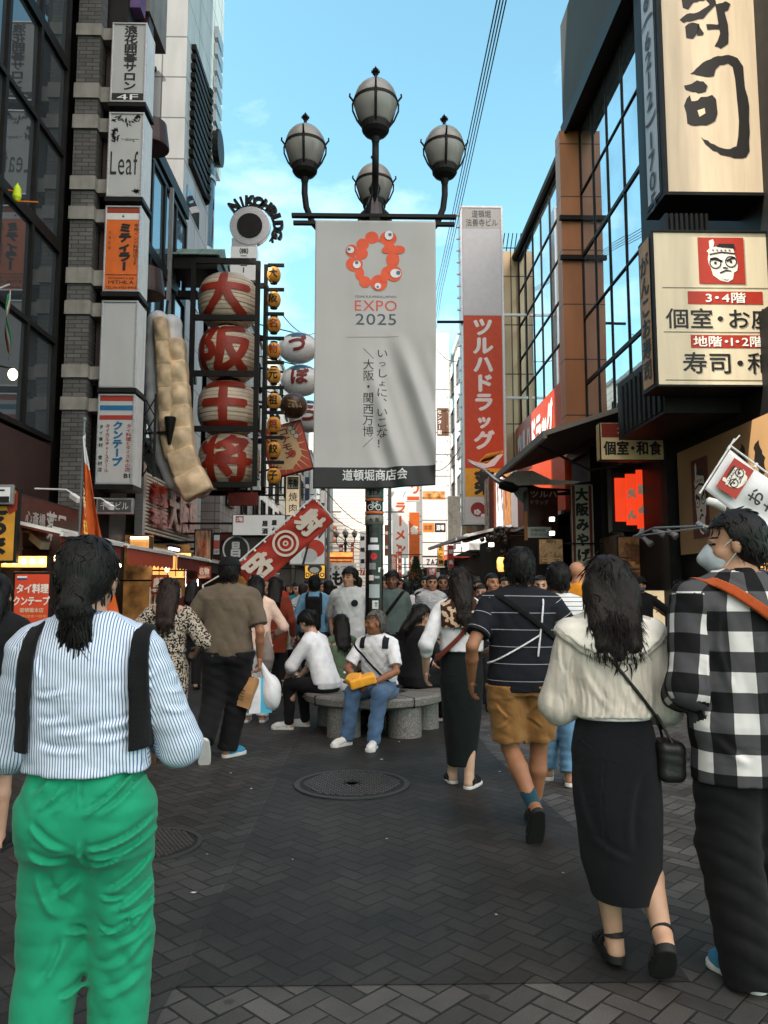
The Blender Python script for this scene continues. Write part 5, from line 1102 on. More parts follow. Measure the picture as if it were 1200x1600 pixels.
blk(o, 'housing', M_black, (x0 - .05, x1 + .05, 14.65, 14.9, z0 - .05, z1 + .05), (x1 + .05, 5.3, 14.7, 14.8, z1 - .3, z1 - .2))
for k in range(3): blk(o, 'lit_panel', M_redlit, (x0 + k * wq + .01, x0 + (k + 1) * wq - .01, 14.6, 14.648, z0 + (.14 - .07 * k), z1 - (.16 - .08 * k)))
b = MB(); fr = frF(x0, z1, 14.598); b.text('大ん', fr, wq * 1.1, -.25, wq * .85, .82, 0, 'v', .05, .002); b.text('温の', fr, wq * 2.08, -.18, wq * .85, .8, 0, 'v', .05, .002); b.build('lettering', ink((235, 215, 195)), o)
b = MB(); b.box(x0 + .05, x0 + .25, 14.3, 14.5, z1 + .12, z1 + .2); b.build('spot_lamp', M_steel, o)
x0, x1, z0, z1 = rect(893, 757, 928, 888, 17.0)
s = Sign('souvenir_sign', 'vertical cloth sign reading 大阪みやげ with red side stripes', 'sign', frF(x0, z1, 17), x1 - x0, z1 - z0, .08, M_black, mat('cloth_cream', (.52, .45, .36), rough=.8, var=.1), frame=.005)
s.rect(.05, .01, .13, .98, (110, 30, 24)).rect(.80, .01, .13, .98, (110, 30, 24)).text('大阪みやげ', .2, .03, .58, .9, INKB, 'v', .06, 2).bracket([(Vector((x0 + .1, 17.04, z1)), Vector((5.3, 17.04, z1 + .1)))], M_black).done()
y1_, y0_ = onx(1061, 800, 5.2).y, 8.6
zt_, zb_ = onx(1061, 706, 5.2).z, onx(1066, 868, 5.2).z
s = signR('wall_sign', 'long tan wall sign with dark red crest panel and brush strokes at right', 'sign', y0_, y1_, zb_, zt_, 5.2, .1, M_black, mat('tan_wall_board', (.34, .20, .09), rough=.6, var=.15, scale=1.2), frame=.01)
Ln = y1_ - y0_; fy_ = lambda Y: (y1_ - Y) / Ln
face_emblem(s, fy_(onx(1081, 750, 5.2).y), .14, fy_(onx(1107, 750, 5.2).y) - fy_(onx(1081, 750, 5.2).y), .72, bgc=(88, 24, 18))
for (c0, c1, pts) in ((1117, 1170, [(0, .5), (.1, .2), (.25, .5), (.3, .62), (.6, .3), (.85, -.05), (.95, .1), (.9, .5), (.6, .8), (.2, .85)]), (1178, 1200, [(.1, .1), (.5, 0), (.9, .3), (.7, .7), (.2, .95), (.4, .5), (.1, .3)])):
  a0, a1 = fy_(onx(c0, 750, 5.2).y), fy_(onx(c1, 750, 5.2).y); s.poly(rough([(a0 + (a1 - a0) * p_, .18 + .5 * q_) for p_, q_ in pts], amp=.01), INKB, 1, 'brush_lettering')
s.done()
FW = 6.2
pT, pL, pR2 = at(1140, 698, FW), at(1097, 765, FW), at(1262, 790, FW)
v = (pT - pL); hh = v.length; v.normalize(); u = (pR2 - pT); ww = u.length; u = (u - v * u.dot(v)).normalized()
fl = empty('shop_flag', pL, 'tilted white shop flag with red crest above the plaid shirt man', 'flag'); fr = (pT, u, v, -Y_)
n1, n2 = 30, 10
def flp(a, c_): return pT + u * ww * a - v * hh * c_ + Y_ * (.035 * math.sin(a * 5 + c_ * 7) * a) - v * (.10 * a * a * 0 + .02 * math.sin(a * 3.14))
b = MB(); b.add([flp(i / n1 * .98 + .02, .04 + .92 * j / n2) for j in range(n2 + 1) for i in range(n1 + 1)], [(j * (n1 + 1) + i, (j + 1) * (n1 + 1) + i, (j + 1) * (n1 + 1) + i + 1, j * (n1 + 1) + i + 1) for j in range(n2) for i in range(n1)]); c = b.build('cloth', mat('white_cloth', (.72, .72, .73), rough=.85, var=.05, bump=.1), fl, smooth=True); c.modifiers.new('s', 'SOLIDIFY').thickness = .003
class _S: pass
fs = Sign.__new__(Sign); fs.fr = (pT - v * hh * .10 + u * ww * .10 + Y_ * -.030, -v, u, -Y_); fs.w, fs.h, fs.L, fs.root = hh * .80, hh * .80, {}, fl
fs.fr = (pT + u * ww * .08 - Y_ * .03 - v * hh * .12, -v, -u * 1.0, -Y_)
fs.fr = (pT + u * (ww * .09 + hh * .62) - Y_ * .035 - v * hh * .18, -v, u * -1.0, -Y_)
fs.fr = (pT + u * ww * .085 - v * hh * .83 - Y_ * .04, v, -u, -Y_); fs.w, fs.h = hh * .66, ww * .24
face_emblem(fs, 0, 0, 1, 1, 1); fs.done()
b = MB()
for k, ch in enumerate('おかげ'): V, Fc = text2d(ch, hh * .28, hh * .28, 'h', .02); b.add([pT + u * (ww * .40 + k * hh * .34 - d * 1.0 * 0 + (-d)) - v * (hh * .72 - a - 0) - Y_ * .055 for a, d in V], Fc)
b.build('lettering', ink(INKB), fl)
b = MB(); b.tube([pT + v * .08 + u * .0, pL - v * .04], .008); b.tube([pT + v * .01, pR2 + v * .02], .009); b.tube([pT + v * .02, pT + v * .13 + u * .02], .006)
b.tube([pR2 + v * .02, (pR2.x + .1, FW + .1, pR2.z - .2), (5.0, FW + .4, 2.2)], .012)
for k in (.0, .33, .66): b.tube([pT + u * ww * k + v * .012, pT + u * ww * k - v * .03], .012)
b.build('flag_frame', M_white, fl)
o = empty('spot_lamp_rail', at(1050, 830, 11), 'white rail of spot lamps left of the plaid shirt man', 'spot lamps'); b = MB()
a, c = at(990, 838, 12.4), at(1100, 824, 9.9); b.tube([a, a.lerp(c, .35) + Z_ * .09, c + Z_ * .02], .015); b.tube([a, c], .012); b.tube([c, (5.3, c.y + .2, c.z + .1)], .02); b.build('rail', M_steel, o)
M_spot = mat('lit_lamp_face', (1, .9, .75), emit=5, var=0)
for (px, py, dx) in ((1002, 833, -.3), (1030, 832, .9), (1050, 834, .5), (1012, 846, .35), (1098, 823, .5)):
  t = (px - 990) / 110; c0 = at(px, py, 12.4 - t * 2.4); d = Vector((dx, -.5, -.5)).normalized(); b = MB()
  b.lathe([(.014, -.10), (.036, -.09), (.04, .0), (.055, .06), (.05, .085)], c0, 16, axis=d); sp = b.build('spot_lamp', M_grey, o, smooth=False)
  b = MB(); b.lathe([(.0, .075), (.050, .075)], c0, 16, axis=d); b.build('lamp_face', M_spot if dx > .3 else M_whitepanel, sp)
c0 = at(1120, 787, 8.5); o = empty('floodlight', c0, 'cream floodlight below the white shop flag', 'light'); b = MB(); d = Vector((.8, -.4, -.35)).normalized(); b.lathe([(.02, -.12), (.045, -.10), (.05, .0), (.07, .08), (.065, .105)], c0, 18, axis=d); b.build('housing', M_white, o)
b = MB(); b.lathe([(0, .1), (.064, .1)], c0, 18, axis=d); b.build('lamp_face', M_spot, o); b = MB(); b.tube([c0 - d * .1, (c0.x + .3, c0.y + .2, c0.z + .1), (5.2, c0.y + .4, c0.z + .2)], .015); b.build('arm', M_black, o)
x0, x1, z0, z1 = rect(994, 920, 1050, 1043, 13.2)
s = Sign('standing_board', 'cream lit standing board with red square and black writing behind masked man', 'sign', frF(x0, z1, 13.2), x1 - x0, z1 - .12, .2, M_black, mat('cream_lit_board', (.85, .66, .40), rough=.4, emit=.16, var=.1), frame=.03, frame_mat=M_black)
s.rect(.42, .09, .2, .07, (150, 45, 30)).text('敷', .55, .2, .35, .1, INKB, bold=.02).text('司', .55, .70, .35, .14, INKB, bold=.05).text('寿', .2, .45, .4, .2, INKB, bold=.05)
b = MB(); b.box(x0, x0 + .1, 13.2, 13.4, 0, .13); b.box(x1 - .1, x1, 13.2, 13.4, 0, .13); b.build('foot', M_black, s.root); s.done()
o = empty('cashier_counter', (4.2, 15.5, 0), 'dark counter with small white cups behind the woman in cream blouse', 'counter'); blk(o, 'counter_box', M_wood, (3.5, 5.0, 15.4, 16.0, 0, 1.05)); blk(o, 'top', M_white, (3.45, 5.05, 15.35, 16.05, 1.05, 1.1))
SY = 26.0
x0, x1, z0, z1 = rect(721, 322, 789, 820, SY); Hs = z1 - z0
s = Sign('drugstore_sign', 'very tall red and white drugstore blade sign reading ツルハドラッグ', 'sign', frF(x0, z1, SY), x1 - x0, Hs, .55, M_steel, M_greypanel, frame=.07, frame_mat=M_steel)
gy = lambda py: (py - 322) / 498
s.rect(.06, gy(326), .88, gy(358) - gy(326), (180, 175, 172)).text('道頓堀', .28, gy(329), .44, gy(341) - gy(329), (90, 88, 88), bold=.01, lay=2).text('法善寺ビル', .14, gy(343), .74, gy(355) - gy(343), (90, 88, 88), bold=.01, lay=2)
s.rect(.06, gy(359), .88, gy(497) - gy(359), mat('pale_panel', (.55, .55, .58), rough=.25, var=.05, dirt=.06), 1).rect(.06, gy(498), .88, gy(735) - gy(498), mat('sign_red', (.50, .05, .010), rough=.35, var=.08), 1)
s.text('ツルハドラッグ', .26, gy(501), .48, gy(706) - gy(501), (222, 218, 218), 'v', .065, 2)
s.rect(.06, gy(735), .88, gy(778) - gy(735), mat('sign_amber', (.72, .33, .02), rough=.35, var=.08), 1).text('薬', .28, gy(739), .42, gy(774) - gy(739), INKB, bold=.06, lay=2)
s.rect(.06, gy(778), .88, gy(819) - gy(778), (198, 194, 192), 1).disc(.34, gy(797), .25, (140, 30, 30), 2)
for q in range(5): s.disc(.32 + .05 * math.cos(q * 1.257), gy(801) + .005 * math.sin(q * 1.257), .05, (235, 225, 225), 3)
s.disc(.44, gy(806), .06, (235, 225, 225), 3)
s.text('Japan', .55, gy(785), .36, gy(791) - gy(785), INKB, bold=.02, lay=2).text('Tax-free', .50, gy(793), .43, gy(799) - gy(793), (70, 70, 70), lay=2).text('Shop', .62, gy(801), .30, gy(808) - gy(801), (70, 70, 70), lay=2)
for q in range(9): s.poly([(.34 + .05 * q, gy(727) - .002 * q), (.55 + .045 * q, gy(712) - .0012 * q), (.57 + .045 * q, gy(713) - .001 * q), (.42 + .05 * q, gy(728) - .002 * q)], (225, 150, 45), 3)
s.poly([(.10, gy(721)), (.35, gy(726)), (.55, gy(728)), (.8, gy(715)), (.93, gy(713)), (.72, gy(731)), (.5, gy(735)), (.3, gy(731))], (225, 222, 220), 4)
b = MB()
for k in range(26): z = z0 + Hs * (k + .5) / 26; b.box(x0 - .10, x0 - .01, SY + .2, SY + .3, z - .03, z + .03)
b.build('rungs', M_steel, s.root)
s.bracket([(Vector((x1, SY + .3, z0 + k)), Vector((5.6, SY + .3, z0 + k))) for k in (1.2, 4.5, 7.5)], M_steel, .08).done()
o = empty('crane_ornament', at(820, 760, 18.6), 'silver flying crane ornament beside the dark drugstore box', 'ornament'); Yc = 18.6
b = MB()
def Pc(px, py, d=0): return at(px, py, Yc) + Y_ * d
b.tube([Pc(731, 721), Pc(742, 727), Pc(755, 733), Pc(772, 748), Pc(785, 755), Pc(805, 757)], [.012, .03, .035, .05, .09, .05], 10)
o1 = b.build('neck', M_steel, o, smooth=True)
b = MB(); b.tube([Pc(780, 757), Pc(800, 760), Pc(830, 764), Pc(850, 766)], [.10, .16, .11, .03], 12); b.build('body', M_black, o, smooth=True)
b = MB()
W0 = [Pc(783, 755, .0), Pc(800, 741, -.25), Pc(825, 742, -.5), Pc(850, 758, -.75), Pc(888, 762, -.9)]; W1 = [Pc(795, 762, .05), Pc(812, 760, -.2), Pc(835, 762, -.5), Pc(858, 764, -.75), Pc(892, 763, -.9)]
b.add([p + Z_ * d for d in (0, .03) for p in W0 + W1], [(i, i + 1, i + 6, i + 5) for i in range(4)] + [(i + 15, i + 16, i + 11, i + 10) for i in range(4)]); b.build('wing', M_white, o, smooth=False)
b = MB(); b.add([Pc(800, 763), Pc(820, 764, -.3), Pc(822, 795, -.3), Pc(806, 775, -.1), Pc(800, 765, .04), Pc(820, 766, -.26), Pc(822, 797, -.26), Pc(806, 777, -.06)], [(0, 1, 2, 3), (7, 6, 5, 4)]); b.build('far_wing', M_grey, o)
b = MB(); b.tube([Pc(800, 760), Pc(850, 764), (5.3, Yc + .3, Pc(850, 764).z)], .03); b.build('bracket', M_black, o)
x0, x1, z0, z1 = rect(826, 764, 872, 828, 17.8)
s = Sign('drugstore_box', 'dark hanging glass box with grey letters ツルハドラッグ', 'sign', frF(x0, z1, 17.8), x1 - x0, z1 - z0, .6, M_black, mat('dark_red_glass', (.05, .012, .008), rough=.15, var=.3), frame=.01)
s.text('ツルハ', .08, .06, .88, .14, (130, 120, 118), bold=.05).text('ドラッグ', .08, .27, .60, .11, (110, 100, 98), bold=.02)
s.rect(-.05, .93, .8, .26, (170, 168, 160), 2).text('営業時間', .05, .97, .5, .08, BK, lay=3).text('10:00-22:00', .05, 1.08, .55, .06, BK, lay=3).rect(-.16, .55, .12, .7, (150, 95, 40), 1)
s.bracket([(Vector((x1, 18.0, z1 - .1)), Vector((5.3, 18.0, z1 - .1)))], M_black).done()
for (px, py, lab) in ((863, 811, 'small bright square lamp on the dark drugstore box'), (863, 833, 'lower bright square lamp under the dark drugstore box'), (768, 851, 'small bright lamp at the poster wall')):
  c = at(px, py, 17.3); q = MB(); q.box(c.x - .05, c.x + .05, 17.3, 17.36, c.z - .04, c.z + .04); w_ = empty('wall_lamp', c, lab, 'light'); q.build('lamp_face', M_spot, w_); q = MB(); q.box(c.x - .07, c.x + .07, 17.361, 17.45, c.z - .06, c.z + .06); q.build('housing', M_black, w_)
A, B = at(722, 860, 30), at(800, 848, 22.5)
o = empty('poster_wall', A, 'angled wall of colourful food posters under the drugstore blade sign', 'poster wall'); u = (B - A); u.z = 0; L_ = u.length; u.normalize(); n_ = Vector((u.y, -u.x, 0))
fr = (Vector((A.x, A.y, 5.2)), u, Z_, n_)
b = MB(); b.obox(fr[0] + u * L_ / 2 - Z_ * .95 - n_ * .1, u * L_ / 2, Z_ * .95, n_ * .09); b.build('wall', M_greypanel, o)
cols = [(190, 165, 130), (200, 120, 50), (175, 150, 120), (150, 90, 50), (205, 195, 180), (120, 60, 40), (205, 205, 210), (160, 110, 70)]
for k in range(8): b = MB(); b.flat([(k * L_ / 8 + .05, -.05), (k * L_ / 8 + .05, -1.8), ((k + 1) * L_ / 8 - .03, -1.8), ((k + 1) * L_ / 8 - .03, -.05)], fr, 0, .006); b.build('poster', cm_('poster_%d_print' % k, cols[k], var=.55, scale=5, stretch=(2, 2, 1)), o)
b = MB()
for k in range(14): a = .3 + k * L_ / 15; b.flat([(a, -.5 - .4 * random.random()), (a + .1, -1.3), (a + .18, -1.25), (a + .1, -.3)], fr, 0, .010)
b.build('poster_print', ink((120, 50, 30)), o)
b = MB(); aw = [fr[0] - Z_ * 1.85, fr[0] - Z_ * 1.85 + u * L_, fr[0] - Z_ * 2.15 + u * L_ + n_ * 1.3, fr[0] - Z_ * 2.15 + n_ * 1.3]; b.add([p + Z_ * d for d in (0, .05) for p in aw], [(0, 1, 2, 3), (7, 6, 5, 4), (0, 3, 7, 4), (3, 2, 6, 7), (2, 1, 5, 6), (1, 0, 4, 5)]); b.build('awning', M_black, o)
b = MB(); b.bar(aw[3], aw[2], .08, .1); b.bar(aw[1], aw[2], .06, .08); b.build('awning_bar', M_white, o); blk(o, 'back_box', M_dark, (4.3, 5.6, 23, 29.5, 0, 3.2))
for k in range(5):
  c = at(783 + k * 7, 882, 21.5 + k * .2); o = empty('amber_lantern', c, 'glowing amber paper lantern, %s of five under the poster wall awning' % ('first', 'second', 'third', 'fourth', 'last')[k], 'lantern', 'amber lanterns under the poster wall'); b = MB(); b.lathe([(.08, -.2), (.12, -.1), (.12, .1), (.08, .2)], c, 14); b.build('paper_shade', mat('amber_paper', (.95, .48, .12), emit=.45, var=.2), o, smooth=True); b = MB(); b.tube([c + Z_ * .2, c + Z_ * .45], .01); b.build('cord', M_black, o)
c = at(781, 838, 21); o = empty('grape_ornament', c, 'dark knobbly cluster ornament over the poster wall', 'ornament'); b = MB()
for _ in range(40): d = Vector((random.gauss(0, .16), random.gauss(0, .1), random.gauss(0, .16))); b.ell(c + d, (.07, .07, .07), 8, 6)
b.build('cluster', mat('dark_bronze', (.05, .035, .025), rough=.4, var=.5), o, smooth=True); b = MB(); b.tube([c, c + X_ * 1.5], .03); b.build('bracket', M_black, o)
s = signF('tenant_sign', 'white tenant sign tower of stacked panels reading ZAZA at its foot', 'sign', (659, 520, 703, 887), 48, .6, M_grey, M_whitepanel, frame=.02)
ty = lambda py: (py - 520) / 367
for k in range(9): s.rect(.0, ty(610 + k * 34.0), 1.0, .0035, (70, 70, 72))
s.rect(.84, .02, .012, .97, (120, 120, 122)); s.text('ZAZA', .14, ty(874), .6, ty(883) - ty(874), BK, bold=.02, lay=2).rect(0, ty(869), 1, .006, BK)
s.rect(.03, ty(770), .78, ty(783) - ty(770), mat('food_photo', (.55, .25, .08), rough=.4, var=.8, scale=3)).rect(.03, ty(819), .39, ty(833) - ty(819), (210, 130, 50)).rect(.44, ty(819), .38, ty(833) - ty(819), BK).text('本家', .06, ty(822), .3, ty(830) - ty(822), (150, 80, 30), bold=.03, lay=2).text('酒場', .5, ty(822), .27, ty(830) - ty(822), WH, bold=.04, lay=2)
s.rect(.55, ty(640), .42, ty(684) - ty(640), (95, 62, 45)).text('センター街', .56, ty(642), .16, ty(682) - ty(642), (225, 220, 215), 'v', .03, 2).text('センター', .5, ty(722), .3, ty(727) - ty(722), (90, 90, 90), lay=2)
for k in range(12): s.disc(.92, ty(600 + k * 23), .05, (120, 120, 125), 2)
s.bracket([(Vector((s.fr[0].x + s.w, 48.3, 10)), Vector((5.8, 48.3, 10))), (Vector((s.fr[0].x + s.w, 48.3, 6)), Vector((5.8, 48.3, 6)))], M_grey, .15); b = MB(); b.box(s.fr[0].x + .9, s.fr[0].x + 1.1, 48.1, 48.3, 0, s.fr[0].z - s.h); b.build('post', M_grey, s.root); s.done()
s = signF('brown_tenant_sign', 'grey slab sign with blurred lettering leaning out under the white buildings', 'sign', (700, 775, 720, 850), 36, .2, M_grey, mat('grey_brown_panel', (.16, .15, .13), rough=.5, var=.2)); s.text('酒と肴', .3, .15, .4, .6, (140, 135, 125), 'v').bracket([(s.fr[0] - Z_ + X_ * s.w + Y_ * .1, s.fr[0] - Z_ + X_ * 1.6 + Y_ * .1)], M_black).done()
def vsign(label, px, Y, house, face, t, col, bold=.05, mode='v', xr=5.4, **k):
  s = signF('vertical_sign', label, 'sign', px, Y, .3, house, face, frame=.02, **k); s.text(t, .14, .04, .72, .92, col, mode, bold)
  xe = xr if s.fr[0].x > 0 else -5.0; zz = s.fr[0].z - s.h * .3
  s.bracket([(Vector((s.fr[0].x + s.w / 2, Y + .15, zz)), Vector((xe, Y + .15, zz)))], M_black); s.done()
M_wl = M_whitepanel
OR = (205, 85, 35)
vsign('white sign with orange letters ラーメン beyond the lamp pole', (613, 778, 638, 872), 56, M_white, M_wl, 'ラーメン', OR)
vsign('narrow red sign with white letters beside the dark plant', (606, 866, 621, 934), 52, M_red, M_orange, '金龍ラーメン', (235, 225, 215), .03)
vsign('orange sign with a white plate right of the ramen sign', (639, 800, 656, 905), 53, M_white, M_orange, '名代', (235, 230, 220), .04)
vsign('white wall sign with grey curved letters ングリ right of the lamp pole', (603, 735, 618, 812), 60, M_white, M_whitepanel, 'ングリ', (150, 145, 145), .06)
vsign('white vertical sign with black letters left of the lamp pole', (562, 830, 571, 888), 60, M_black, M_wl, '旅館道', BK)
vsign('small red sign low on the left of the lamp pole', (563, 888, 570, 899), 58, M_red, M_red, '7', (235, 230, 225), .05, 'h')
s = signF('red_number_sign', 'orange and white sign with the digit 7 shape behind the banner foot', 'sign', (634, 755, 656, 784), 54, .3, M_white, M_wl); s.rect(.1, .72, .85, .2, OR).text('つ', .4, .05, .5, .5, OR, bold=.08).bracket([(Vector((s.fr[0].x + .5, 54.15, s.fr[0].z - .5)), Vector((5.4, 54.15, s.fr[0].z - .5)))], M_black).done()
s = signF('golden_shop_sign', 'gold and red temple like shop sign left of the standing youth', 'sign', (509, 862, 552, 880), 44, .4, M_red, mat('gold_board', (.8, .35, .08), emit=.25, var=.6, scale=3)); s.rect(0, .45, 1, .2, (190, 50, 35)).rect(.05, .8, .9, .12, (190, 50, 35)).bracket([(s.fr[0] + X_ * .1 - Z_ * .3 + Y_ * .2, s.fr[0] - X_ * 2.9 - Z_ * .3 + Y_ * .2)], M_black).done()
s = signF('white_brush_sign', 'white sign with black brush writing over the standing youth', 'sign', (518, 880, 556, 915), 42, .3, M_white, M_wl); s.text('もつ鍋', .1, .1, .8, .2, BK, bold=.02).text('もつ', .05, .36, .9, .6, BK, bold=.07).bracket([(s.fr[0] - Z_ * .3 + Y_ * .2, s.fr[0] - X_ * 3.2 - Z_ * .3 + Y_ * .2)], M_black).done()
for k, (px, Y, c, t) in enumerate((((453, 760, 462, 830), 40, (60, 90, 110), '居酒屋'), ((476, 745, 484, 800), 36, (40, 60, 90), '銭湯'), ((500, 748, 508, 830), 48, (200, 200, 200), '海鮮丼'), ((484, 830, 492, 872), 44, (210, 190, 180), 'うどん'), ((586, 820, 592, 870), 70, (205, 205, 205), '薬局'), ((601, 820, 608, 868), 66, (120, 60, 40), '寿司'), ((622, 800, 628, 850), 62, (215, 110, 60), '餃子'), ((508, 840, 514, 870), 60, (40, 40, 40), '蟹'), ((530, 850, 536, 866), 62, (170, 50, 40), '酒'), ((622, 852, 628, 900), 50, (200, 70, 30), '回転寿司'), ((592, 872, 598, 905), 58, (215, 150, 60), '麺'), ((668, 888, 682, 903), 44, (190, 60, 35), '焼鳥'), ((455, 805, 463, 850), 38, (200, 80, 40), '天ぷら'), ((466, 835, 474, 880), 42, (225, 170, 70), '喫茶'), ((495, 780, 503, 826), 52, (190, 50, 40), 'お好み焼'), ((520, 822, 526, 848), 66, (220, 120, 50), 'そば'), ((548, 848, 553, 880), 70, (200, 60, 45), '宝くじ'), ((684, 850, 694, 885), 40, (230, 160, 60), 'たこ焼'), ((700, 852, 709, 888), 33, (190, 55, 35), '活魚'), ((646, 735, 656, 770), 60, (90, 110, 140), 'カラオケ'))):
  vsign('small vertical street sign reading %s far down the street' % t, px, Y, M_grey, cm_('far_sign_%d_face' % k, c), t, (30, 28, 28) if sum(c) > 400 else (230, 228, 225), .04, group='small vertical signs far down the street')
for (px, Y, m, t, c, lab) in (((966, 838, 1040, 905), 14.9, mat('dim_menu', (.22, .10, .04), rough=.5, var=.8, scale=6, emit=.05), '海鮮', (120, 70, 40), 'dim brown menu panel under the glowing red sign'), ((1158, 846, 1215, 895), 9.2, mat('amber_panel', (.85, .38, .06), emit=.2, var=.3), '串焼', (90, 30, 15), 'amber lit panel behind the checked shirt man'), ((236, 898, 262, 928), 13.4, M_red, '唐揚', (235, 220, 200), 'small red placard over the print dress woman'), ((308, 884, 330, 905), 16.4, M_red, '名物', (235, 220, 200), 'small red placard left of the taupe tee man'), ((842, 842, 880, 882), 16.9, mat('dim_photo', (.30, .16, .07), rough=.5, var=.8, scale=7, emit=.05), '天丼', (190, 150, 110), 'dim food photo panel under the dark drugstore box')):
  s = signF('menu_placard', lab, 'sign', px, Y, .08, M_black, m, frame=.012); s.text(t, .15, .15, .7, .5, c, bold=.05).rect(.12, .74, .76, .05, c).rect(.12, .84, .5, .05, c); xe = 5.3 if s.fr[0].x > 0 else -5.2; s.bracket([(s.fr[0] + X_ * s.w / 2 + Y_ * .04 - Z_ * .1, Vector((xe, Y + .04, s.fr[0].z - .1)))], M_black, .03).done()
for (px, Y, lab) in ((609, 32, 'thin steel utility pole right of the lamp pole'), (513, 36, 'thin steel utility pole left of the lamp pole')):
  p = at(px, 850, Y); o = empty('utility_pole', (p.x, Y, 0), lab, 'pole'); b = MB(); b.lathe([(.09, 0), (.07, at(px, 745, Y).z)], (p.x, Y, 0), 12); b.build('pole', M_grey, o); b = MB(); b.bar((p.x - .5, Y, at(px, 800, Y).z), (p.x + .6, Y, at(px, 800, Y).z), .05, .05); b.build('cross_arm', M_grey, o)
o = empty('potted_conifer', gnd(650, 985), 'dark green potted conifer between the crowd and the white tenant sign', 'plant'); c = gnd(650, 985); c.x = at(650, 900, 27).x; c.y = 27; o.location = c
b = MB(); b.lathe([(.28, 0), (.36, .5), (.33, .5)], c, 20); b.build('pot', M_darkred, o); b = MB(); b.tube([c + Z_ * .4, c + Z_ * 2.6], [.05, .015], 8); b.build('trunk', M_wood, o); b = MB()
for _ in range(2600):
  h = random.random() ** .8; rr = (.36 * (1 - h) ** .7 + .10) * (.75 + .25 * math.sin(h * 9 + 2)) * random.random() ** .4; a = random.uniform(0, 6.283); q = c + Vector((rr * math.cos(a), rr * math.sin(a), .45 + h * 2.15)); sz = random.uniform(.03, .07); d = Vector((math.cos(a) * .6, math.sin(a) * .6, 1)).normalized(); sd_ = d.cross(Vector((random.random() - .5, random.random() - .5, .2))).normalized() * sz * .3
  b.add([q - sd_, q + d * sz * 1.6, q + sd_], [(0, 1, 2)])
b.build('crown', mat('conifer_green', (.035, .06, .03), rough=.7, var=.5, scale=9), o)
o = empty('tricolour_flag', at(10, 480, 10.3), 'drooping tricolour flag on the glass office at the left edge', 'flag'); p = at(12, 500, 10.2); b = MB()
for j in range(13):
  for i in range(4): b.v.append((p.x + .13 * (i / 3) * (.4 + .6 * j / 12) + .03 * math.sin(j * .6 + i), p.y - .05 * i, p.z + .45 - .075 * j - .05 * i))
b.f = [(j * 4 + i, j * 4 + i + 1, j * 4 + i + 5, j * 4 + i + 4) for j in range(12) for i in range(3)]; b.m = [i for j in range(12) for i in range(3)]
b.build('cloth', [M_orange, M_white, cm_('flag_green', (25, 110, 60))], o, smooth=True).modifiers.new('s', 'SOLIDIFY').thickness = .004; b = MB(); b.tube([p + Vector((-.35, 0, .35)), p + Vector((0, 0, .5))], .012); b.build('flag_staff', M_white, o)
o = empty('glass_lantern', at(20, 585, 10.3), 'small white bulb lamp on the glass office front', 'light'); c = at(20, 585, 10.3); b = MB(); b.ell(c, (.06, .06, .08), 12, 8); b.build('bulb', M_bulb, o); b = MB(); b.tube([c + Z_ * .08, c + Vector((-.2, 0, .12)), c + Vector((-.5, 0, .12))], .012); b.build('arm', M_black, o)
o = empty('lime_toy', at(27, 300, 10.6), 'small lime green ornament hanging on the glass office', 'ornament'); c = at(27, 300, 10.6); b = MB(); b.lathe([(.0, .14), (.05, .05), (.06, -.08), (.03, -.14), (0, -.15)], c, 12); b.build('body', cm_('lime', (190, 210, 30)), o); b = MB(); b.tube([c - Z_ * .14, c + Vector((.3, 0, -.15))], .012); b.tube([c, c + Vector((-.25, 0, .05))], .012); b.build('arm', cm_('orange_arm', (220, 120, 40)), o)
f32 = np.float32
def A3(p): return np.array(p, dtype=np.float64)
def P_cone(a, b, ra, rb):
  a, b = A3(a), A3(b); ab = b - a; L2 = max(1e-9, float(ab @ ab)); r = max(ra, rb)
  def fn(X, Y, Z):
    t = np.clip(((X - f32(a[0])) * f32(ab[0]) + (Y - f32(a[1])) * f32(ab[1]) + (Z - f32(a[2])) * f32(ab[2])) / f32(L2), 0, 1)
    return np.sqrt((X - f32(a[0]) - t * f32(ab[0])) ** 2 + (Y - f32(a[1]) - t * f32(ab[1])) ** 2 + (Z - f32(a[2]) - t * f32(ab[2])) ** 2) - (f32(ra) + f32(rb - ra) * t)
  return fn, np.minimum(a, b) - r, np.maximum(a, b) + r
def P_ell(c, r, M=None):
  c, r = A3(c), A3(r); R_ = np.eye(3) if M is None else np.array(M)
  def fn(X, Y, Z):
    x, y, z = X - f32(c[0]), Y - f32(c[1]), Z - f32(c[2])
    if M is not None:
      x, y, z = [f32(R_[0, i]) * x + f32(R_[1, i]) * y + f32(R_[2, i]) * z for i in range(3)]
    k0 = np.sqrt((x / f32(r[0])) ** 2 + (y / f32(r[1])) ** 2 + (z / f32(r[2])) ** 2)
    k1 = np.sqrt((x / f32(r[0] ** 2)) ** 2 + (y / f32(r[1] ** 2)) ** 2 + (z / f32(r[2] ** 2)) ** 2) + f32(1e-6)
    return k0 * (k0 - 1) / k1
  q = r if M is None else np.full(3, r.max())
  return fn, c - q, c + q
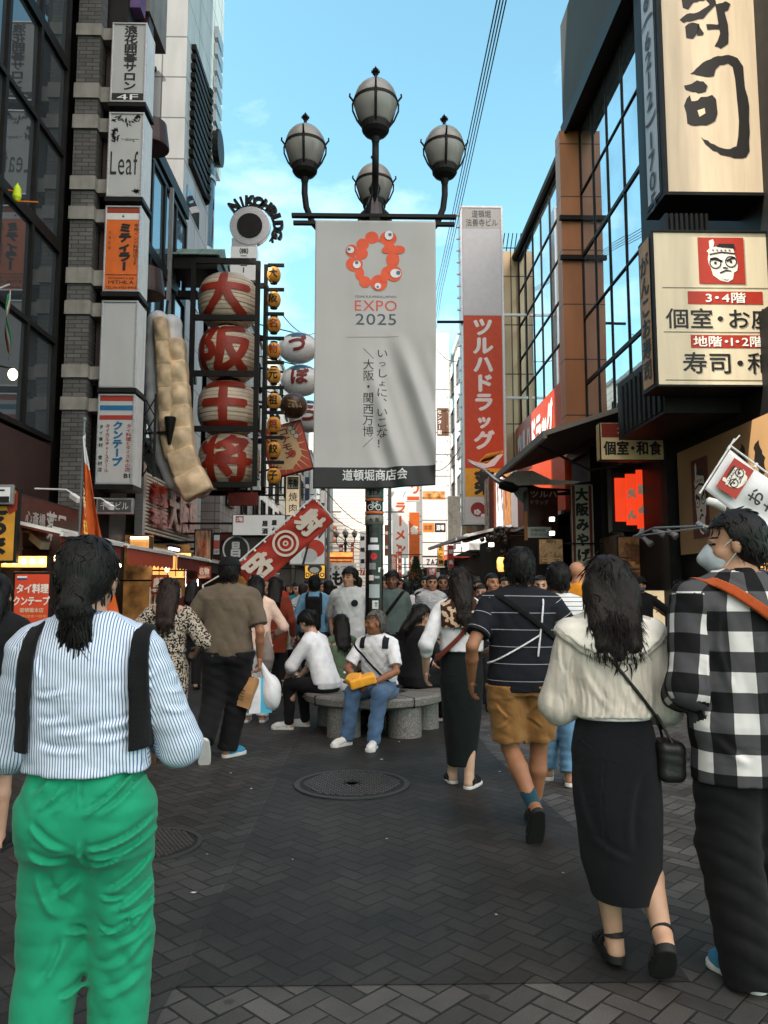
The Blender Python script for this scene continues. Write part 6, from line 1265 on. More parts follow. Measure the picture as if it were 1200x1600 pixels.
def P_stack(lv, ex=2.3):
  """lv: (z, cx, cy, half width, half depth) upwards"""
  lv = sorted(lv); z = np.array([l[0] for l in lv]); D = np.array([l[1:] for l in lv])
  def fn(X, Y, Z):
    zz = Z.reshape(-1); cx, cy, w, d = [np.interp(zz, z, D[:, i]).astype(f32).reshape(1, 1, -1) for i in range(4)]
    q = (np.abs((X - cx) / w) ** f32(ex) + np.abs((Y - cy) / d) ** f32(ex)) ** f32(1 / ex)
    v = (q - 1) * np.minimum(w, d)
    return np.maximum(v, np.maximum(Z - f32(z[-1]), f32(z[0]) - Z))
  return fn, A3([(D[:, 0] - D[:, 2]).min(), (D[:, 1] - D[:, 3]).min(), z[0]]), A3([(D[:, 0] + D[:, 2]).max(), (D[:, 1] + D[:, 3]).max(), z[-1]])
def P_box(c, h, M=None, r=.01):
  c, h = A3(c), A3(h); R_ = np.eye(3) if M is None else np.array(M)
  def fn(X, Y, Z):
    x, y, z = X - f32(c[0]), Y - f32(c[1]), Z - f32(c[2])
    if M is not None: x, y, z = [f32(R_[0, i]) * x + f32(R_[1, i]) * y + f32(R_[2, i]) * z for i in range(3)]
    q = [np.abs(v) - f32(e - r) for v, e in zip((x, y, z), h)]
    return np.sqrt(sum(np.maximum(v, 0) ** 2 for v in q)) + np.minimum(np.maximum(q[0], np.maximum(q[1], q[2])), 0) - f32(r)
  q = np.full(3, np.linalg.norm(h)) if M is not None else h
  return fn, c - q, c + q
class Vox:
  def __init__(s, prims, h, pad=.03):
    """prims: list of (prim, k)"""
    lo = np.min([p[1] for p, k in prims], 0) - pad; hi = np.max([p[2] for p, k in prims], 0) + pad
    s.h = h; s.lo = lo; s.n = np.ceil((hi - lo) / h).astype(int) + 1
    s.ax = [(lo[i] + h * np.arange(s.n[i])).astype(f32) for i in range(3)]
    s.f = np.full(tuple(s.n), 1.0, f32)
    for p, k in prims: s.add(p, k)
  def XYZ(s): return s.ax[0][:, None, None], s.ax[1][None, :, None], s.ax[2][None, None, :]
  def blk(s, lo, hi, m):
    sl = []
    for i in range(3):
      a = max(0, int((lo[i] - m - s.lo[i]) / s.h)); b = min(s.n[i], int((hi[i] + m - s.lo[i]) / s.h) + 2); sl.append(slice(a, max(a, b)))
    return tuple(sl), (s.ax[0][sl[0]][:, None, None], s.ax[1][sl[1]][None, :, None], s.ax[2][sl[2]][None, None, :])
  def add(s, p, k=.02):
    sl, c = s.blk(p[1], p[2], k + 2.5 * s.h)
    g = s.f[sl]
    if g.size == 0: return s
    d = p[0](*c).astype(f32)
    if k > 0:
      hh = np.clip(.5 + .5 * (g - d) / f32(k), 0, 1); s.f[sl] = g + (d - g) * hh - f32(k) * hh * (1 - hh)
    else: s.f[sl] = np.minimum(g, d)
    return s
  def sub(s, p, k=.0):
    sl, c = s.blk(p[1], p[2], k + 2.5 * s.h); g = s.f[sl]
    if g.size:
      d = -p[0](*c).astype(f32)
      if k > 0: hh = np.clip(.5 - .5 * (g - d) / f32(k), 0, 1); s.f[sl] = g + (d - g) * hh + f32(k) * hh * (1 - hh)
      else: s.f[sl] = np.maximum(g, d)
    return s
  def clip(s, fn):
    s.f = np.maximum(s.f, fn(*s.XYZ()).astype(f32)); return s
  def disp(s, fn): s.f = s.f + fn(*s.XYZ()).astype(f32); return s
  def mesh(s):
    f = np.pad(s.f, 1, constant_values=1.0); ins = f < 0
    c = np.zeros(tuple(np.array(f.shape) - 1), np.uint8)
    for i in (0, 1):
      for j in (0, 1):
        for k in (0, 1): c += ins[i:i + c.shape[0], j:j + c.shape[1], k:k + c.shape[2]]
    cells = np.argwhere((c > 0) & (c < 8))
    if len(cells) == 0: return np.zeros((0, 3)), np.zeros((0, 4), int)
    idx = np.full(c.shape, -1, np.int32); idx[tuple(cells.T)] = np.arange(len(cells))
    acc = np.zeros((len(cells), 3)); cnt = np.zeros(len(cells)); E = np.eye(3, dtype=int)
    for a in range(3):
      b_, c_ = [q for q in range(3) if q != a]
      for i in (0, 1):
        for j in (0, 1):
          p = np.zeros(3, int); p[b_] = i; p[c_] = j
          g0 = cells + p; g1 = g0 + E[a]; v0 = f[tuple(g0.T)]; v1 = f[tuple(g1.T)]
          x = (v0 < 0) != (v1 < 0); t = np.where(x, v0 / np.where(x, v0 - v1, 1), 0)
          acc[x] += (p + 0.0); acc[x, a] += t[x]; cnt[x] += 1
    V = s.lo + s.h * (cells - 1 + acc / cnt[:, None])
    Q = []
    for a in range(3):
      b_, c_ = (a + 1) % 3, (a + 2) % 3
      s0 = [slice(1, -1)] * 3; s0[a] = slice(0, -1); s1 = list(s0); s1[a] = slice(1, None)
      x0 = ins[tuple(s0)]; x1 = ins[tuple(s1)]
      g = np.argwhere(x0 != x1); fl = x0[tuple(g.T)]
      off = np.ones(3, int); off[a] = 0; g = g + off
      q = [idx[tuple((g - d).T)] for d in (0 * E[a], E[b_], E[b_] + E[c_], E[c_])]
      q = np.stack(q, 1); q[~fl] = q[~fl][:, ::-1]; Q.append(q)
    Q = np.concatenate(Q); Q = Q[(Q >= 0).all(1)]
    return V, Q
def np_mesh(name, V, Q, mats, parent=None, mi=None, uv=None, smooth=True):
  me = bpy.data.meshes.new(name); n, m = len(V), len(Q)
  me.vertices.add(n); me.vertices.foreach_set('co', np.asarray(V, f32).ravel())
  me.loops.add(4 * m); me.loops.foreach_set('vertex_index', np.asarray(Q, np.int32).ravel())
  me.polygons.add(m); me.polygons.foreach_set('loop_start', np.arange(0, 4 * m, 4, dtype=np.int32)); me.polygons.foreach_set('loop_total', np.full(m, 4, np.int32))
  if mi is not None: me.polygons.foreach_set('material_index', np.asarray(mi, np.int32))
  me.polygons.foreach_set('use_smooth', np.full(m, smooth))
  me.update(calc_edges=True)
  if uv is not None: l = me.uv_layers.new(name='UVMap'); l.data.foreach_set('uv', np.asarray(uv, f32).ravel())
  me.validate()
  return link(name, me, mats, parent, world=False)
def fold_fn(seed, amp, dirs=((.25, 0, 1),), freq=(22, 60), n=6, ridge=.6, warp=1.1):
  rg = np.random.default_rng(seed); W_ = []
  for i in range(n):
    d = A3(dirs[i % len(dirs)]) + rg.normal(0, .16, 3); d /= np.linalg.norm(d); w = rg.uniform(*freq)
    e = rg.normal(0, 1, 3) * rg.uniform(3, 6); W_.append((d * w, rg.uniform(0, 6.3), e, rg.uniform(0, 6.3), 1.0 / (1 + i * .25), rg.normal(0, 1, 3) * 5, rg.uniform(0, 6)))
  tot = sum(w[4] for w in W_)
  def fn(X, Y, Z):
    o = 0
    for d, p, e, q, a, m, mp in W_:
      ph = f32(d[0]) * X + f32(d[1]) * Y + f32(d[2]) * Z + f32(p) + f32(warp) * np.sin(f32(e[0]) * X + f32(e[1]) * Y + f32(e[2]) * Z + f32(q))
      sn = np.sin(ph); v = (1 - ridge) * sn + ridge * (1 - 2 * np.abs(np.sin(ph * .5 + 1)))
      o = o + f32(a) * v * (.5 + .5 * np.sin(f32(m[0]) * X + f32(m[1]) * Y + f32(m[2]) * Z + f32(mp)))
    return o * f32(amp / tot * 5.0)
  return fn
def crease_fn(L_):
  """single sharp folds on the back of a garment: (x0, z0, x1, z1, width, height)"""
  def fn(X, Y, Z):
    o = 0
    for x0, z0, x1, z1, w, a in L_:
      dx, dz = x1 - x0, z1 - z0; L2 = dx * dx + dz * dz + 1e-9; L1 = math.sqrt(L2)
      t = ((X - f32(x0)) * f32(dx) + (Z - f32(z0)) * f32(dz)) / f32(L2); s = ((X - f32(x0)) * f32(-dz) + (Z - f32(z0)) * f32(dx)) / f32(L1) + f32(.08 * L1) * (1 - (2 * t - 1) ** 2)
      e = np.clip(t * 4, 0, 1) * np.clip((1 - t) * 4, 0, 1) * (Y < .02)
      o = o + e * f32(a) * (np.exp(-((s - f32(w)) / f32(w)) ** 2) * f32(.9) - np.exp(-(s / f32(w * .9)) ** 2))
    return o
  return fn
def crease(N, L, B):
  t = N.new('ShaderNodeTexCoord'); nz = N.new('ShaderNodeTexNoise'); nz.noise_type = 'RIDGED_MULTIFRACTAL'; nz.inputs['Scale'].default_value = 11; nz.inputs['Detail'].default_value = 3; nz.inputs['Distortion'].default_value = .7
  mp = N.new('ShaderNodeMapping'); mp.inputs['Scale'].default_value = (1, 1, 1.6); L.new(t.outputs['Object'], mp.inputs[0]); L.new(mp.outputs[0], nz.inputs[0])
  bp = N.new('ShaderNodeBump'); bp.inputs['Strength'].default_value = .26; bp.inputs['Distance'].default_value = .012; L.new(nz.outputs[0], bp.inputs['Height'])
  old = B.inputs['Normal'].links
  if old: L.new(old[0].from_socket, bp.inputs['Normal'])
  L.new(bp.outputs[0], B.inputs['Normal'])
def cloth(name, srgb, rough=.85, var=.17, weave=.25, wscale=700, **k):
  m = mat(name, s2l(srgb), rough=rough, var=var, scale=k.pop('scale', 9), bump=weave, bscale=wscale, spec=.2, **k)
  N, L, B = nodes(m); B.inputs['Sheen Weight'].default_value = .04 if sum(srgb) < 150 else .1; crease(N, L, B); return m
def uv_pattern(name, fn, rough=.85):
  """fn(M, u, v) -> colour socket, from the garment's own UV (metres round and along the cloth)"""
  if name in MATS: return MATS[name]
  m = bpy.data.materials.new(name); m.use_nodes = True; MATS[name] = m; N, L, B = nodes(m)
  t = N.new('ShaderNodeTexCoord'); sp = N.new('ShaderNodeSeparateXYZ'); L.new(t.outputs['UV'], sp.inputs[0])
  M = lambda op, a, b=None, c=None: math_node(N, L, op, a, b, c)
  def mix(fac, c0, c1):
    x = N.new('ShaderNodeMix'); x.data_type = 'RGBA'
    for i, c in ((6, c0), (7, c1)):
      if isinstance(c, tuple): x.inputs[i].default_value = (*s2l(c), 1)
      else: L.new(c, x.inputs[i])
    if isinstance(fac, (int, float)): x.inputs[0].default_value = fac
    else: L.new(fac, x.inputs[0])
    return x.outputs[2]
  L.new(fn(M, sp.outputs[0], sp.outputs[1], mix, N, L, t), B.inputs['Base Color']); B.inputs['Roughness'].default_value = rough; B.inputs['Specular IOR Level'].default_value = .2
  nz = N.new('ShaderNodeTexNoise'); nz.inputs['Scale'].default_value = 500; L.new(t.outputs['Object'], nz.inputs[0]); bp = N.new('ShaderNodeBump'); bp.inputs['Strength'].default_value = .2; bp.inputs['Distance'].default_value = .004
  L.new(nz.outputs[0], bp.inputs['Height']); L.new(bp.outputs[0], B.inputs['Normal']); crease(N, L, B); return m
SKIN = {}
def skin(tone):
  k = 'skin_%02x%02x%02x' % tone; tone = (tone[0] * .90, tone[1] * .92, tone[2] * .95)
  if k in MATS: return MATS[k]
  m = mat(k, s2l(tone), rough=.5, var=.10, scale=14, bump=.08, bscale=160); N, L, B = nodes(m); B.inputs['Subsurface Weight'].default_value = .08; B.inputs['Subsurface Radius'].default_value = (.02, .008, .004); return m
HAIRM = {}
def hairm(col=(14, 11, 10)):
  k = 'hair_%02x%02x%02x' % col
  return mat(k, s2l(col), rough=.42, var=.35, scale=60, stretch=(1, 1, .05), bump=.6, bscale=260, spec=.25)
HEADZ = 1.535
def rotm(yaw=0, pitch=0, roll=0): return np.array(Euler((R(pitch), R(roll), R(yaw))).to_matrix())
def ik(a, b, l1, l2, pole):
  a, b, pole = Vector(a), Vector(b), Vector(pole); d = (b - a); L_ = min(d.length, (l1 + l2) * .999); d.normalize()
  x = (l1 * l1 - l2 * l2 + L_ * L_) / (2 * L_); h = math.sqrt(max(0, l1 * l1 - x * x)); p = (pole - d * pole.dot(d)).normalized()
  return a + d * x + p * h
def hand_mesh(wrist, d, pn, thumb_side, curl, h=.0042, k=1.0):
  """palm, four unequal bent fingers and a thumb; d = direction of the hand, pn = palm normal (fingers close towards it)"""
  d = Vector(d).normalized(); pn = Vector(pn); pn = (pn - d * pn.dot(d)).normalized(); s = d.cross(pn).normalized() * thumb_side; w = Vector(wrist); pr = []
  C = lambda a, b, ra, rb, kk=.006: pr.append((P_cone(a, b, ra * k, rb * k), kk))
  C(w - d * .03 * k, w + d * .02 * k, .023, .022, .012)
  for q in (-1.15, -.4, .4, 1.15): C(w + d * .015 * k + s * q * .014 * k, w + d * .082 * k + s * q * .021 * k, .0145, .0115, .010)
  for q, L_, cb in ((1.15, .066, 0), (.4, .075, .04), (-.4, .070, .08), (-1.15, .054, .14)):
    p = w + d * .084 * k + s * q * .021 * k; dr = (d + s * q * .05).normalized(); cu = curl + cb
    for seg, (fr_, r0, r1) in enumerate(((.45, .0090, .0085), (.32, .0085, .0078), (.23, .0078, .0066))):
      a = cu * (.55 + seg * .5); dd = (dr * math.cos(a) + pn * math.sin(a)); nx_ = p + dd * L_ * fr_ * k; C(p, nx_, r0, r1, .003); p = nx_; dr = dd;
      pn_ = pn
  t0 = w + d * .022 * k + s * .026 * k; t1 = t0 + (d * .6 + s * .72 + pn * .35).normalized() * .036 * k; t2 = t1 + (d * .9 + s * .12 + pn * (.35 + curl * .4)).normalized() * .034 * k; t3 = t2 + (d * .95 - s * .12 + pn * (.4 + curl * .5)).normalized() * .024 * k
  C(t0, t1, .014, .0105, .008); C(t1, t2, .0105, .0092, .003); C(t2, t3, .0092, .0074, .003)
  return Vox(pr, h, .012).mesh()
def shoe(root, ankle, fdir, pitch, kind, mats, name='shoe', roll=0, k=1.0):
  """kind: sneaker / slipon / sandal ; ankle in body space, fdir = heading (deg), pitch>0 lifts the heel"""
  up, so = mats; prims = []
  S_ = lambda y0, r0, y1, r1, z0, z1: P_stack([(z0, 0, 0, 1, 1), (z1, 0, 0, 1, 1)])
  def sole_fn(gr, z0, z1):
    def fn(X, Y, Z):
      t = np.clip((Y + f32(.075)) / f32(.17), 0, 1); w = (f32(.034) + f32(.012) * t) * f32(k) + f32(gr)
      cx = f32(.006) * np.sin(t * 3.0)
      d = np.sqrt((X - cx) ** 2 + (Y - (-f32(.075) + f32(.17) * t)) ** 2) - w
      q = np.maximum(d, np.maximum(Z - f32(z1), f32(z0) - Z)); return q
    return fn, A3((-.07, -.14, z0)), A3((.07, .17, z1))
  a = Vector(ankle)
  M4 = Matrix.Translation(a) @ Euler((0, 0, R(fdir))).to_matrix().to_4x4() @ Euler((R(-pitch), R(roll), 0)).to_matrix().to_4x4() @ Matrix.Translation((0, .055, -.085))
  st = .034 if kind == 'sandal' else (.030 if kind == 'sneaker' else .024)
  V, Q = Vox([(sole_fn(.004, 0, st), 0)], .005, .012).mesh()
  V = (np.c_[V, np.ones(len(V))] @ np.array(M4).T)[:, :3]
  if kind == 'sandal':
    pr = [(sole_fn(-.004, st - .004, st + .012), 0)]
    o = np_mesh('sandal', V, Q, [so], root)
    vx = Vox([(P_stack([(st - .004, 0, .055, .049, .030), (.062, 0, .050, .040, .026)]), 0)], .004).mesh(); m = []
    for (cy, hy, zt, w) in ((.055, .013, .072, .043), (.015, .010, .078, .040)):
      v = Vox([(P_ell((0, cy, .03), (w + .006, .12, zt - .022)), 0)], .004); v.clip(lambda X, Y, Z: np.abs(Y - f32(cy) + (Z - f32(.05)) * f32(.3)) - f32(hy)); v.clip(lambda X, Y, Z: f32(st - .006) - Z); m.append(v.mesh())
    v = Vox([(P_ell((0, -.062, .085), (.044, .050, .05)), 0)], .004); v.clip(lambda X, Y, Z: np.abs(Z - f32(.092) + Y * f32(.2)) - f32(.011)); m.append(v.mesh())
    for q, (v_, q_) in enumerate(m):
      v_ = (np.c_[v_, np.ones(len(v_))] @ np.array(M4).T)[:, :3]; np_mesh('strap', v_, q_, [up], o)
    return o
  pr = [(P_ell((0, .075, .034), (.043 * k, .066, .034)), .02), (P_ell((0, -.055, .045), (.035 * k, .048, .05)), .03), (P_cone((0, -.055, .05), (0, -.045, .088 if kind == 'sneaker' else .068), .036, .035), .02), (P_cone((0, -.03, .058), (0, .06, .042), .035, .036), .03)]
  v = Vox(pr, .005, .012); v.sub(P_cone((0, -.046, .085), (0, -.04, .14), .029, .034), .006); v.clip(lambda X, Y, Z: f32(.012) - Z)
  U, QU = v.mesh(); U = (np.c_[U, np.ones(len(U))] @ np.array(M4).T)[:, :3]
  o = np_mesh(name, U, QU, [up], root); np_mesh('sole', V, Q, [so], o); return o
FACE_M = None
def person(label, X, Y, yaw=0, s=1.0, res=.012, tone=(196, 150, 122), g=1.0, gd=1.0, lean=(0, 0), hipz=.86, legs=None, arms=None, head=(0, 0, 0), top=None, bottom=None, hair=None, shoes=None, hands=True, shw=1.0, group=None, feat=True, hres=.0042, z=0.0, extra=None, seed=0, neckl=1.0, seg=(.30, .25)):
  root = empty('person', (X, Y, z), label, 'person', group, R(yaw)); root.scale = (s, s, s)
  dr = .86 - hipz
  OFF = lambda zz: (lean[0] * max(0, zz - .9), lean[1] * max(0, zz - .9))
  def U(x, y, zz): o = OFF(zz); return Vector((x + o[0], y + o[1], zz - dr))
  sk = skin(tone); info = dict(root=root, U=U, dr=dr)
  hip = {q: U(sg * .088 * g, 0, .86) for q, sg in (('L', -1), ('R', 1))}
  lg = {'L': ((-.095, .02, .47), (-.095, -.01, .085), 0, 0), 'R': ((.095, .02, .47), (.095, -.01, .085), 0, 0)}
  if legs: lg.update(legs)
  SH = {q: U(sg * .166 * shw, -.005, 1.325) for q, sg in (('L', -1), ('R', 1))}
  am = {}
  for q, sg in (('L', -1), ('R', 1)):
    w = (sg * .25 * shw, .03, .83)
    if arms and q in arms: w = arms[q][0]
    wr = Vector(w) if arms and q in arms else U(*w)
    pole = arms[q][1] if arms and q in arms and len(arms[q]) > 1 else (sg * .3, -1, 0)
    el = ik(SH[q], wr, seg[0], seg[1], pole)
    dv = wr - el;
    if (wr - SH[q]).length > sum(seg): wr = SH[q] + (wr - SH[q]).normalized() * sum(seg) * .998
    hd = arms[q][2] if arms and q in arms and len(arms[q]) > 2 else None
    am[q] = (el, wr, hd)
  info.update(hip=hip, legs=lg, SH=SH, arms=am)
  hr = U(0, 0, HEADZ); HC = Vector((hr.x, hr.y + .015, hr.z)); HM = rotm(*head); info.update(HC=HC, HM=HM)
  H = lambda x, y, zz: tuple(A3(HC) + HM @ A3((x, y, zz)))
  TP = [(.76, .10, .085), (.82, .155, .112), (.90, .170, .118), (.97, .150, .108), (1.05, .132, .098), (1.14, .140, .104), (1.24, .160, .112), (1.31, .165, .106), (1.36, .140, .088), (1.40, .085, .068), (1.43, .05, .05)]
  def stack(infl=0, z0=.76, z1=1.43, boxy=0, wm=1.0, shoulder=True):
    out = []
    zz = sorted(set([z0, z1] + [t[0] for t in TP if z0 < t[0] < z1]))
    for q in zz:
      w = np.interp(q, [t[0] for t in TP], [t[1] for t in TP]); d = np.interp(q, [t[0] for t in TP], [t[2] for t in TP])
      if boxy and q < 1.26: w = w + (max(w, .160) - w) * boxy; d = d + (max(d, .112) - d) * boxy
      if q > 1.28: w = w * (1 + (shw - 1) * .8)
      o = OFF(q); out.append((q - dr, o[0], o[1] - .005, w * g * wm + infl, d * gd + infl))
    return P_stack(out)
  pr = [(stack(-.03, .80), .03)]
  pr += [(P_cone(U(0, -.012, 1.385), H(0, -.018, -.06), .055 * (g * .5 + .5), .050), .03), (P_ell(H(0, -.015, .030), (.074, .092, .086), HM), .02), (P_ell(H(0, .022, -.035), (.060, .066, .078), HM), .03), (P_ell(H(0, .052, -.090), (.030, .028, .024), HM), .03)]
  if feat:
    pr += [(P_cone(H(0, .083, .008), H(0, .101, -.028), .008, .0125), .012), (P_cone(H(-.034, .076, .022), H(.034, .076, .022), .010, .010), .012), (P_cone(H(-.02, .083, -.062), H(.02, .083, -.062), .0075, .0075), .008), (P_ell(H(-.045, .05, -.03), (.022, .024, .022), HM), .02), (P_ell(H(.045, .05, -.03), (.022, .024, .022), HM), .02)]
    for sg in (-1, 1): pr.append((P_ell(H(sg * .076, -.006, -.008), (.010, .019, .031), HM), .006))
  for q, sg in (('L', -1), ('R', 1)):
    e, w, _ = am[q]; pr += [(P_cone(SH[q], e, .046 * (g * .6 + .4), .036), .03), (P_cone(e, Vector(e).lerp(w, .35), .036, .037), .012), (P_cone(Vector(e).lerp(w, .35), w, .037, .0245), .012)]
    kn, an, pt, fy = lg[q]; kn, an = Vector(kn), Vector(an)
    pr += [(P_cone(hip[q], kn, .070 * (g * .7 + .3), .052), .03), (P_cone(kn, kn.lerp(an, .35) + Vector((0, -.015, 0)), .050, .054), .015), (P_cone(kn.lerp(an, .35) + Vector((0, -.015, 0)), an, .053, .036), .015)]
    M3 = Euler((0, 0, R(fy))).to_matrix() @ Euler((R(-pt), 0, 0)).to_matrix(); fo = lambda y, zz: an + M3 @ Vector((0, y, zz))
    pr += [(P_cone(fo(-.02, -.045), fo(.115, -.058), .032, .024), .02), (P_cone(an, fo(-.02, -.045), .036, .032), .015)]
  for sg in (-1, 1): pr.append((P_cone(U(sg * .03, -.012, 1.405), U(sg * .13 * shw, -.01, 1.355), .040, .042), .03))
  vx = Vox(pr, res, .02)
  if feat:
    for sg in (-1, 1): vx.sub(P_ell(H(sg * .032, .098, .004), (.016, .013, .009), HM), .010)
  V, Q = vx.mesh()
  hl = (V[Q].mean(1) - A3(HC)) @ HM; ax, y_, z_ = np.abs(hl[:, 0]), hl[:, 1], hl[:, 2]; mi = np.zeros(len(Q), int)
  if feat:
    t = max(.004, res * .55)
    mi[(ax > .012) & (ax < .052) & (np.abs(z_ - .028 + (ax - .03) ** 2 * 8) < t) & (y_ > .045)] = 1
    mi[(ax > .018) & (ax < .047) & (np.abs(z_ - .003) < t) & (y_ > .05)] = 1
    mi[(ax < .024) & (np.abs(z_ + .063) < t * 1.2) & (y_ > .07)] = 2
  if hands:
    for q, sg in (('L', -1), ('R', 1)):
      e, w, hd = am[q]; d = (w - e).normalized()
      if hd is False: continue
      dd, pn, cu = (hd if hd else (d, (-sg, .15, 0), .45)); hv, hq = hand_mesh(w, dd, pn, sg * (1 if True else 1), cu, max(hres, res * .38))
      Q = np.concatenate([Q, hq + len(V)]); V = np.concatenate([V, hv]); mi = np.concatenate([mi, np.zeros(len(hq), int)])
  np_mesh('body', V, Q, [sk, hairm(hair.get('col', (14, 11, 10)) if hair else (14, 11, 10)), mat('lips_%d' % tone[0], tuple(c * .75 for c in s2l((tone[0], tone[1] - 40, tone[2] - 30))), rough=.45)], root, mi)
  def legpath(q): kn, an, pt, fy = lg[q]; return [Vector(hip[q]), Vector(kn), Vector(an)]
  if bottom:
    B_ = bottom; ty = B_['type']; m = B_['mat']; am_ = B_.get('fold', .006); pr = []
    inf = B_.get('infl', .012)
    if ty in ('pants', 'shorts'):
      rh, rk, ra = B_.get('r', (.098, .075, .062)); z1 = B_.get('top', 1.03)
      pr.append((stack(inf, .80, z1, 0, B_.get('wm', 1)), .03))
      for q in 'LR':
        p0, p1, p2 = legpath(q); n_ = Vector((0, -.004, 0))
        if ty == 'shorts':
          e = p0.lerp(p1, B_.get('end', .92)); pr += [(P_cone(p0, e, rh * (g * .6 + .4), rk), .03)]
        else:
          e = p2 + (p2 - p1).normalized() * B_.get('cuff', .01); pr += [(P_cone(p0, p1, rh * (g * .6 + .4), rk), .06), (P_cone(p1, e, rk, ra), B_.get('ks', .03))]
      if B_.get('prims'): pr += B_['prims'](info)
      v = Vox(pr, B_.get('res', res), .02)
      for q in 'LR':
        p0, p1, p2 = legpath(q);
        if ty == 'shorts': e = p0.lerp(p1, B_.get('end', .92)); d = (p1 - p0).normalized()
        else: d = (p2 - p1).normalized(); e = p2 + d * (B_.get('cuff', .01))
        sgn = -1 if q == 'L' else 1
        v.clip(lambda X, Y, Z, e=e, d=d: np.where(((X - f32(e.x)) ** 2 + (Y - f32(e.y)) ** 2 + (Z - f32(e.z)) ** 2) < f32((.22 if ty == 'shorts' else .16) ** 2), np.where(np.sign(X - f32(hip['L'].x + hip['R'].x) / 2) == sgn if ty == 'shorts' else np.abs(X - f32(e.x)) < f32(.12), (X - f32(e.x)) * f32(d.x) + (Y - f32(e.y)) * f32(d.y) + (Z - f32(e.z)) * f32(d.z), f32(-1)), f32(-1)))
      v.disp(fold_fn(seed + 31, am_ * .7, B_.get('dirs', ((.5, .3, 1), (-.5, .3, 1), (1, .2, .4), (.2, .2, 1))), B_.get('freq', (18, 48))))
    elif ty == 'skirt':
      lv = [(zz - dr, OFF(zz)[0] + (l[2] if len(l) > 2 else 0), OFF(zz)[1] + (l[3] if len(l) > 3 else 0), l[0], l[1]) for zz, l in B_['lv']]
      v = Vox([(P_stack(lv, 2.1), .02)], B_.get('res', res), .02)
      v.disp(fold_fn(seed + 17, am_, B_.get('dirs', ((1, .2, .08), (.2, 1, .08), (.8, -.6, .1))), B_.get('freq', (30, 70)), ridge=.4))
    elif ty == 'seated':
      v = Vox([(stack(inf, .80, B_.get('top', 1.02)), .03)] + [(P_cone(legpath(q)[0], legpath(q)[1], B_['r'][0], B_['r'][1]), .03) for q in 'LR'] + [(P_cone(legpath(q)[1], legpath(q)[2], B_['r'][1], B_['r'][2]), .02) for q in 'LR'], B_.get('res', res), .02)
      v.disp(fold_fn(seed + 17, am_, ((.3, .6, 1), (1, .5, .2)), (20, 50)))
    if res < .012 and ty != 'skirt': v.disp(fold_fn(seed + 131, am_ * .4, B_.get('dirs', ((.5, .3, 1), (-.5, .3, 1), (1, .2, .4), (.2, .2, 1))), (50, 110), n=5, ridge=.85))
    if top and ty != 'seated' and top.get('hem', .93) < .96: v.clip(lambda X, Y, Z: Z - f32(top.get('hem', .93) + .035 - dr))
    if B_.get('creases'): v.disp(crease_fn(B_['creases']))
    V, Q = v.mesh(); uv = None
    o = np_mesh(B_.get('name', {'pants': 'trousers', 'shorts': 'shorts', 'skirt': 'skirt', 'seated': 'trousers'}[ty]), V, Q, m if isinstance(m, list) else [m], root); info['bottom'] = o
  if top:
    T_ = top; m = T_['mat']; inf = T_.get('infl', .018) * .72; hem = T_.get('hem', .93); prims = [(stack(inf, hem, T_.get('ztop', 1.425), T_.get('boxy', .6), T_.get('wm', 1)), .03)]
    sl = T_.get('sleeve', .6); rs = [q_ * .84 for q_ in T_.get('rs', (.068, .062, .048))]; info['sleeve'] = sl
    for q in 'LR':
      e, w, _ = am[q]; s0 = SH[q]
      if sl <= 0: continue
      k = g * .5 + .5
      if sl <= 1: prims.append((P_cone(s0, Vector(s0).lerp(e, sl), rs[0] * k, rs[1] * k), .035))
      else: prims += [(P_cone(s0, e, rs[0] * k, rs[1] * k), .035), (P_cone(e, Vector(e).lerp(w, sl - 1), rs[1] * k, rs[2]), .018)]
    for sg in (-1, 1): prims.append((P_cone(U(sg * .05, -.012, 1.385), U(sg * .13 * shw, -.01, 1.352), .046 + inf * .5, .046 + inf * .5), .03))
    if T_.get('prims'): prims += T_['prims'](info)
    v = Vox(prims, T_.get('res', res), .03)
    for q in 'LR':
      e, w, _ = am[q]; s0 = Vector(SH[q])
      if sl <= 0: continue
      a, b = (s0, Vector(e)) if sl <= 1 else (Vector(e), Vector(w)); d = (b - a).normalized(); c = a.lerp(b, sl if sl <= 1 else sl - 1)
      v.clip(lambda X, Y, Z, c=c, d=d: np.where(((X - f32(c.x)) ** 2 + (Y - f32(c.y)) ** 2 + (Z - f32(c.z)) ** 2) < f32(.085 ** 2), (X - f32(c.x)) * f32(d.x) + (Y - f32(c.y)) * f32(d.y) + (Z - f32(c.z)) * f32(d.z), f32(-1)))
    v.disp(fold_fn(seed + 3, T_.get('fold', .006) * .62, T_.get('dirs', ((.8, .2, .45), (-.8, .2, .45), (.3, .1, 1))), T_.get('freq', (16, 42))))
    if res < .012: v.disp(fold_fn(seed + 103, T_.get('fold', .006) * .30, T_.get('dirs', ((.8, .2, .5), (-.8, .2, .5), (.3, .1, 1))), (50, 110), n=5, ridge=.85))
    nk = U(0, -.0, 1.42); v.sub(P_cone(U(0, -.01, 1.40), H(0, -.01, -.05), T_.get('nr', .060), .075), .006)
    if T_.get('scoop'): v.sub(P_ell(U(0, T_['scoop'][0], T_['scoop'][1]), (T_['scoop'][2],) * 3), .006)
    if T_.get('creases'): v.disp(crease_fn(T_['creases']))
    V, Q = v.mesh(); uv = None
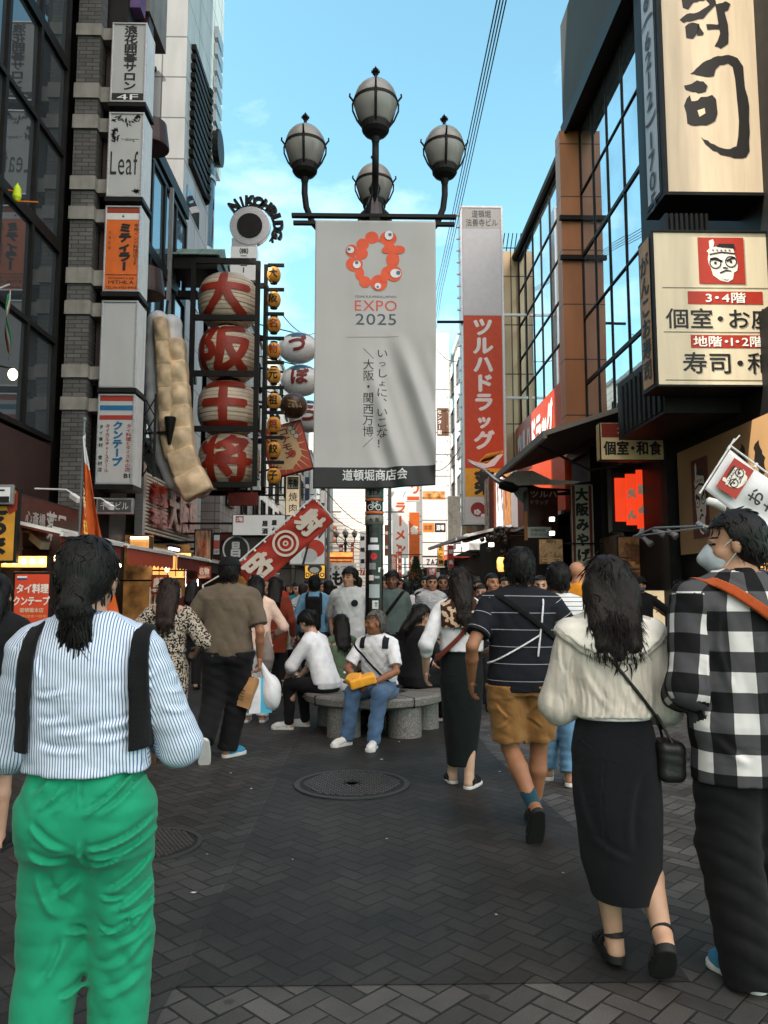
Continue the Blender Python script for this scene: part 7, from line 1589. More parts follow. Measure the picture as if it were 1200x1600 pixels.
    if T_.get('uv'):
      uvv = np.zeros((len(Q), 4, 2)); C = V[Q].mean(1); VV = V[Q]
      ox = np.array([OFF(zz + dr)[0] for zz in (0.9,)])[0]
      cx = lean[0] * np.maximum(0, VV[..., 2] + dr - .9); cy = lean[1] * np.maximum(0, VV[..., 2] + dr - .9)
      th = np.arctan2(VV[..., 0] - cx, -(VV[..., 1] - cy) * 1.35); rad = .165 * g
      th0 = np.arctan2(C[:, 0], -C[:, 1] * 1.35)[:, None]; th = th0 + (th - th0 + np.pi) % (2 * np.pi) - np.pi
      lin = VV[..., 0] - cx
      uvv[..., 0] = np.where(np.abs(th0) < 1.2, lin, th * rad); uvv[..., 0] = th * rad if T_['uv'] == 'round' else uvv[..., 0]; uvv[..., 1] = VV[..., 2]
      dt = np.abs(C[:, 0] - lean[0] * np.maximum(0, C[:, 2] + dr - .9)) - (.150 * g * shw + inf)
      for q, sg in (('L', -1), ('R', 1)):
        e, w, _ = am[q]; s0 = A3(SH[q]); e_, w_ = A3(e), A3(w)
        for (a, b) in (((s0, e_), (e_, w_)) if sl > 1 else ((s0, e_),)):
          d = (b - a); L_ = np.linalg.norm(d); d = d / L_; t = (C - a) @ d; rr = np.linalg.norm(C - a - t[:, None] * d, axis=1)
          side = (C[:, 0] * sg > (.150 * g * shw + inf * .5) * (1 if a is s0 else .6)) & (t > -.02) & (t < L_ + .05) & (rr < .12) & ((C[:, 2] < a[2] + .04) if a is s0 else True)
          if a is e_: side &= (t > 0.0)
          x1 = np.cross(d, [0, 1, .01]); x1 /= np.linalg.norm(x1); x2 = np.cross(d, x1)
          tv = (VV - a) @ d; r_ = VV - a - tv[..., None] * d; ph = np.arctan2(r_ @ x2, r_ @ x1); ph0 = ph[:, :1]; ph = ph0 + (ph - ph0 + np.pi) % (2 * np.pi) - np.pi
          uvv[side, :, 0] = (ph * .058)[side]; uvv[side, :, 1] = (tv + (0 if a is s0 else .3))[side]
      uv = uvv.reshape(-1, 2)
    o = np_mesh(T_.get('name', 'shirt'), V, Q, m if isinstance(m, list) else [m], root, uv=uv); info['top'] = o
    if T_.get('collar'):
      c = T_['collar']; cv = Vox([(P_cone(U(0, -.012, 1.375), U(0, .012, 1.44), .074, .066), 0)], .006, .01); cv.sub(P_cone(U(0, -.012, 1.36), U(0, .014, 1.46), .064, .058)); cv.clip(lambda X, Y, Z: np.maximum(f32(1.385 - dr) - Z - (Y - f32(nk.y)) * f32(.25), Z - f32(1.436 - dr) - (Y - f32(nk.y)) * f32(-.28))); V, Q = cv.mesh(); np_mesh('collar', V, Q, [c], o)
  if hair and hair['type'] != 'bald':
    hm = hairm(hair.get('col', (14, 11, 10))); ht = hair['type']; L_ = hair.get('len', .2); hres_ = hair.get('res', max(.005, res * .7)); th = hair.get('thick', .014); pr = []
    Hp = lambda x, y, zz: (x, y, zz)
    pr.append((P_ell((0, -.016, .032), (.074 + th, .093 + th, .086 + th)), .02))
    if ht in ('short', 'cap'): pr.append((P_ell((0, -.05, -.03), (.062 + th * .7, .058 + th * .5, .062)), .03))
    if ht == 'bob': pr += [(P_ell((0, -.045, -.06), (.088, .066, .085)), .03)]
    if ht == 'long':
      w_ = hair.get('w', .085); pr += [(P_cone((-w_ * .45, -.06, -.01), (-w_ * .5, -.085 + hair.get('fwd', -.07), -L_ * .85), .060, .038), .03), (P_cone((w_ * .45, -.06, -.01), (w_ * .5, -.085 + hair.get('fwd', -.07), -L_ * .85), .060, .038), .03), (P_cone((0, -.075, -.03), (hair.get('sway', 0), -.10 + hair.get('fwd', -.07), -L_), .055, .024), .04)]
    if ht == 'pony': pr += [(P_ell((0, -.06, -.02), (.066, .055, .06)), .03), (P_cone((0, -.105, -.035), (.0, -.125, -.075), .036, .036), .015), (P_cone((0, -.125, -.075), (hair.get('sway', 0), -.115, -L_ * .7), .040, .034), .02), (P_cone((hair.get('sway', 0), -.115, -L_ * .7), (hair.get('sway', 0), -.10, -L_), .032, .012), .02)]
    if ht == 'bun': pr += [(P_ell((0, -.06, -.02), (.066, .055, .06)), .03), (P_ell((0, -.12, .03), (.045, .04, .042)), .01)]
    v = Vox(pr, hres_, .03)
    fy, fz = hair.get('front', (.035, .055))
    v.clip(lambda X, Y, Z: np.where(Z > f32(-.02 if ht in ('long', 'bob') else -.13), np.where((Z < f32(fz)), Y - f32(fy) + np.abs(X) * f32(hair.get('side', .25)) - (Z - f32(fz)) * f32(.35), f32(-1)), np.where(Y > f32(.02), f32(.01), f32(-1))))
    rg = fold_fn(seed + 77, hair.get('amp', .005), ((1, .3, .12), (.3, 1, .12), (.9, -.5, .2)), (60, 150), n=7, ridge=.5, warp=1.2); v.disp(rg)
    V, Q = v.mesh(); allV, allQ = [V], [Q]; off = len(V)
    ns = hair.get('strands', 0); rgn = np.random.default_rng(seed + 5)
    for i in range(ns):
      if ht == 'pony':
        a = rgn.uniform(0, 2 * np.pi); r0 = .034; p0 = np.array([r0 * np.cos(a), -.125 + r0 * np.sin(a) * .9, -.07]); p3 = np.array([hair.get('sway', 0) + rgn.normal(0, .022), -.108 + rgn.normal(0, .018), -L_ * rgn.uniform(.82, 1.15)])
        pm = np.array([p0[0] * 1.15 + hair.get('sway', 0) * .5, p0[1] * 1.0, -L_ * .5])
      else:
        a = rgn.uniform(-2.9, -.25) if ht == 'long' else rgn.uniform(0, 6.28); p0 = np.array([(.078 + th) * np.cos(a), (.09 + th * .8) * np.sin(a) - .016, rgn.uniform(-.03, .06)]); p0[:2] *= (1 - max(0, p0[2]) * 1.2)
        w_ = hair.get('w', .085); p3 = np.array([w_ * np.cos(a) * rgn.uniform(.5, 1.1) + hair.get('sway', 0) + rgn.normal(0, .012), -.085 + hair.get('fwd', -.07) + .05 * np.sin(a) + rgn.normal(0, .012), -L_ * rgn.uniform(.55, 1.12)]); pm = np.array([p0[0] * 1.06, p0[1] * 1.1 - .008, p3[2] * .5])
      n_ = 8; ts = np.linspace(0, 1, n_)[:, None]; C = (1 - ts) ** 2 * p0 + 2 * ts * (1 - ts) * (2 * pm - .5 * (p0 + p3)) + ts ** 2 * p3; C[:, 0] += .006 * np.sin(ts[:, 0] * rgn.uniform(4, 9) + i) * ts[:, 0]
      rad = hair.get('sr', .0034) * np.array([.6, 1, 1, 1, .95, .85, .6, .12])
      ring = []
      for j in range(n_):
        for k in range(4): ang = k * np.pi / 2; ring.append(C[j] + rad[j] * np.array([np.cos(ang), np.sin(ang), 0]))
      qs = [(off + j * 4 + k, off + j * 4 + (k + 1) % 4, off + (j + 1) * 4 + (k + 1) % 4, off + (j + 1) * 4 + k) for j in range(n_ - 1) for k in range(4)]
      allV.append(np.array(ring)); allQ.append(np.array(qs)); off += len(ring)
    nf = hair.get('fuzz', 0 if res > .012 else 420)
    if nf:
      ix = rgn.integers(0, len(V), nf); p = V[ix]; ax_ = np.c_[np.zeros((nf, 2)), np.clip(p[:, 2], -.4, .05)] + np.array([0, -.03, 0]); out = p - ax_; out /= np.linalg.norm(out, axis=1)[:, None] + 1e-6
      dn = np.array([0, -.25, -1.0]) + rgn.normal(0, .22 if ht == 'long' else .12, (nf, 3)); dn -= out * (dn * out).sum(1)[:, None]; dn /= np.linalg.norm(dn, axis=1)[:, None] + 1e-6
      ln = rgn.uniform(.03, .11 if ht == 'long' else .045, nf)[:, None]; n_ = 5; sd_ = np.cross(dn, out); sd_ /= np.linalg.norm(sd_, axis=1)[:, None] + 1e-6; wv = rgn.normal(0, .012, (nf, 1)); lf = rgn.uniform(.0, hair.get('lift', .005 if ht == 'long' else .003), (nf, 1)); rr_ = hair.get('sr', .0034)
      for j in range(n_):
        t = j / (n_ - 1); c_ = p + dn * ln * t + out * (lf * (t * (1.4 - t)) * 1.5 - .001) + sd_ * wv * np.sin(t * 3.5)
        for k in range(3):
          an = k * 2.094; allV.append(c_ + (sd_ * np.cos(an) + out * np.sin(an)) * rr_ * (.9 if j < n_ - 1 else .1))
      ar = np.arange(nf)[:, None]
      for j in range(n_ - 1):
        for k in range(3): k2 = (k + 1) % 3; allQ.append(off + ar + np.array([[(j * 3 + k) * nf, (j * 3 + k2) * nf, ((j + 1) * 3 + k2) * nf, ((j + 1) * 3 + k) * nf]]))
    V = np.concatenate(allV) @ HM.T + A3(HC); Q = np.concatenate(allQ); info['hair'] = np_mesh('hair', V, Q, [hm], root)
  if hair and hair.get('cap'):
    v = Vox([(P_ell((0, -.014, .045), (.094, .112, .088)), 0), (P_cone((-.03, hair.get('brim', .10), .05), (.03, hair.get('brim', .10), .05), .05, .05), .0)], .007, .01)
    sgn = 1 if hair.get('brim', .1) > 0 else -1
    v.clip(lambda X, Y, Z: np.where(Y * sgn > f32(.085), np.abs(Z - f32(.052)) - f32(.006), f32(.045) - Z)); V, Q = v.mesh(); np_mesh('cap', V @ HM.T + A3(HC), Q, [hair['cap']], root)
  if shoes:
    for q in 'LR':
      kn, an, pt, fy = lg[q]; shoe(root, an, fy, pt, shoes['type'], (shoes['up'], shoes['so']), 'shoe', k=shoes.get('k', 1.0))
  if extra: extra(info)
  return info
def straps(info, name, m, infl, fn, inner=0, parent=None, res=.007, z0=.85, z1=1.44, g=1.0, gd=1.0, boxy=.6, shw=1.0, rs=.068, clipz=None, thick=.007):
  """a band lying on the clothed torso: shell cut by the slab |fn|<0"""
  U, dr = info['U'], info['dr']; TPz = [.76, .82, .90, .97, 1.05, 1.14, 1.24, 1.31, 1.36, 1.40, 1.43]; TW = [.10, .155, .170, .150, .132, .140, .160, .165, .140, .085, .05]; TD = [.085, .112, .118, .108, .098, .104, .112, .106, .088, .068, .05]
  def mk(e):
    lv = []
    for q in sorted(set([z0, z1] + [t for t in TPz if z0 < t < z1])):
      w, d = np.interp(q, TPz, TW), np.interp(q, TPz, TD)
      if boxy and q < 1.26: w = w + (max(w, .160) - w) * boxy; d = d + (max(d, .112) - d) * boxy
      if q > 1.28: w = w * (1 + (shw - 1) * .8)
      c = U(0, 0, q); lv.append((q - dr, c.x, c.y - .005, w * g + e, d * gd + e))
    pr = [(P_stack(lv), .03)]
    for q in 'LR': pr.append((P_cone(info['SH'][q], Vector(info['SH'][q]).lerp(info['arms'][q][0], .35), (rs + e - infl) * (g * .5 + .5), (rs + e - infl - .006) * (g * .5 + .5)), .035))
    return pr
  v = Vox(mk(infl + thick), res, .02); v2 = Vox(mk(infl + thick), res, .02)
  inn = Vox.__new__(Vox); inn.h, inn.lo, inn.n, inn.ax = v.h, v.lo, v.n, v.ax; inn.f = np.full(tuple(v.n), 1.0, f32)
  for p, k in mk(infl - .010): inn.add(p, k)
  v.f = np.maximum(v.f, -inn.f); v.clip(fn)
  V, Q = v.mesh()
  return np_mesh(name, V, Q, [m], parent or info['root'])
px2 = lambda px, Y: at(px, 950, Y).x
C_black = cloth('black_cotton', (19, 19, 21)); C_black2 = cloth('black_denim', (17, 18, 22), weave=.5, wscale=900); C_navy = cloth('navy_knit', (26, 28, 36)); C_white = cloth('white_cotton', (214, 215, 218), dirt=.0); C_offw = cloth('cream_crepe', (212, 203, 190), weave=.5, wscale=240, stretch=(4, 4, .6))
C_green = cloth('green_poplin', (26, 142, 104), weave=.15, wscale=900, var=.05); C_taupe = cloth('taupe_jersey', (96, 84, 70)); C_khaki = cloth('tan_chino', (140, 101, 56)); C_denim = cloth('blue_denim', (72, 98, 128), var=.35, scale=4); C_ldenim = cloth('light_denim', (98, 140, 172), var=.3, scale=4)
C_strap = cloth('black_webbing', (13, 13, 14), weave=.5, wscale=300); L_black = mat('black_leather', (.012, .012, .012), rough=.4, bump=.15, bscale=120); R_black = mat('black_rubber', (.012, .012, .012), rough=.7); R_white = mat('white_rubber', (.62, .62, .60), rough=.55, var=.1); S_white = cloth('white_shoe', (205, 203, 200)); S_blue = cloth('blue_canvas', (60, 140, 180)); S_grey = cloth('grey_shoe', (150, 146, 140))
def stripes(M, u, v, mix, N, L, t):
  a = M('FRACT', M('MULTIPLY', u, 1 / .0078)); return mix(M('LESS_THAN', a, .36), (212, 222, 234), (84, 112, 150))
def plaid(M, u, v, mix, N, L, t):
  p = .138; a = M('LESS_THAN', M('FRACT', M('ADD', M('MULTIPLY', u, 1 / p), .31)), .5); b = M('LESS_THAN', M('FRACT', M('ADD', M('MULTIPLY', v, 1 / p), .12)), .5)
  return mix(M('MULTIPLY', a, b), mix(M('MAXIMUM', a, b), (212, 210, 208), (74, 74, 76)), (20, 20, 22))
def hstripe(p, w, c0, c1, o=0.0): return lambda M, u, v, mix, N, L, t: mix(M('LESS_THAN', M('FRACT', M('ADD', M('MULTIPLY', v, 1 / p), M('ADD', M('MULTIPLY', u, .12), o))), w), c0, c1)
def blotch(c0, c1, sc=70):
  def f(M, u, v, mix, N, L, t):
    n = N.new('ShaderNodeTexVoronoi'); n.inputs['Scale'].default_value = sc; L.new(t.outputs['Object'], n.inputs[0]); n2 = N.new('ShaderNodeTexNoise'); n2.inputs['Scale'].default_value = sc * .8; L.new(t.outputs['Object'], n2.inputs[0])
    return mix(M('GREATER_THAN', M('ADD', n2.outputs[0], M('MULTIPLY', n.outputs[0], .15)), .57), c0, c1)
  return f
M_stripe = uv_pattern('striped_poplin', stripes); M_plaid = uv_pattern('buffalo_check', plaid); M_polo = uv_pattern('navy_striped_knit', hstripe(.098, .028, (24, 26, 32), (175, 178, 182))); M_tee = uv_pattern('white_striped_jersey', hstripe(.034, .15, (212, 212, 212), (48, 48, 52))); M_dress = uv_pattern('black_cream_print', blotch((30, 28, 27), (176, 164, 148)))
M_print = uv_pattern('scarf_print', blotch((196, 170, 140), (56, 32, 25), 26))
def bag_obj(name, label, cat, loc, parts, group=None):
  o = empty(name, loc, label, cat, group)
  for nm, V, Q, m in parts: np_mesh(nm, V - A3(loc), Q, [m], o)
  return o
def world_pt(info, v): return wmat(info['root']) @ Vector(v)
def px_creases(px, Y, s, L_, k=1.0, z=0.0):
  """folds noted on the photograph, as places on this person's clothes"""
  cx = px2(px, Y); out = []
  for x0, y0, x1, y1, w, a in L_:
    p, q = at(x0, y0, Y - .1), at(x1, y1, Y - .1); out.append(((p.x - cx) / s, (p.z - z) / s, (q.x - cx) / s, (q.z - z) / s, w, a * k))
  return out
GZ = lambda L_: [(a / 3.75, 1180 + b / 3.75, c / 3.75, 1180 + d / 3.75, w, h) for a, b, c, d, w, h in L_]
GRC = [(a, b, c, d, w * .8, h * 1.7) for a, b, c, d, w, h in GZ([(480, 345, 760, 95, .010, .011), (560, 345, 800, 140, .012, .008), (495, 548, 860, 405, .011, .013), (520, 610, 875, 480, .012, .009), (490, 660, 720, 590, .011, .007), (180, 240, 290, 125, .010, .007), (215, 310, 370, 165, .010, .007), (300, 330, 450, 190, .012, .006), (185, 380, 390, 550, .012, .010), (150, 560, 380, 640, .014, .007), (195, 690, 335, 1010, .020, .012), (320, 1075, 430, 1135, .010, .007), (540, 866, 700, 882, .009, .008), (520, 1062, 650, 1088, .008, .009), (640, 1085, 735, 1000, .009, .010), (525, 1112, 610, 1075, .007, .007), (555, 855, 850, 640, .013, .010), (600, 965, 865, 790, .014, .009), (640, 1010, 870, 930, .010, .009), (850, 970, 720, 1110, .010, .009), (835, 1150, 690, 1310, .014, .008), (185, 1410, 330, 1100, .016, .008), (290, 1490, 450, 1440, .012, .010), (480, 470, 478, 700, .012, .006), (480, 60, 482, 330, .004, .005), (840, 40, 905, 330, .010, .008), (560, 1200, 830, 1080, .014, .006), (500, 1330, 700, 1260, .016, .006), (520, 1500, 780, 1380, .018, .007), (230, 880, 420, 760, .016, .007)]) + [(58 + q * 7, 1188, 56 + q * 7.3, 1203, .004, .004) for q in range(25)]]
def ex1(i):
  for sg, q in ((-1, 'left'), (1, 'right')):
    straps(i, 'shoulder_strap', C_strap, .034, lambda X, Y, Z, sg=sg: np.maximum(np.abs(X - f32(sg) * (f32(.150) + f32(.03) * (f32(1.3) - Z))) - f32(.023), f32(1.06) - Z), shw=1.0, g=1.0, thick=.010, rs=.070, boxy=.6)
green = person('woman in green trousers and blue striped shirt walking away at left', px2(148, 2.2), 2.2, 3, .965, res=.008, tone=(196, 150, 122), g=1.0, gd=1.0, shw=1.0, lean=(-.05, .03), seed=1, hands=False,
  arms={'L': ((-.10, .27, 1.04), (-.68, -1, -.1)), 'R': ((.11, .26, 1.06), (.68, -1, -.1))},
  legs={'L': ((-.098, .03, .47), (-.105, -.05, .085), 0, 0), 'R': ((.096, .05, .48), (.090, .05, .085), 0, 0)},
  top=dict(mat=M_stripe, sleeve=1.86, infl=.024, hem=1.0, boxy=.5, rs=(.070, .070, .056), fold=.007, uv='flat', res=.0065, creases=px_creases(148, 2.2, .965, [(a / 3.75, 820 + b / 3.75, c / 3.75, 820 + d / 3.75, .010, .009) for a, b, c, d in ((200, 1000, 400, 960), (205, 1150, 430, 1120), (210, 1290, 520, 1310), (740, 910, 860, 880), (720, 990, 860, 940), (560, 1180, 850, 1090), (500, 1260, 840, 1190), (330, 1210, 560, 1180), (820, 700, 860, 850), (215, 760, 230, 900), (930, 900, 1090, 880), (920, 1000, 1110, 960), (900, 1090, 1060, 1120), (20, 1000, 150, 930), (10, 1120, 140, 1060))]), freq=(16, 46), dirs=((.1, 0, 1), (.5, .2, 1), (-.7, .2, 1), (.25, .1, 1)), collar=M_stripe, seed=3),
  bottom=dict(type='pants', mat=C_green, infl=.004, r=(.092, .086, .074), ks=.006, cuff=.03, fold=.0055, res=.0065, top=1.01, creases=px_creases(148, 2.2, .965, GRC), freq=(18, 44), dirs=((.75, .2, .8), (-.6, .2, .9), (.15, .1, 1), (.9, .2, .5), (-.3, .2, 1)), prims=lambda i: [(P_ell(i['U'](-.075, -.055, .865), (.080, .068, .115)), .05), (P_ell(i['U'](.075, -.055, .865), (.080, .068, .115)), .05)]),
  hair=dict(type='pony', len=.24, strands=420, sway=.015, res=.005, thick=.014, front=(.05, .06), sr=.0036, amp=.0015, fuzz=260, lift=.002), shoes=dict(type='slipon', up=L_black, so=R_white), extra=ex1)
def ex2(i):
  for e, z0 in ((.026, 1.215), (.036, 1.24)):
    straps(i, 'collar_layer', C_offw if e < .03 else cloth('pale_cream', (230, 224, 212), weave=.4, wscale=240), e, lambda X, Y, Z, z0=z0: f32(z0) + f32(2.2) * X * X - Z + np.sin(X * f32(95)) * f32(.003), shw=1.08, thick=.008, rs=.070, boxy=.5)
  straps(i, 'bag_strap', L_black, .030, lambda X, Y, Z: np.maximum(np.abs(X * f32(.78) + (Z - f32(1.15)) * f32(.62)  - f32(.028)) - f32(.007), Z - f32(1.24)), thick=.009, boxy=.4)
  v = Vox([(P_stack([(.985, 0, -.005, .152, .118), (1.012, 0, -.005, .152, .118)]), 0)], .006, .01); V, Q = v.mesh(); o = np_mesh('belt', V, Q, [R_white], i['root'])
  b = MB(); c = i['HC']
  for k in range(2): p = A3(c) + i['HM'] @ A3((-.085, -.055, .03 - k * .018)); b.ell(p, (.012, .010, .004), 10, 6)
  bo = b.build('hair_clip', M_steel, None); bo.parent = i['root']; bo.matrix_parent_inverse = Matrix.Identity(4)
blouse = person('woman in cream wide collared blouse and long black denim skirt', px2(953, 3.08), 3.08, -4, .935, res=.008, tone=(206, 160, 128), g=.98, shw=1.0, lean=(.0, .04), seed=2, hands=False, z=.03,
  arms={'L': ((-.10, .26, 1.04), (-.55, -1, -.1)), 'R': ((.11, .26, 1.04), (.5, -1, -.1))},
  legs={'L': ((-.06, .03, .47), (-.015, .03, .085), 0, 4), 'R': ((.11, .03, .46), (.13, -.15, .175), 46, -6)},
  top=dict(mat=C_offw, sleeve=1.06, infl=.026, hem=1.0, boxy=.75, rs=(.070, .098, .100), fold=.008, res=.0065, freq=(22, 60), dirs=((.9, .2, .3), (-.8, .2, .5), (1, .2, .1)), name='blouse', creases=px_creases(953, 3.08, .935, [(890 + q * 9.5, 1128, 885 + q * 10 + (q % 3) * 4, 1085 - (q % 4) * 9, .006, .006) for q in range(14)] + [(900, 1020, 905, 1110, .014, .010), (985, 1060, 1000, 1115, .012, .010), (915, 1040, 960, 1110, .014, .007), (1005, 1010, 1010, 1090, .010, .008), (885, 1000, 890, 1060, .008, .008)], 1, .03)),
  bottom=dict(type='skirt', mat=C_black2, fold=.004, res=.007, dirs=((1, .2, .08), (.8, -.6, .1), (.5, .3, .9)), freq=(24, 60), creases=px_creases(953, 3.08, .935, [(957, 1130, 962, 1380, .004, .005), (905, 1145, 935, 1175, .004, .005), (985, 1150, 1010, 1165, .004, .005), (910, 1200, 940, 1320, .02, .008), (1000, 1200, 985, 1330, .02, .008), (920, 1300, 990, 1340, .016, .006)], 1.2, .03), lv=[(.27, (.128, .135, .02, -.01)), (.40, (.160, .155, .015)), (.62, (.176, .160, .01)), (.85, (.178, .132)), (.95, (.160, .120)), (1.0, (.145, .112))]),
  hair=dict(type='long', len=.285, strands=620, w=.125, res=.005, thick=.018, front=(.05, .055), col=(24, 16, 13), sr=.0036, amp=.008), shoes=dict(type='sandal', up=R_black, so=R_black), extra=ex2)
c = Vector((px2(1031, 3.05), 3.02, .80))
v = Vox([(P_box((c.x, c.y, c.z), (.05, .065, .075), r=.03), 0)], .006, .01); v.clip(lambda X, Y, Z: (np.abs(X - f32(c.x)) - f32(.05)) * 1.0); v.disp(fold_fn(9, .006, freq=(30, 60))); V, Q = v.mesh()
v2 = Vox([(P_cone((c.x, c.y - .05, c.z + .07), (c.x - .04, c.y, c.z + .17), .006, .006), 0), (P_cone((c.x, c.y + .05, c.z + .07), (c.x - .04, c.y, c.z + .17), .006, .006), 0)], .004, .01)
bag_obj('handbag', 'small black leather handbag hanging at the hip of the black denim skirt', 'handbag', tuple(c), [('pouch', V, Q, L_black), ('handle', *v2.mesh(), L_black)])
def ex3(i):
  straps(i, 'orange_strap', cloth('orange_webbing', (176, 78, 30), weave=.5, wscale=300), .050, lambda X, Y, Z: np.maximum(np.abs((X + f32(.06)) * f32(.62) + (Z - f32(1.33)) * f32(.78)) - f32(.020), f32(.02) * 0 + Y - f32(.06)), shw=1.12, thick=.008, rs=.082)
  H = lambda x, y, z: tuple(A3(i['HC']) + i['HM'] @ A3((x, y, z)))
  v = Vox([(P_ell(H(0, .055, -.052), (.060, .062, .056), i['HM']), 0), (P_cone(H(0, .085, -.01), H(0, .112, -.045), .02, .022), .02)], .005, .01); HMt = i['HM']; hc = A3(i['HC'])
  v.clip(lambda X, Y, Z: f32(.018) - ((X - f32(hc[0])) * f32(HMt[0, 1]) + (Y - f32(hc[1])) * f32(HMt[1, 1]) + (Z - f32(hc[2])) * f32(HMt[2, 1]))); V, Q = v.mesh(); mk = np_mesh('face_mask', V, Q, [cloth('mask_cloth', (176, 186, 192))], i['root'])
  for sg in (-1, 1):
    v = Vox([(P_cone(H(sg * .052, .055, -.022), H(sg * .081, .004, .018), .0028, .0028), 0), (P_cone(H(sg * .050, .045, -.085), H(sg * .081, -.014, -.02), .0028, .0028), 0)], .003, .008); np_mesh('ear_loop', *v.mesh(), [R_white], mk)
plaidman = person('man with face mask in black and white checked shirt at right', px2(1163, 2.95), 2.95, 4, 1.06, res=.008, tone=(190, 142, 110), g=1.06, shw=1.12, lean=(-.02, .02), seed=3, hands=False, head=(62, -4, 0), neckl=1.1,
  arms={'L': ((-.20, .20, .95), (-.2, -1, 0)), 'R': ((.26, .05, .86), (.4, -1, 0))},
  legs={'L': ((-.09, .02, .47), (-.04, .0, .085), 0, 12), 'R': ((.12, .08, .48), (.16, .16, .085), 0, -8)},
  top=dict(mat=M_plaid, sleeve=1.95, infl=.034, hem=.705, boxy=1.0, wm=1.06, rs=(.086, .082, .064), fold=.009, uv='round', res=.007, freq=(14, 38), dirs=((.8, .2, .5), (-.7, .2, .6), (1, .2, .15)), creases=px_creases(1163, 2.95, 1.06, [(1120, 935, 1135, 1080, .014, .010), (1190, 960, 1180, 1150, .02, .010), (1105, 1000, 1112, 1130, .012, .010), (1110, 1150, 1160, 1190, .016, .010), (1130, 900, 1180, 930, .012, .007)]), collar=M_plaid),
  bottom=dict(type='pants', mat=C_black, infl=.010, r=(.108, .098, .094), cuff=.055, fold=.008, res=.008, freq=(14, 36)),
  hair=dict(type='short', res=.005, thick=.013, front=(.045, .065), amp=.0015, strands=0, fuzz=160, lift=.001), shoes=dict(type='slipon', up=S_blue, so=R_white), extra=ex3)
def ex4(i):
  straps(i, 'cord', C_white, .028, lambda X, Y, Z: np.maximum(np.abs(X * f32(.5) - (Z - f32(1.10)) * f32(.86) - f32(.0)) - f32(.005), np.maximum(X - f32(.085), Y)), thick=.006, g=1.12, shw=1.1, boxy=.9)
  straps(i, 'cord', C_white, .028, lambda X, Y, Z: np.maximum(np.abs((X - f32(.085)) - (Z - f32(1.15)) * f32(.14)) - f32(.006), np.maximum(np.maximum(f32(1.02) - Z, Z - f32(1.36)), Y)), thick=.006, g=1.12, shw=1.1, boxy=.9)
  straps(i, 'sling_strap', C_strap, .028, lambda X, Y, Z: np.maximum(np.abs(X * f32(.6) + (Z - f32(1.27)) * f32(.8)) - f32(.018), Y), thick=.007, g=1.12, shw=1.1, boxy=.9)
  v = Vox([(P_cone(Vector(i['arms']['L'][1]) + Vector((0, 0, .03)), Vector(i['arms']['L'][1]) + Vector((0, 0, .045)), .030, .030), 0)], .005, .01); np_mesh('wristband', *v.mesh(), [L_black], i['root'])
polo = person('man in navy striped polo and tan shorts walking away', px2(814, 4.75), 4.75, 0, 1.03, res=.008, tone=(166, 112, 78), g=1.12, shw=1.10, lean=(.0, .03), seed=4, hres=.004,
  arms={'L': ((-.30, .02, .875), (-.5, -1, 0)), 'R': ((.22, .22, 1.03), (.8, -1, -.2))},
  legs={'L': ((-.075, .03, .485), (.015, -.20, .20), 62, 4), 'R': ((.11, .08, .48), (.080, .13, .085), 0, -8)},
  top=dict(mat=M_polo, sleeve=.72, infl=.024, hem=.82, boxy=.9, rs=(.078, .078, .05), fold=.006, uv='round', res=.008, collar=C_navy),
  bottom=dict(type='shorts', mat=C_khaki, infl=.010, top=.86, r=(.108, .094, .09), end=.86, fold=.009, res=.008, freq=(18, 46), creases=px_creases(814, 4.75, 1.03, [(812, 1085, 815, 1130, .005, .006), (775, 1100, 800, 1125, .010, .008), (850, 1095, 825, 1125, .010, .008), (778, 1140, 800, 1120, .010, .007), (850, 1140, 826, 1122, .010, .008)], 1.3)),
  hair=dict(type='short', res=.006, thick=.016, front=(.045, .06)), shoes=dict(type='sneaker', up=C_black, so=R_black), extra=ex4)
for q in 'LR':
  kn, an, pt, fy = polo['legs'][q]; kn, an = Vector(kn), Vector(an); v = Vox([(P_cone(an, an + (kn - an).normalized() * .09, .040, .046), 0)], .006, .01); np_mesh('sock', *v.mesh(), [cloth('teal_sock', (30, 70, 84))], polo['root'])
def ex5(i):
  straps(i, 'printed_collar', M_print, .042, lambda X, Y, Z: np.maximum(f32(1.20) - Z, np.abs(X) - f32(.17)), thick=.008, boxy=.5)
  straps(i, 'red_brown_strap', cloth('red_brown_leather', (104, 44, 30)), .044, lambda X, Y, Z: np.maximum(np.abs(X * f32(.72) - (Z - f32(1.17)) * f32(.70)) - f32(.017), Y - f32(.04)), thick=.008, boxy=.5)
sailor = person('woman in white blouse with printed collar and long black skirt', px2(720, 5.9), 5.9, 2, .975, res=.009, tone=(212, 168, 138), g=.94, shw=1.0, seed=5,
  arms={'L': ((-.275, .02, .86), (-.5, -1, 0)), 'R': ((.20, .16, .98), (.5, -1, 0))},
  legs={'L': ((-.05, .03, .47), (-.07, .06, .085), 8, 4), 'R': ((.06, .02, .47), (.035, -.10, .085), 0, -30)},
  top=dict(mat=C_white, sleeve=1.35, infl=.026, hem=1.02, boxy=.75, rs=(.070, .066, .052), fold=.008, res=.008, name='blouse'),
  bottom=dict(type='skirt', mat=cloth('black_green_crepe', (17, 24, 23)), fold=.003, res=.009, lv=[(.155, (.108, .112, -.01)), (.45, (.140, .13)), (.80, (.172, .135)), (.92, (.165, .125)), (1.05, (.140, .108))]),
  hair=dict(type='long', len=.30, strands=200, w=.055, res=.006, thick=.014, col=(26, 18, 14), sr=.004), shoes=dict(type='slipon', up=C_black, so=R_white), extra=ex5)
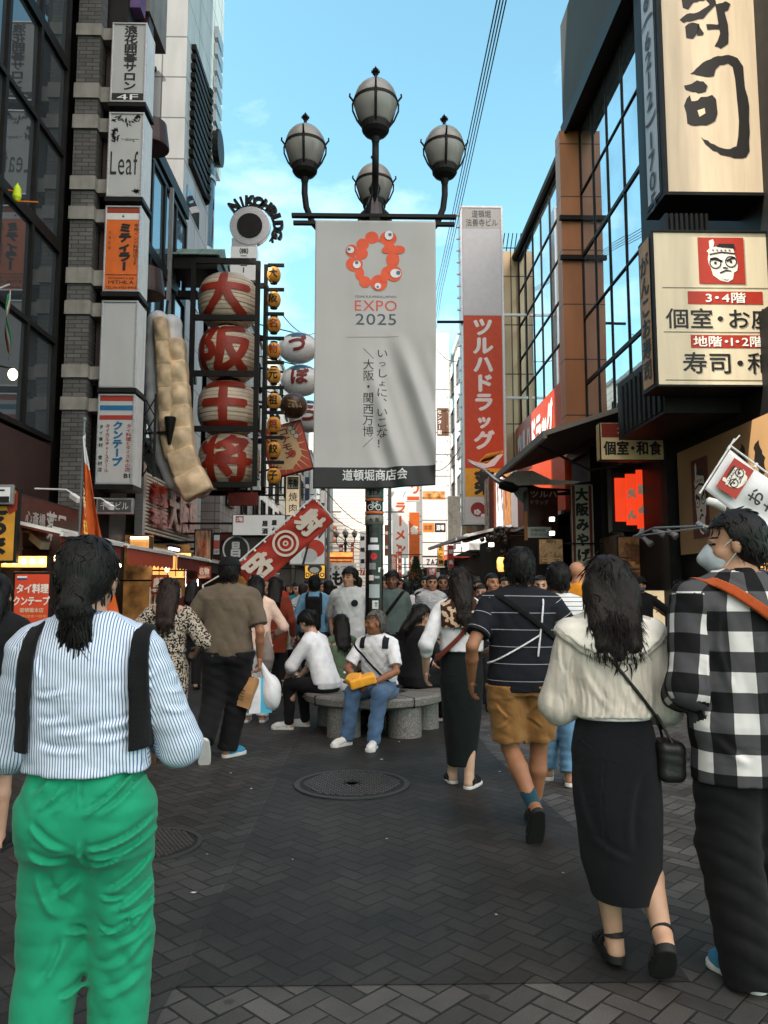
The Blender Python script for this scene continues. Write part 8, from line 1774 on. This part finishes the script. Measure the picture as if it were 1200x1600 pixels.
taupe = person('man in taupe t-shirt and black cap carrying shopping bags', px2(357, 6.8), 6.8, 0, 1.05, res=.009, tone=(176, 118, 84), g=1.12, gd=1.12, shw=1.16, seed=6, head=(8, 0, 0), hres=.004,
  arms={'L': ((-.22, .22, 1.0), (-.8, -1, -.1)), 'R': ((.262, .03, .82), (.5, -1, 0), (Vector((.05, .05, -1)), (-1, .1, 0), 1.15))},
  legs={'L': ((-.11, .02, .48), (-.13, -.20, .20), 66, 8), 'R': ((.08, .10, .48), (.0, .10, .085), 0, -35)},
  top=dict(mat=C_taupe, sleeve=.82, infl=.026, hem=.845, boxy=.8, rs=(.080, .084, .05), fold=.007, res=.009),
  bottom=dict(type='pants', mat=C_black, infl=.012, r=(.108, .092, .078), cuff=.015, fold=.007),
  hair=dict(type='short', res=.007, thick=.012, cap=cloth('black_cap', (16, 16, 18)), brim=.10), shoes=dict(type='sneaker', up=S_blue, so=R_white))
hw = world_pt(taupe, Vector(taupe['arms']['R'][1]) + Vector((.0, .03, -.07)))
def paper_bag(label, c, w, d, h, ry, m, m2=None, txt=None, name='paper_bag', tilt=0):
  o = empty(name, c, label, 'shopping bag', 'shopping bags in the taupe shirt man\'s hand'); M_ = Matrix.Translation(c) @ Euler((0, R(tilt), R(ry))).to_matrix().to_4x4(); b = MB()
  n_ = 6; V = []
  for k in range(n_ + 1):
    t = k / n_; pinch = 1 - .55 * max(0, t - .55) / .45
    for sx, sy in ((-1, -1), (0, -1), (1, -1), (1, 0), (1, 1), (0, 1), (-1, 1), (-1, 0)): V.append(M_ @ Vector((sx * w / 2, sy * d / 2 * pinch * (.82 if sx and not sy else 1) + random.uniform(-.004, .004), -h + h * t)))
  b.add(V, [(k * 8 + i, k * 8 + (i + 1) % 8, (k + 1) * 8 + (i + 1) % 8, (k + 1) * 8 + i) for k in range(n_) for i in range(8)] + [tuple(range(8))[::-1]])
  if m2: b.m = [1 if i in (1, 2) else 0 for k in range(n_) for i in range(8)] + [0]
  bo = b.build('paper_body', [m, m2] if m2 else [m], o); bo.modifiers.new('s', 'SOLIDIFY').thickness = .003
  b = MB()
  for sy in (-1, 1): b.tube([M_ @ Vector((-w * .25, sy * d * .22, 0)), M_ @ Vector((-w * .1, 0, .06)), M_ @ Vector((w * .1, 0, .06)), M_ @ Vector((w * .25, sy * d * .22, 0))], .003, 6)
  b.build('handle', m, o)
  if txt:
    R3 = M_.to_3x3(); fr = (M_ @ Vector((-w / 2, -d / 2 - .010, 0)), R3 @ X_, R3 @ Z_, R3 @ -Y_); b = MB()
    for k, t in enumerate(txt): b.text(t, fr, w * .32, -h * (.42 + .10 * k), w * .36, h * .06, 0, 'h', .03, .003)
    b.build('lettering', ink(BK), o)
  return o
paper_bag('brown paper shopping bag with small black print, leftmost in the hand', hw + Vector((-.10, -.04, -.08)), .21, .10, .26, -18, cm_('kraft_paper', (168, 126, 82), rough=.8, var=.12, bump=.2), None, ('LINE', 'FRIENDS', 'STORE', 'OSAKA'), tilt=14)
paper_bag('white paper shopping bag with a sky blue side beside the brown one', hw + Vector((.0, .0, -.10)), .20, .09, .30, 20, cm_('white_paper', (205, 208, 212)), cm_('sky_blue_paper', (70, 170, 205)))
v = Vox([(P_ell((hw.x + .10, hw.y + .03, hw.z - .24), (.085, .10, .15)), .02), (P_cone((hw.x + .01, hw.y, hw.z + .02), (hw.x + .08, hw.y + .02, hw.z - .15), .012, .05), .04)], .008, .02); v.disp(fold_fn(40, .012, ((.8, .2, .6),), (25, 60))); V, Q = v.mesh(); bag_obj('plastic_bag', 'crumpled white plastic carrier bag, rightmost in the taupe shirt man\'s hand', 'shopping bag', tuple(hw), [('bag_skin', V, Q, mat('white_plastic', (.66, .66, .68), rough=.35, var=.08))], group='shopping bags in the taupe shirt man\'s hand')
dress = person('woman in off-shoulder black and cream print dress with long brown hair', px2(264, 6.75), 6.75, 0, .935, res=.009, tone=(206, 158, 128), g=1.04, seed=7,
  arms={'L': ((-.24, .12, .98), (-.8, -1, 0)), 'R': ((.24, .14, .98), (.8, -1, 0))}, legs={'L': ((-.08, .0, .45), (-.09, -.16, .18), 60, 6), 'R': ((.06, .06, .47), (.07, .08, .085), 0, -6)},
  top=dict(mat=M_dress, sleeve=1.15, infl=.022, hem=.99, boxy=.3, ztop=1.33, rs=(.080, .092, .05), fold=.008, name='dress_top', scoop=(0, 1.43, .15)),
  bottom=dict(type='skirt', mat=M_dress, fold=.008, name='dress_skirt', lv=[(.20, (.165, .16)), (.5, (.185, .165)), (.85, (.185, .145)), (.96, (.160, .122)), (1.03, (.145, .112))]),
  hair=dict(type='long', len=.33, strands=160, w=.085, col=(38, 24, 18), sr=.0045), shoes=dict(type='sandal', up=cloth('tan_leather', (120, 84, 52)), so=cloth('tan_sole', (110, 80, 54))))
tee = person('man in white tee with thin black stripes and light jeans', px2(873, 5.95), 5.95, -3, 1.0, res=.009, tone=(170, 120, 90), seed=8, g=1.04,
  arms={'L': ((-.24, .15, .95), (-.5, -1, 0)), 'R': ((.25, .12, .90), (.5, -1, 0))}, legs={'L': ((-.08, .06, .48), (-.09, .10, .085), 0, 0), 'R': ((.07, .02, .47), (.035, -.10, .085), 6, -14)},
  top=dict(mat=M_tee, sleeve=.8, infl=.022, hem=.86, boxy=.8, rs=(.075, .078, .05), uv='round', fold=.005), bottom=dict(type='pants', mat=C_ldenim, r=(.096, .080, .070), cuff=-.02, fold=.007), hair=dict(type='short', thick=.016), shoes=dict(type='sneaker', up=S_white, so=R_white))
v = Vox([(P_box((px2(884, 5.6), 5.62, .64), (.06, .05, .06), r=.02), 0)], .008, .02); v.disp(fold_fn(3, .006)); V, Q = v.mesh(); w_ = Vox([(P_cone((px2(884, 5.6), 5.62, .69), (px2(882, 5.6), 5.72, .88), .008, .008), 0)], .005, .01); bag_obj('cloth_bag', 'small tan cloth bag behind the light jeans', 'bag', (px2(884, 5.6), 5.62, .64), [('pouch', V, Q, cloth('tan_cloth', (140, 112, 84))), ('cord', *w_.mesh(), cloth('tan_cloth', (140, 112, 84)))])
T_ = lambda m, **k: dict(dict(mat=m, sleeve=.8, infl=.022, hem=.88, boxy=.8, fold=.006), **k)
Bp = lambda m, **k: dict(dict(type='pants', mat=m, r=(.098, .080, .070), fold=.006), **k)
Sh = dict(type='sneaker', up=S_white, so=R_white); Sb = dict(type='sneaker', up=C_black, so=R_black)
person('bald man in bright orange tee turned to the right', px2(903, 8.6), 8.6, -58, 1.07, res=.011, tone=(188, 130, 96), g=1.1, seed=9, top=T_(cloth('orange_jersey', (216, 138, 30))), bottom=Bp(C_black), hair=dict(type='bald'), shoes=Sb)
def mask_(i, col=(70, 74, 80)):
  H = lambda x, y, z: tuple(A3(i['HC']) + i['HM'] @ A3((x, y, z))); v = Vox([(P_ell(H(0, .052, -.055), (.061, .062, .052), i['HM']), 0)], .008, .01); hc, Mq = A3(i['HC']), i['HM']; v.clip(lambda X, Y, Z: f32(.02) - ((X - f32(hc[0])) * f32(Mq[0, 1]) + (Y - f32(hc[1])) * f32(Mq[1, 1]) + (Z - f32(hc[2])) * f32(Mq[2, 1]))); np_mesh('face_mask', *v.mesh(), [cloth('mask_%d' % col[0], col)], i['root'])
person('masked shop worker in black jacket and cap facing the viewer', px2(1001, 11.2), 11.2, 172, .99, res=.011, tone=(200, 150, 118), seed=10, arms={'L': ((-.36, .10, .93), (-1, -.4, 0)), 'R': ((.24, .1, .9), (.5, -1, 0))}, top=T_(C_black, sleeve=1.95, hem=.82), bottom=Bp(C_black), hair=dict(type='short', cap=cloth('black_cap', (16, 16, 18)), brim=.1), shoes=Sb, extra=mask_)
person('man in dark clothes raising a phone before the cream board', px2(1064, 11.4), 11.4, 80, .97, res=.012, tone=(170, 120, 92), seed=11, arms={'R': ((.16, .34, 1.22), (.6, -1, -.5)), 'L': ((-.1, .34, 1.2), (-.6, -1, -.5))}, top=T_(C_black, sleeve=.9), bottom=Bp(C_black), hair=dict(type='short'), shoes=Sb)
person('woman in black dress with long dark hair at the left edge', px2(-8, 4.5), 4.5, 0, .93, res=.010, tone=(196, 150, 122), seed=12, g=1.1, arms={'R': ((.30, .05, .88), (.5, -1, 0))}, top=T_(C_black, sleeve=1.4, hem=.98), bottom=dict(type='skirt', mat=C_black, lv=[(.50, (.22, .20)), (.85, (.19, .145)), (1.02, (.15, .115))]), hair=dict(type='long', len=.34, w=.08, strands=120), shoes=Sb)
old = person('grey haired man in white polo and jeans seated on the bench', px2(594, 7.62), 7.74, 158, .97, res=.0085, tone=(150, 98, 66), g=1.02, lean=(.0, .20), hipz=.49, seed=13, head=(-52, -3, 0), hres=.004,
  legs={'L': ((-.17, .44, .50), (-.13, .50, .085), 0, 10), 'R': ((.12, .42, .50), (.17, .44, .085), 0, -25)},
  arms={'L': ((-.08, .36, .60), (-1, -.4, -.3), (Vector((.7, .6, -.25)), (.2, -.2, -1), .55)), 'R': ((.11, .38, .62), (1, -.4, -.3), (Vector((-.7, .5, -.3)), (-.2, -.2, -1), .55))},
  top=dict(mat=C_white, sleeve=.78, infl=.022, hem=.84, boxy=.9, rs=(.074, .076, .05), fold=.008, collar=C_white), bottom=dict(type='seated', mat=C_denim, infl=.014, r=(.094, .078, .062), fold=.007),
  hair=dict(type='short', col=(92, 88, 84), thick=.010, front=(.02, .075)), shoes=dict(type='sneaker', up=S_white, so=R_white),
  extra=lambda i: (straps(i, 'shoulder_patch', C_navy, .026, lambda X, Y, Z: np.maximum(np.abs(np.abs(X) - f32(.125)) - f32(.03), f32(1.28 - .37) - Z), boxy=.9), straps(i, 'bag_strap', C_strap, .026, lambda X, Y, Z: np.abs(X * f32(.7) - (Z - f32(.72)) * f32(.7)) - f32(.010), boxy=.9)))
p = world_pt(old, (.02, .44, .62)); v = Vox([(P_box((p.x, p.y, p.z), (.125, .07, .04), rotm(12, 8, -14), r=.012), 0), (P_box((p.x - .07, p.y + .02, p.z + .02), (.07, .05, .03), rotm(-20, 25, -10), r=.006), .01)], .006, .02); v.disp(fold_fn(5, .0035, ((1, .3, .5), (-.6, 1, .4)), freq=(30, 60), ridge=.8)); V, Q = v.mesh(); bag_obj('yellow_bag', 'crumpled yellow bag on the seated grey haired man\'s lap', 'bag', tuple(p), [('bag_skin', V, Q, cloth('yellow_plastic', (226, 158, 48), rough=.45))])
girl = person('girl in white top and black leggings bending forward on the bench', px2(511, 8.1), 8.12, 62, .95, res=.010, tone=(200, 152, 124), lean=(.05, .42), hipz=.49, seed=14, head=(0, -35, 0),
  legs={'L': ((-.12, .40, .50), (-.10, .42, .085), 0, 20), 'R': ((.10, .38, .48), (.14, .36, .085), 0, 10)}, arms={'L': ((-.10, .46, .52), (-1, -.2, 0)), 'R': ((.12, .46, .52), (1, -.2, 0))},
  top=T_(C_white, sleeve=1.3, hem=.84, rs=(.08, .085, .06)), bottom=dict(type='seated', mat=C_black, infl=.006, r=(.085, .066, .05)), hair=dict(type='bun', thick=.016), shoes=Sh)
person('woman in green camisole with black hair seated with her back to us', px2(534, 8.2), 8.42, 15, .92, res=.010, tone=(190, 140, 112), lean=(.0, .10), hipz=.49, seed=15, legs={'L': ((-.12, .40, .48), (-.10, .42, .085), 0, 0), 'R': ((.10, .40, .48), (.1, .42, .085), 0, 0)}, arms={'L': ((-.2, .30, .60), (-1, -1, 0)), 'R': ((.2, .30, .60), (1, -1, 0))},
  top=dict(mat=cloth('sage_cotton', (78, 96, 74)), sleeve=0, infl=.016, hem=.82, ztop=1.30, boxy=.5), bottom=dict(type='seated', mat=C_white, infl=.010, r=(.09, .07, .06)), hair=dict(type='long', len=.28, w=.08, strands=100), shoes=Sh)
def ex12(i):
  for q in 'LR':
    e, w, _ = i['arms'][q]; e, w = Vector(e), Vector(w)
    for t in (.28, .45, .62): a = e.lerp(w, t); b_ = e.lerp(w, t + .09); np_mesh('sleeve_stripe', *Vox([(P_cone(a, b_, .0655, .062), 0)], .008, .015).mesh(), [C_white], i['top'])
person('person in black jacket with white sleeve stripes seated on the bench', px2(645, 8.5), 8.45, -58, 1.0, res=.010, tone=(186, 132, 100), lean=(0, .16), hipz=.49, seed=16, g=1.05, head=(-22, -15, 0), legs={'L': ((-.1, .42, .50), (-.08, .42, .085), 0, 0), 'R': ((.12, .40, .50), (.16, .42, .085), 0, -10)}, arms={'L': ((-.10, .36, .62), (-1, -.6, -.3)), 'R': ((.15, .36, .60), (1, -.6, -.3))},
  top=T_(C_black, sleeve=1.9, hem=.80, rs=(.082, .076, .06)), bottom=dict(type='seated', mat=C_black, infl=.012, r=(.095, .075, .06)), hair=dict(type='long', len=.22, w=.075, strands=80), shoes=dict(type='sneaker', up=S_grey, so=R_white), extra=ex12)
def ex13(i): b = MB(); pass
youth = person('young man in loose pale grey tee with round badge facing left', px2(546, 9.9), 9.9, 176, 1.045, res=.009, tone=(190, 138, 106), seed=17, g=.98, shw=1.02, head=(-28, 3, 0), arms={'L': ((-.20, -.10, .86), (-.4, -1, 0)), 'R': ((.22, -.08, .86), (.4, -1, 0))}, top=T_(cloth('pale_grey_jersey', (186, 186, 186)), hem=.70, sleeve=1.0, infl=.034, rs=(.082, .088, .05), boxy=1, fold=.009), bottom=Bp(C_black), hair=dict(type='short', thick=.022, front=(.05, .06), amp=.007), shoes=Sh,
  extra=lambda i: straps(i, 'badge', C_navy, .036, lambda X, Y, Z: np.maximum(np.sqrt((X + f32(.075)) ** 2 + (Z - f32(1.23)) ** 2) - f32(.042), -Y), boxy=1))
person('man in grey green polo with black shoulder strap behind the pole', px2(613, 10.4), 10.4, 178, 1.03, res=.010, tone=(120, 78, 54), seed=18, g=1.08, head=(-10, 0, 0), top=T_(cloth('grey_green_pique', (82, 94, 92)), hem=.84), bottom=Bp(C_black), hair=dict(type='short'), shoes=Sb, extra=lambda i: straps(i, 'shoulder_strap', C_strap, .028, lambda X, Y, Z: np.abs(X * f32(.8) + (Z - f32(1.2)) * f32(.6)) - f32(.020), g=1.08, boxy=.8))
def backpack(i, m, zc=1.17, w=.13, h=.19, d=.075, label_parts=('pocket',)):
  U = i['U']; v = Vox([(P_box(U(0, -.21, zc), (w, d, h), r=.06), 0)], .009, .02); v.disp(fold_fn(4, .004)); o = np_mesh('backpack', *v.mesh(), [m], i['root']); v = Vox([(P_box(U(0, -.29, zc - .06), (w * .75, .03, h * .5), r=.025), 0)], .009, .02); np_mesh('pocket', *v.mesh(), [m], o)
  for sg in (-1, 1): straps(i, 'shoulder_strap', m, .030, lambda X, Y, Z, sg=sg: np.maximum(np.abs(X - f32(sg * .10)) - f32(.022), f32(1.1) - Z), boxy=.8, thick=.008)
person('man in denim shirt with slim black backpack and black cap', px2(491, 11.2), 11.2, 0, 1.0, res=.011, tone=(170, 122, 92), seed=19, g=1.06, top=T_(cloth('denim_shirt', (96, 138, 164)), sleeve=1.9, hem=.82), bottom=Bp(C_black), hair=dict(type='short', cap=cloth('black_cap', (16, 16, 18)), brim=.1), shoes=Sb, extra=lambda i: backpack(i, C_strap, 1.12, .11, .24))
person('woman in peach jacket and white trousers behind the shopping bags', px2(400, 8.7), 8.7, 0, .97, res=.011, tone=(200, 152, 124), seed=20, arms={'R': ((.22, .24, .98), (.8, -1, 0))}, top=T_(cloth('peach_cotton', (222, 190, 172)), sleeve=1.9, hem=.84), bottom=Bp(C_white), hair=dict(type='long', len=.26), shoes=Sh)
c_ = Vector((px2(418, 8.6), 8.6, .70)); v = Vox([(P_ell(tuple(c_), (.075, .07, .15)), 0), (P_cone(tuple(c_ + Z_ * .1), tuple(c_ + Z_ * .28), .05, .012), .04)], .011, .02); v.disp(fold_fn(11, .014, freq=(25, 60))); bag_obj('plastic_bag', 'greyish crumpled plastic bag beside the peach jacket woman', 'shopping bag', tuple(c_), [('bag_skin', *v.mesh(), cloth('grey_plastic', (136, 128, 122), rough=.4))])
person('woman in rust red long coat with dark hair past the peach jacket', px2(430, 10.6), 10.6, 0, .98, res=.012, tone=(200, 152, 124), seed=21, top=T_(cloth('rust_wool', (112, 44, 26)), sleeve=1.9, hem=.62), bottom=Bp(C_black), hair=dict(type='long', len=.26), shoes=Sb)
person('child in white tee with bright yellow backpack and red cap', px2(444, 11.7), 11.7, 0, .64, res=.014, tone=(190, 140, 110), seed=22, g=1.12, arms={'R': ((.30, .08, 1.0), (.5, -1, 0))}, top=T_(C_white, sleeve=.9, hem=.86), bottom=Bp(C_black), hair=dict(type='short', cap=cloth('red_cap', (120, 44, 30)), brim=.1, thick=.02), shoes=Sb, extra=lambda i: backpack(i, cloth('lime_yellow', (196, 192, 40)), 1.14, .13, .19))
near = [
 (770, 9.6, 1.0, 180, 'young man with thick eyebrows in dark tee coming towards us', (180, 126, 92), (30, 30, 36), (28, 28, 32), 'short'),
 (752, 10.2, .92, 176, 'woman in beige top and headband coming behind the printed collar', (196, 148, 120), (186, 164, 138), (40, 40, 46), 'long'),
 (692, 12.6, 1.02, 180, 'woman with dark hair in black tee facing us right of the bench', (150, 104, 78), (24, 24, 26), (30, 32, 40), 'bob'),
 (705, 13.6, 1.04, 180, 'person in beige cap and grey shirt facing us in the crowd', (196, 150, 122), (96, 96, 100), (40, 40, 44), 'cap'),
 (655, 12.2, .86, 180, 'girl in black hooded top holding a white cup in the crowd', (196, 150, 122), (20, 20, 22), (34, 34, 40), 'bob'),
 (672, 14.4, .98, 185, 'man in dark grey jacket between two women in the crowd', (170, 120, 92), (46, 46, 52), (28, 28, 30), 'short'),
 (636, 12.8, .96, 0, 'woman in white tee with backpack straps walking away right of the pole', (196, 150, 122), (200, 200, 204), (60, 80, 110), 'bob'),
 (624, 13.6, 1.0, 178, 'man in blue shirt just right of the pole', (160, 110, 84), (60, 90, 124), (40, 40, 44), 'short'),
 (463, 16.0, .95, 176, 'woman in teal top and beige skirt facing us left of the bench', (196, 150, 122), (20, 120, 128), (200, 170, 140), 'bob'),
 (479, 17.2, 1.0, 182, 'man in olive shirt beside the teal top woman', (170, 120, 92), (84, 82, 66), (190, 188, 184), 'short'),
 (513, 12.4, .97, 2, 'person in pale blue tee behind the denim shirt man', (170, 120, 92), (176, 200, 214), (40, 44, 52), 'bob'),
 (790, 12.6, 1.0, 176, 'man in white tee in front of the amber lanterns', (190, 138, 106), (190, 190, 192), (36, 36, 40), 'short'),
 (735, 14.8, 1.0, 182, 'woman in red patterned top in front of the poster wall', (196, 150, 122), (150, 40, 34), (30, 30, 34), 'long'),
 (845, 9.4, .98, 176, 'woman in grey blouse holding a camera near the striped tee man', (200, 152, 124), (110, 112, 118), (36, 36, 40), 'bob'),
 (420, 12.6, 1.0, 180, 'man in black shirt half hidden by the rust coat woman', (170, 120, 92), (22, 22, 24), (28, 28, 30), 'short'),
 (300, 11.5, .96, 0, 'woman in maroon cardigan behind the taupe tee man', (196, 150, 122), (70, 24, 28), (28, 28, 30), 'long'),
]
def simple(px, Y, s, yw, lab, tone, c1, c2, ht, res, seed, group=None):
  rgq = random.Random(seed); st = rgq.random() > .5; a = rgq.uniform(.02, .2) * (1 if st else -1)
  hd = dict(type='short' if ht == 'cap' else ht, len=rgq.uniform(.2, .32), col=rgq.choice([(14, 11, 10), (22, 16, 13), (34, 22, 16), (12, 11, 12)]), thick=.012, front=(.018, .066), res=res * .8)
  if ht == 'cap': hd['cap'] = cloth('beige_cap', (190, 178, 160))
  b_ = dict(type='skirt', mat=cloth('cloth_%02x%02x%02x' % c2, c2), lv=[(.35, (.17, .16)), (.85, (.18, .14)), (1.02, (.145, .11))], fold=.006) if (ht == 'long' and rgq.random() > .4) else Bp(cloth('cloth_%02x%02x%02x' % c2, c2))
  return person(lab, px2(px, Y), Y, yw + rgq.uniform(-8, 8), s, res=res, tone=tone, seed=seed, g=rgq.uniform(.94, 1.14), group=group, head=(rgq.uniform(-25, 25), rgq.uniform(-6, 4), 0), hands=Y < 14, feat=Y < 20,
    legs={'L': ((-.09, .02 + a * .4, .48), (-.09, a, .085 + max(0, -a) * .4), max(0, -a) * 120, 3), 'R': ((.09, .02 - a * .4, .48), (.09, -a, .085 + max(0, a) * .4), max(0, a) * 120, -3)},
    top=T_(cloth('cloth_%02x%02x%02x' % c1, c1), sleeve=rgq.choice([.8, 1.9]), hem=rgq.uniform(.80, .92)), bottom=b_, hair=hd, shoes=(Sh if rgq.random() > .5 else Sb) if Y < 16 else None)
for k, (px, Y, s, yw, lab, tone, c1, c2, ht) in enumerate(near): simple(px, Y, s, yw, lab, tone, c1, c2, ht, .0125 if Y < 13 else .015, 100 + k)
tops = {'black': (30, 30, 33), 'navy': (40, 48, 76), 'white': (204, 204, 206), 'grey': (128, 128, 132), 'beige': (190, 170, 144), 'brown': (104, 72, 52), 'red': (160, 44, 34), 'sky blue': (130, 172, 204), 'olive': (96, 98, 66), 'pink': (206, 150, 150), 'mustard': (196, 150, 60), 'pale grey': (176, 176, 178)}
bots = {'black': (24, 24, 26), 'blue': (58, 78, 108), 'beige': (164, 146, 120), 'grey': (86, 86, 90)}
rq = random.Random(77); used = set(); lanes = []
k = 0
for Y in np.concatenate([np.linspace(11.9, 17, 20), np.linspace(17.3, 48, 46)]):
  for _ in range(40):
    px = rq.choice([rq.uniform(395, 560), rq.uniform(592, 800), rq.uniform(600, 760)]); X = px2(px, Y)
    if X < -3.2 or X > 3.6 or any(abs(X - a) < .55 and abs(Y - b) < .75 for a, b in lanes): continue
    if any(abs(X - px2(n[0], n[1])) < .6 and abs(Y - n[1]) < .8 for n in near): continue
    break
  lanes.append((X, Y))
  for _ in range(200):
    c1, c2, ht, fw = rq.choice(list(tops)), rq.choice(list(bots)), rq.choice(['short', 'short', 'long', 'bob']), rq.choice([0, 180])
    key = (c1, c2, ht, fw)
    if key not in used: used.add(key); break
  hw_ = {'short': 'short hair', 'long': 'long hair', 'bob': 'bobbed hair'}[ht]
  simple(px, Y, rq.uniform(.92, 1.06), fw, 'distant person in %s top and %s bottoms, %s, %s' % (c1, c2, hw_, 'facing us' if fw else 'walking away'), rq.choice([(190, 138, 106), (200, 152, 124), (160, 110, 84)]), tops[c1], bots[c2], ht, .017 if Y < 24 else .022, 300 + k, 'people in the crowd far down the street'); k += 1
GY = 17.4
gp = lambda px, py, d=0: at(px, py, GY) + Vector((0, d, 0))
o = empty('dumpling_sculpture', gp(275, 770), 'giant white plate with two rows of browned dumplings beside the lanterns', 'sculpture')
def along(pts, n):
  P = [Vector(p) for p in pts]; L_ = [0]
  for i in range(len(P) - 1): L_.append(L_[-1] + (P[i + 1] - P[i]).length)
  out = []
  for q in range(n):
    t = L_[-1] * q / (n - 1)
    for i in range(len(P) - 1):
      if L_[i] <= t <= L_[i + 1] + 1e-6: out.append(P[i].lerp(P[i + 1], (t - L_[i]) / (L_[i + 1] - L_[i]))); break
  return out
pl = along([gp(247, 502), gp(243, 560), gp(245, 640), gp(256, 710), gp(274, 752), gp(292, 760)], 12)
pr = [(P_cone(pl[i], pl[i + 1], .25, .25), .06) for i in range(11)] + [(P_cone(pl[i] + Vector((.25, .25, 0)), pl[i + 1] + Vector((.25, .25, 0)), .25, .25), .1) for i in range(11)]
V, Q = Vox(pr, .035, .1).mesh(); w0 = wmat(o).inverted();
def inv(V): return V - A3(o.location)
np_mesh('plate', inv(V), Q, [mat('white_ceramic', (.56, .56, .57), rough=.25, var=.05, dirt=.15)], o)
M_gy = mat('browned_dough', (.62, .46, .29), rough=.55, var=.5, scale=2.2, bump=.8, bscale=7)
for rowi, (pts, n, hw_) in enumerate((([gp(256, 506, -.25), gp(261, 560, -.25), gp(264, 620, -.25), gp(267, 690, -.25), gp(276, 720, -.25)], 6, .155), ([gp(276, 536, -.1), gp(280, 600, -.15), gp(284, 660, -.2), gp(288, 710, -.3), gp(300, 745, -.35), gp(316, 775, -.35)], 7, .215))):
  P = along(pts, n + 1)
  for i in range(n):
    a, b_ = P[i], P[i + 1]; c = (a + b_) / 2; d = (b_ - a); L_ = d.length; ang = math.degrees(math.atan2(d.x, -d.z)); wq = hw_ * (1.0 if rowi == 0 else 1 + .09 * i)
    v = Vox([(P_box(tuple(c), (wq, .20, L_ * .56), rotm(0, 0, -ang), r=.06), 0), (P_ell(tuple(c - Y_ * .12), (wq * .85, .16, L_ * .42), rotm(0, 0, -ang)), .06)], .028, .06); v.disp(fold_fn(60 + i + rowi * 9, .014, ((1, .2, .6), (.3, .5, 1)), (6, 16), ridge=.7)); V, Q = v.mesh(); np_mesh('dumpling', inv(V), Q, [M_gy], o)
b = MB(); q0, q1 = gp(225, 683, -.4), gp(275, 683, -.55); b.bar(q0, q1, .05, .05); b.lathe([(.03, -.28), (.09, .05), (.13, .32), (.12, .34)], q1 + Z_ * .0, 14); b.bar(gp(264, 540, -.3), gp(274, 672, -.3), .04, .04); b.build('spot_arm', M_black, o)
b = MB(); b.bar(gp(240, 560, .3), gp(205, 560, .3), .1, .1); b.bar(gp(250, 700, .3), gp(205, 700, .3), .1, .1); b.tube([gp(262, 470), gp(258, 505)], .03); b.build('bracket', M_black, o)
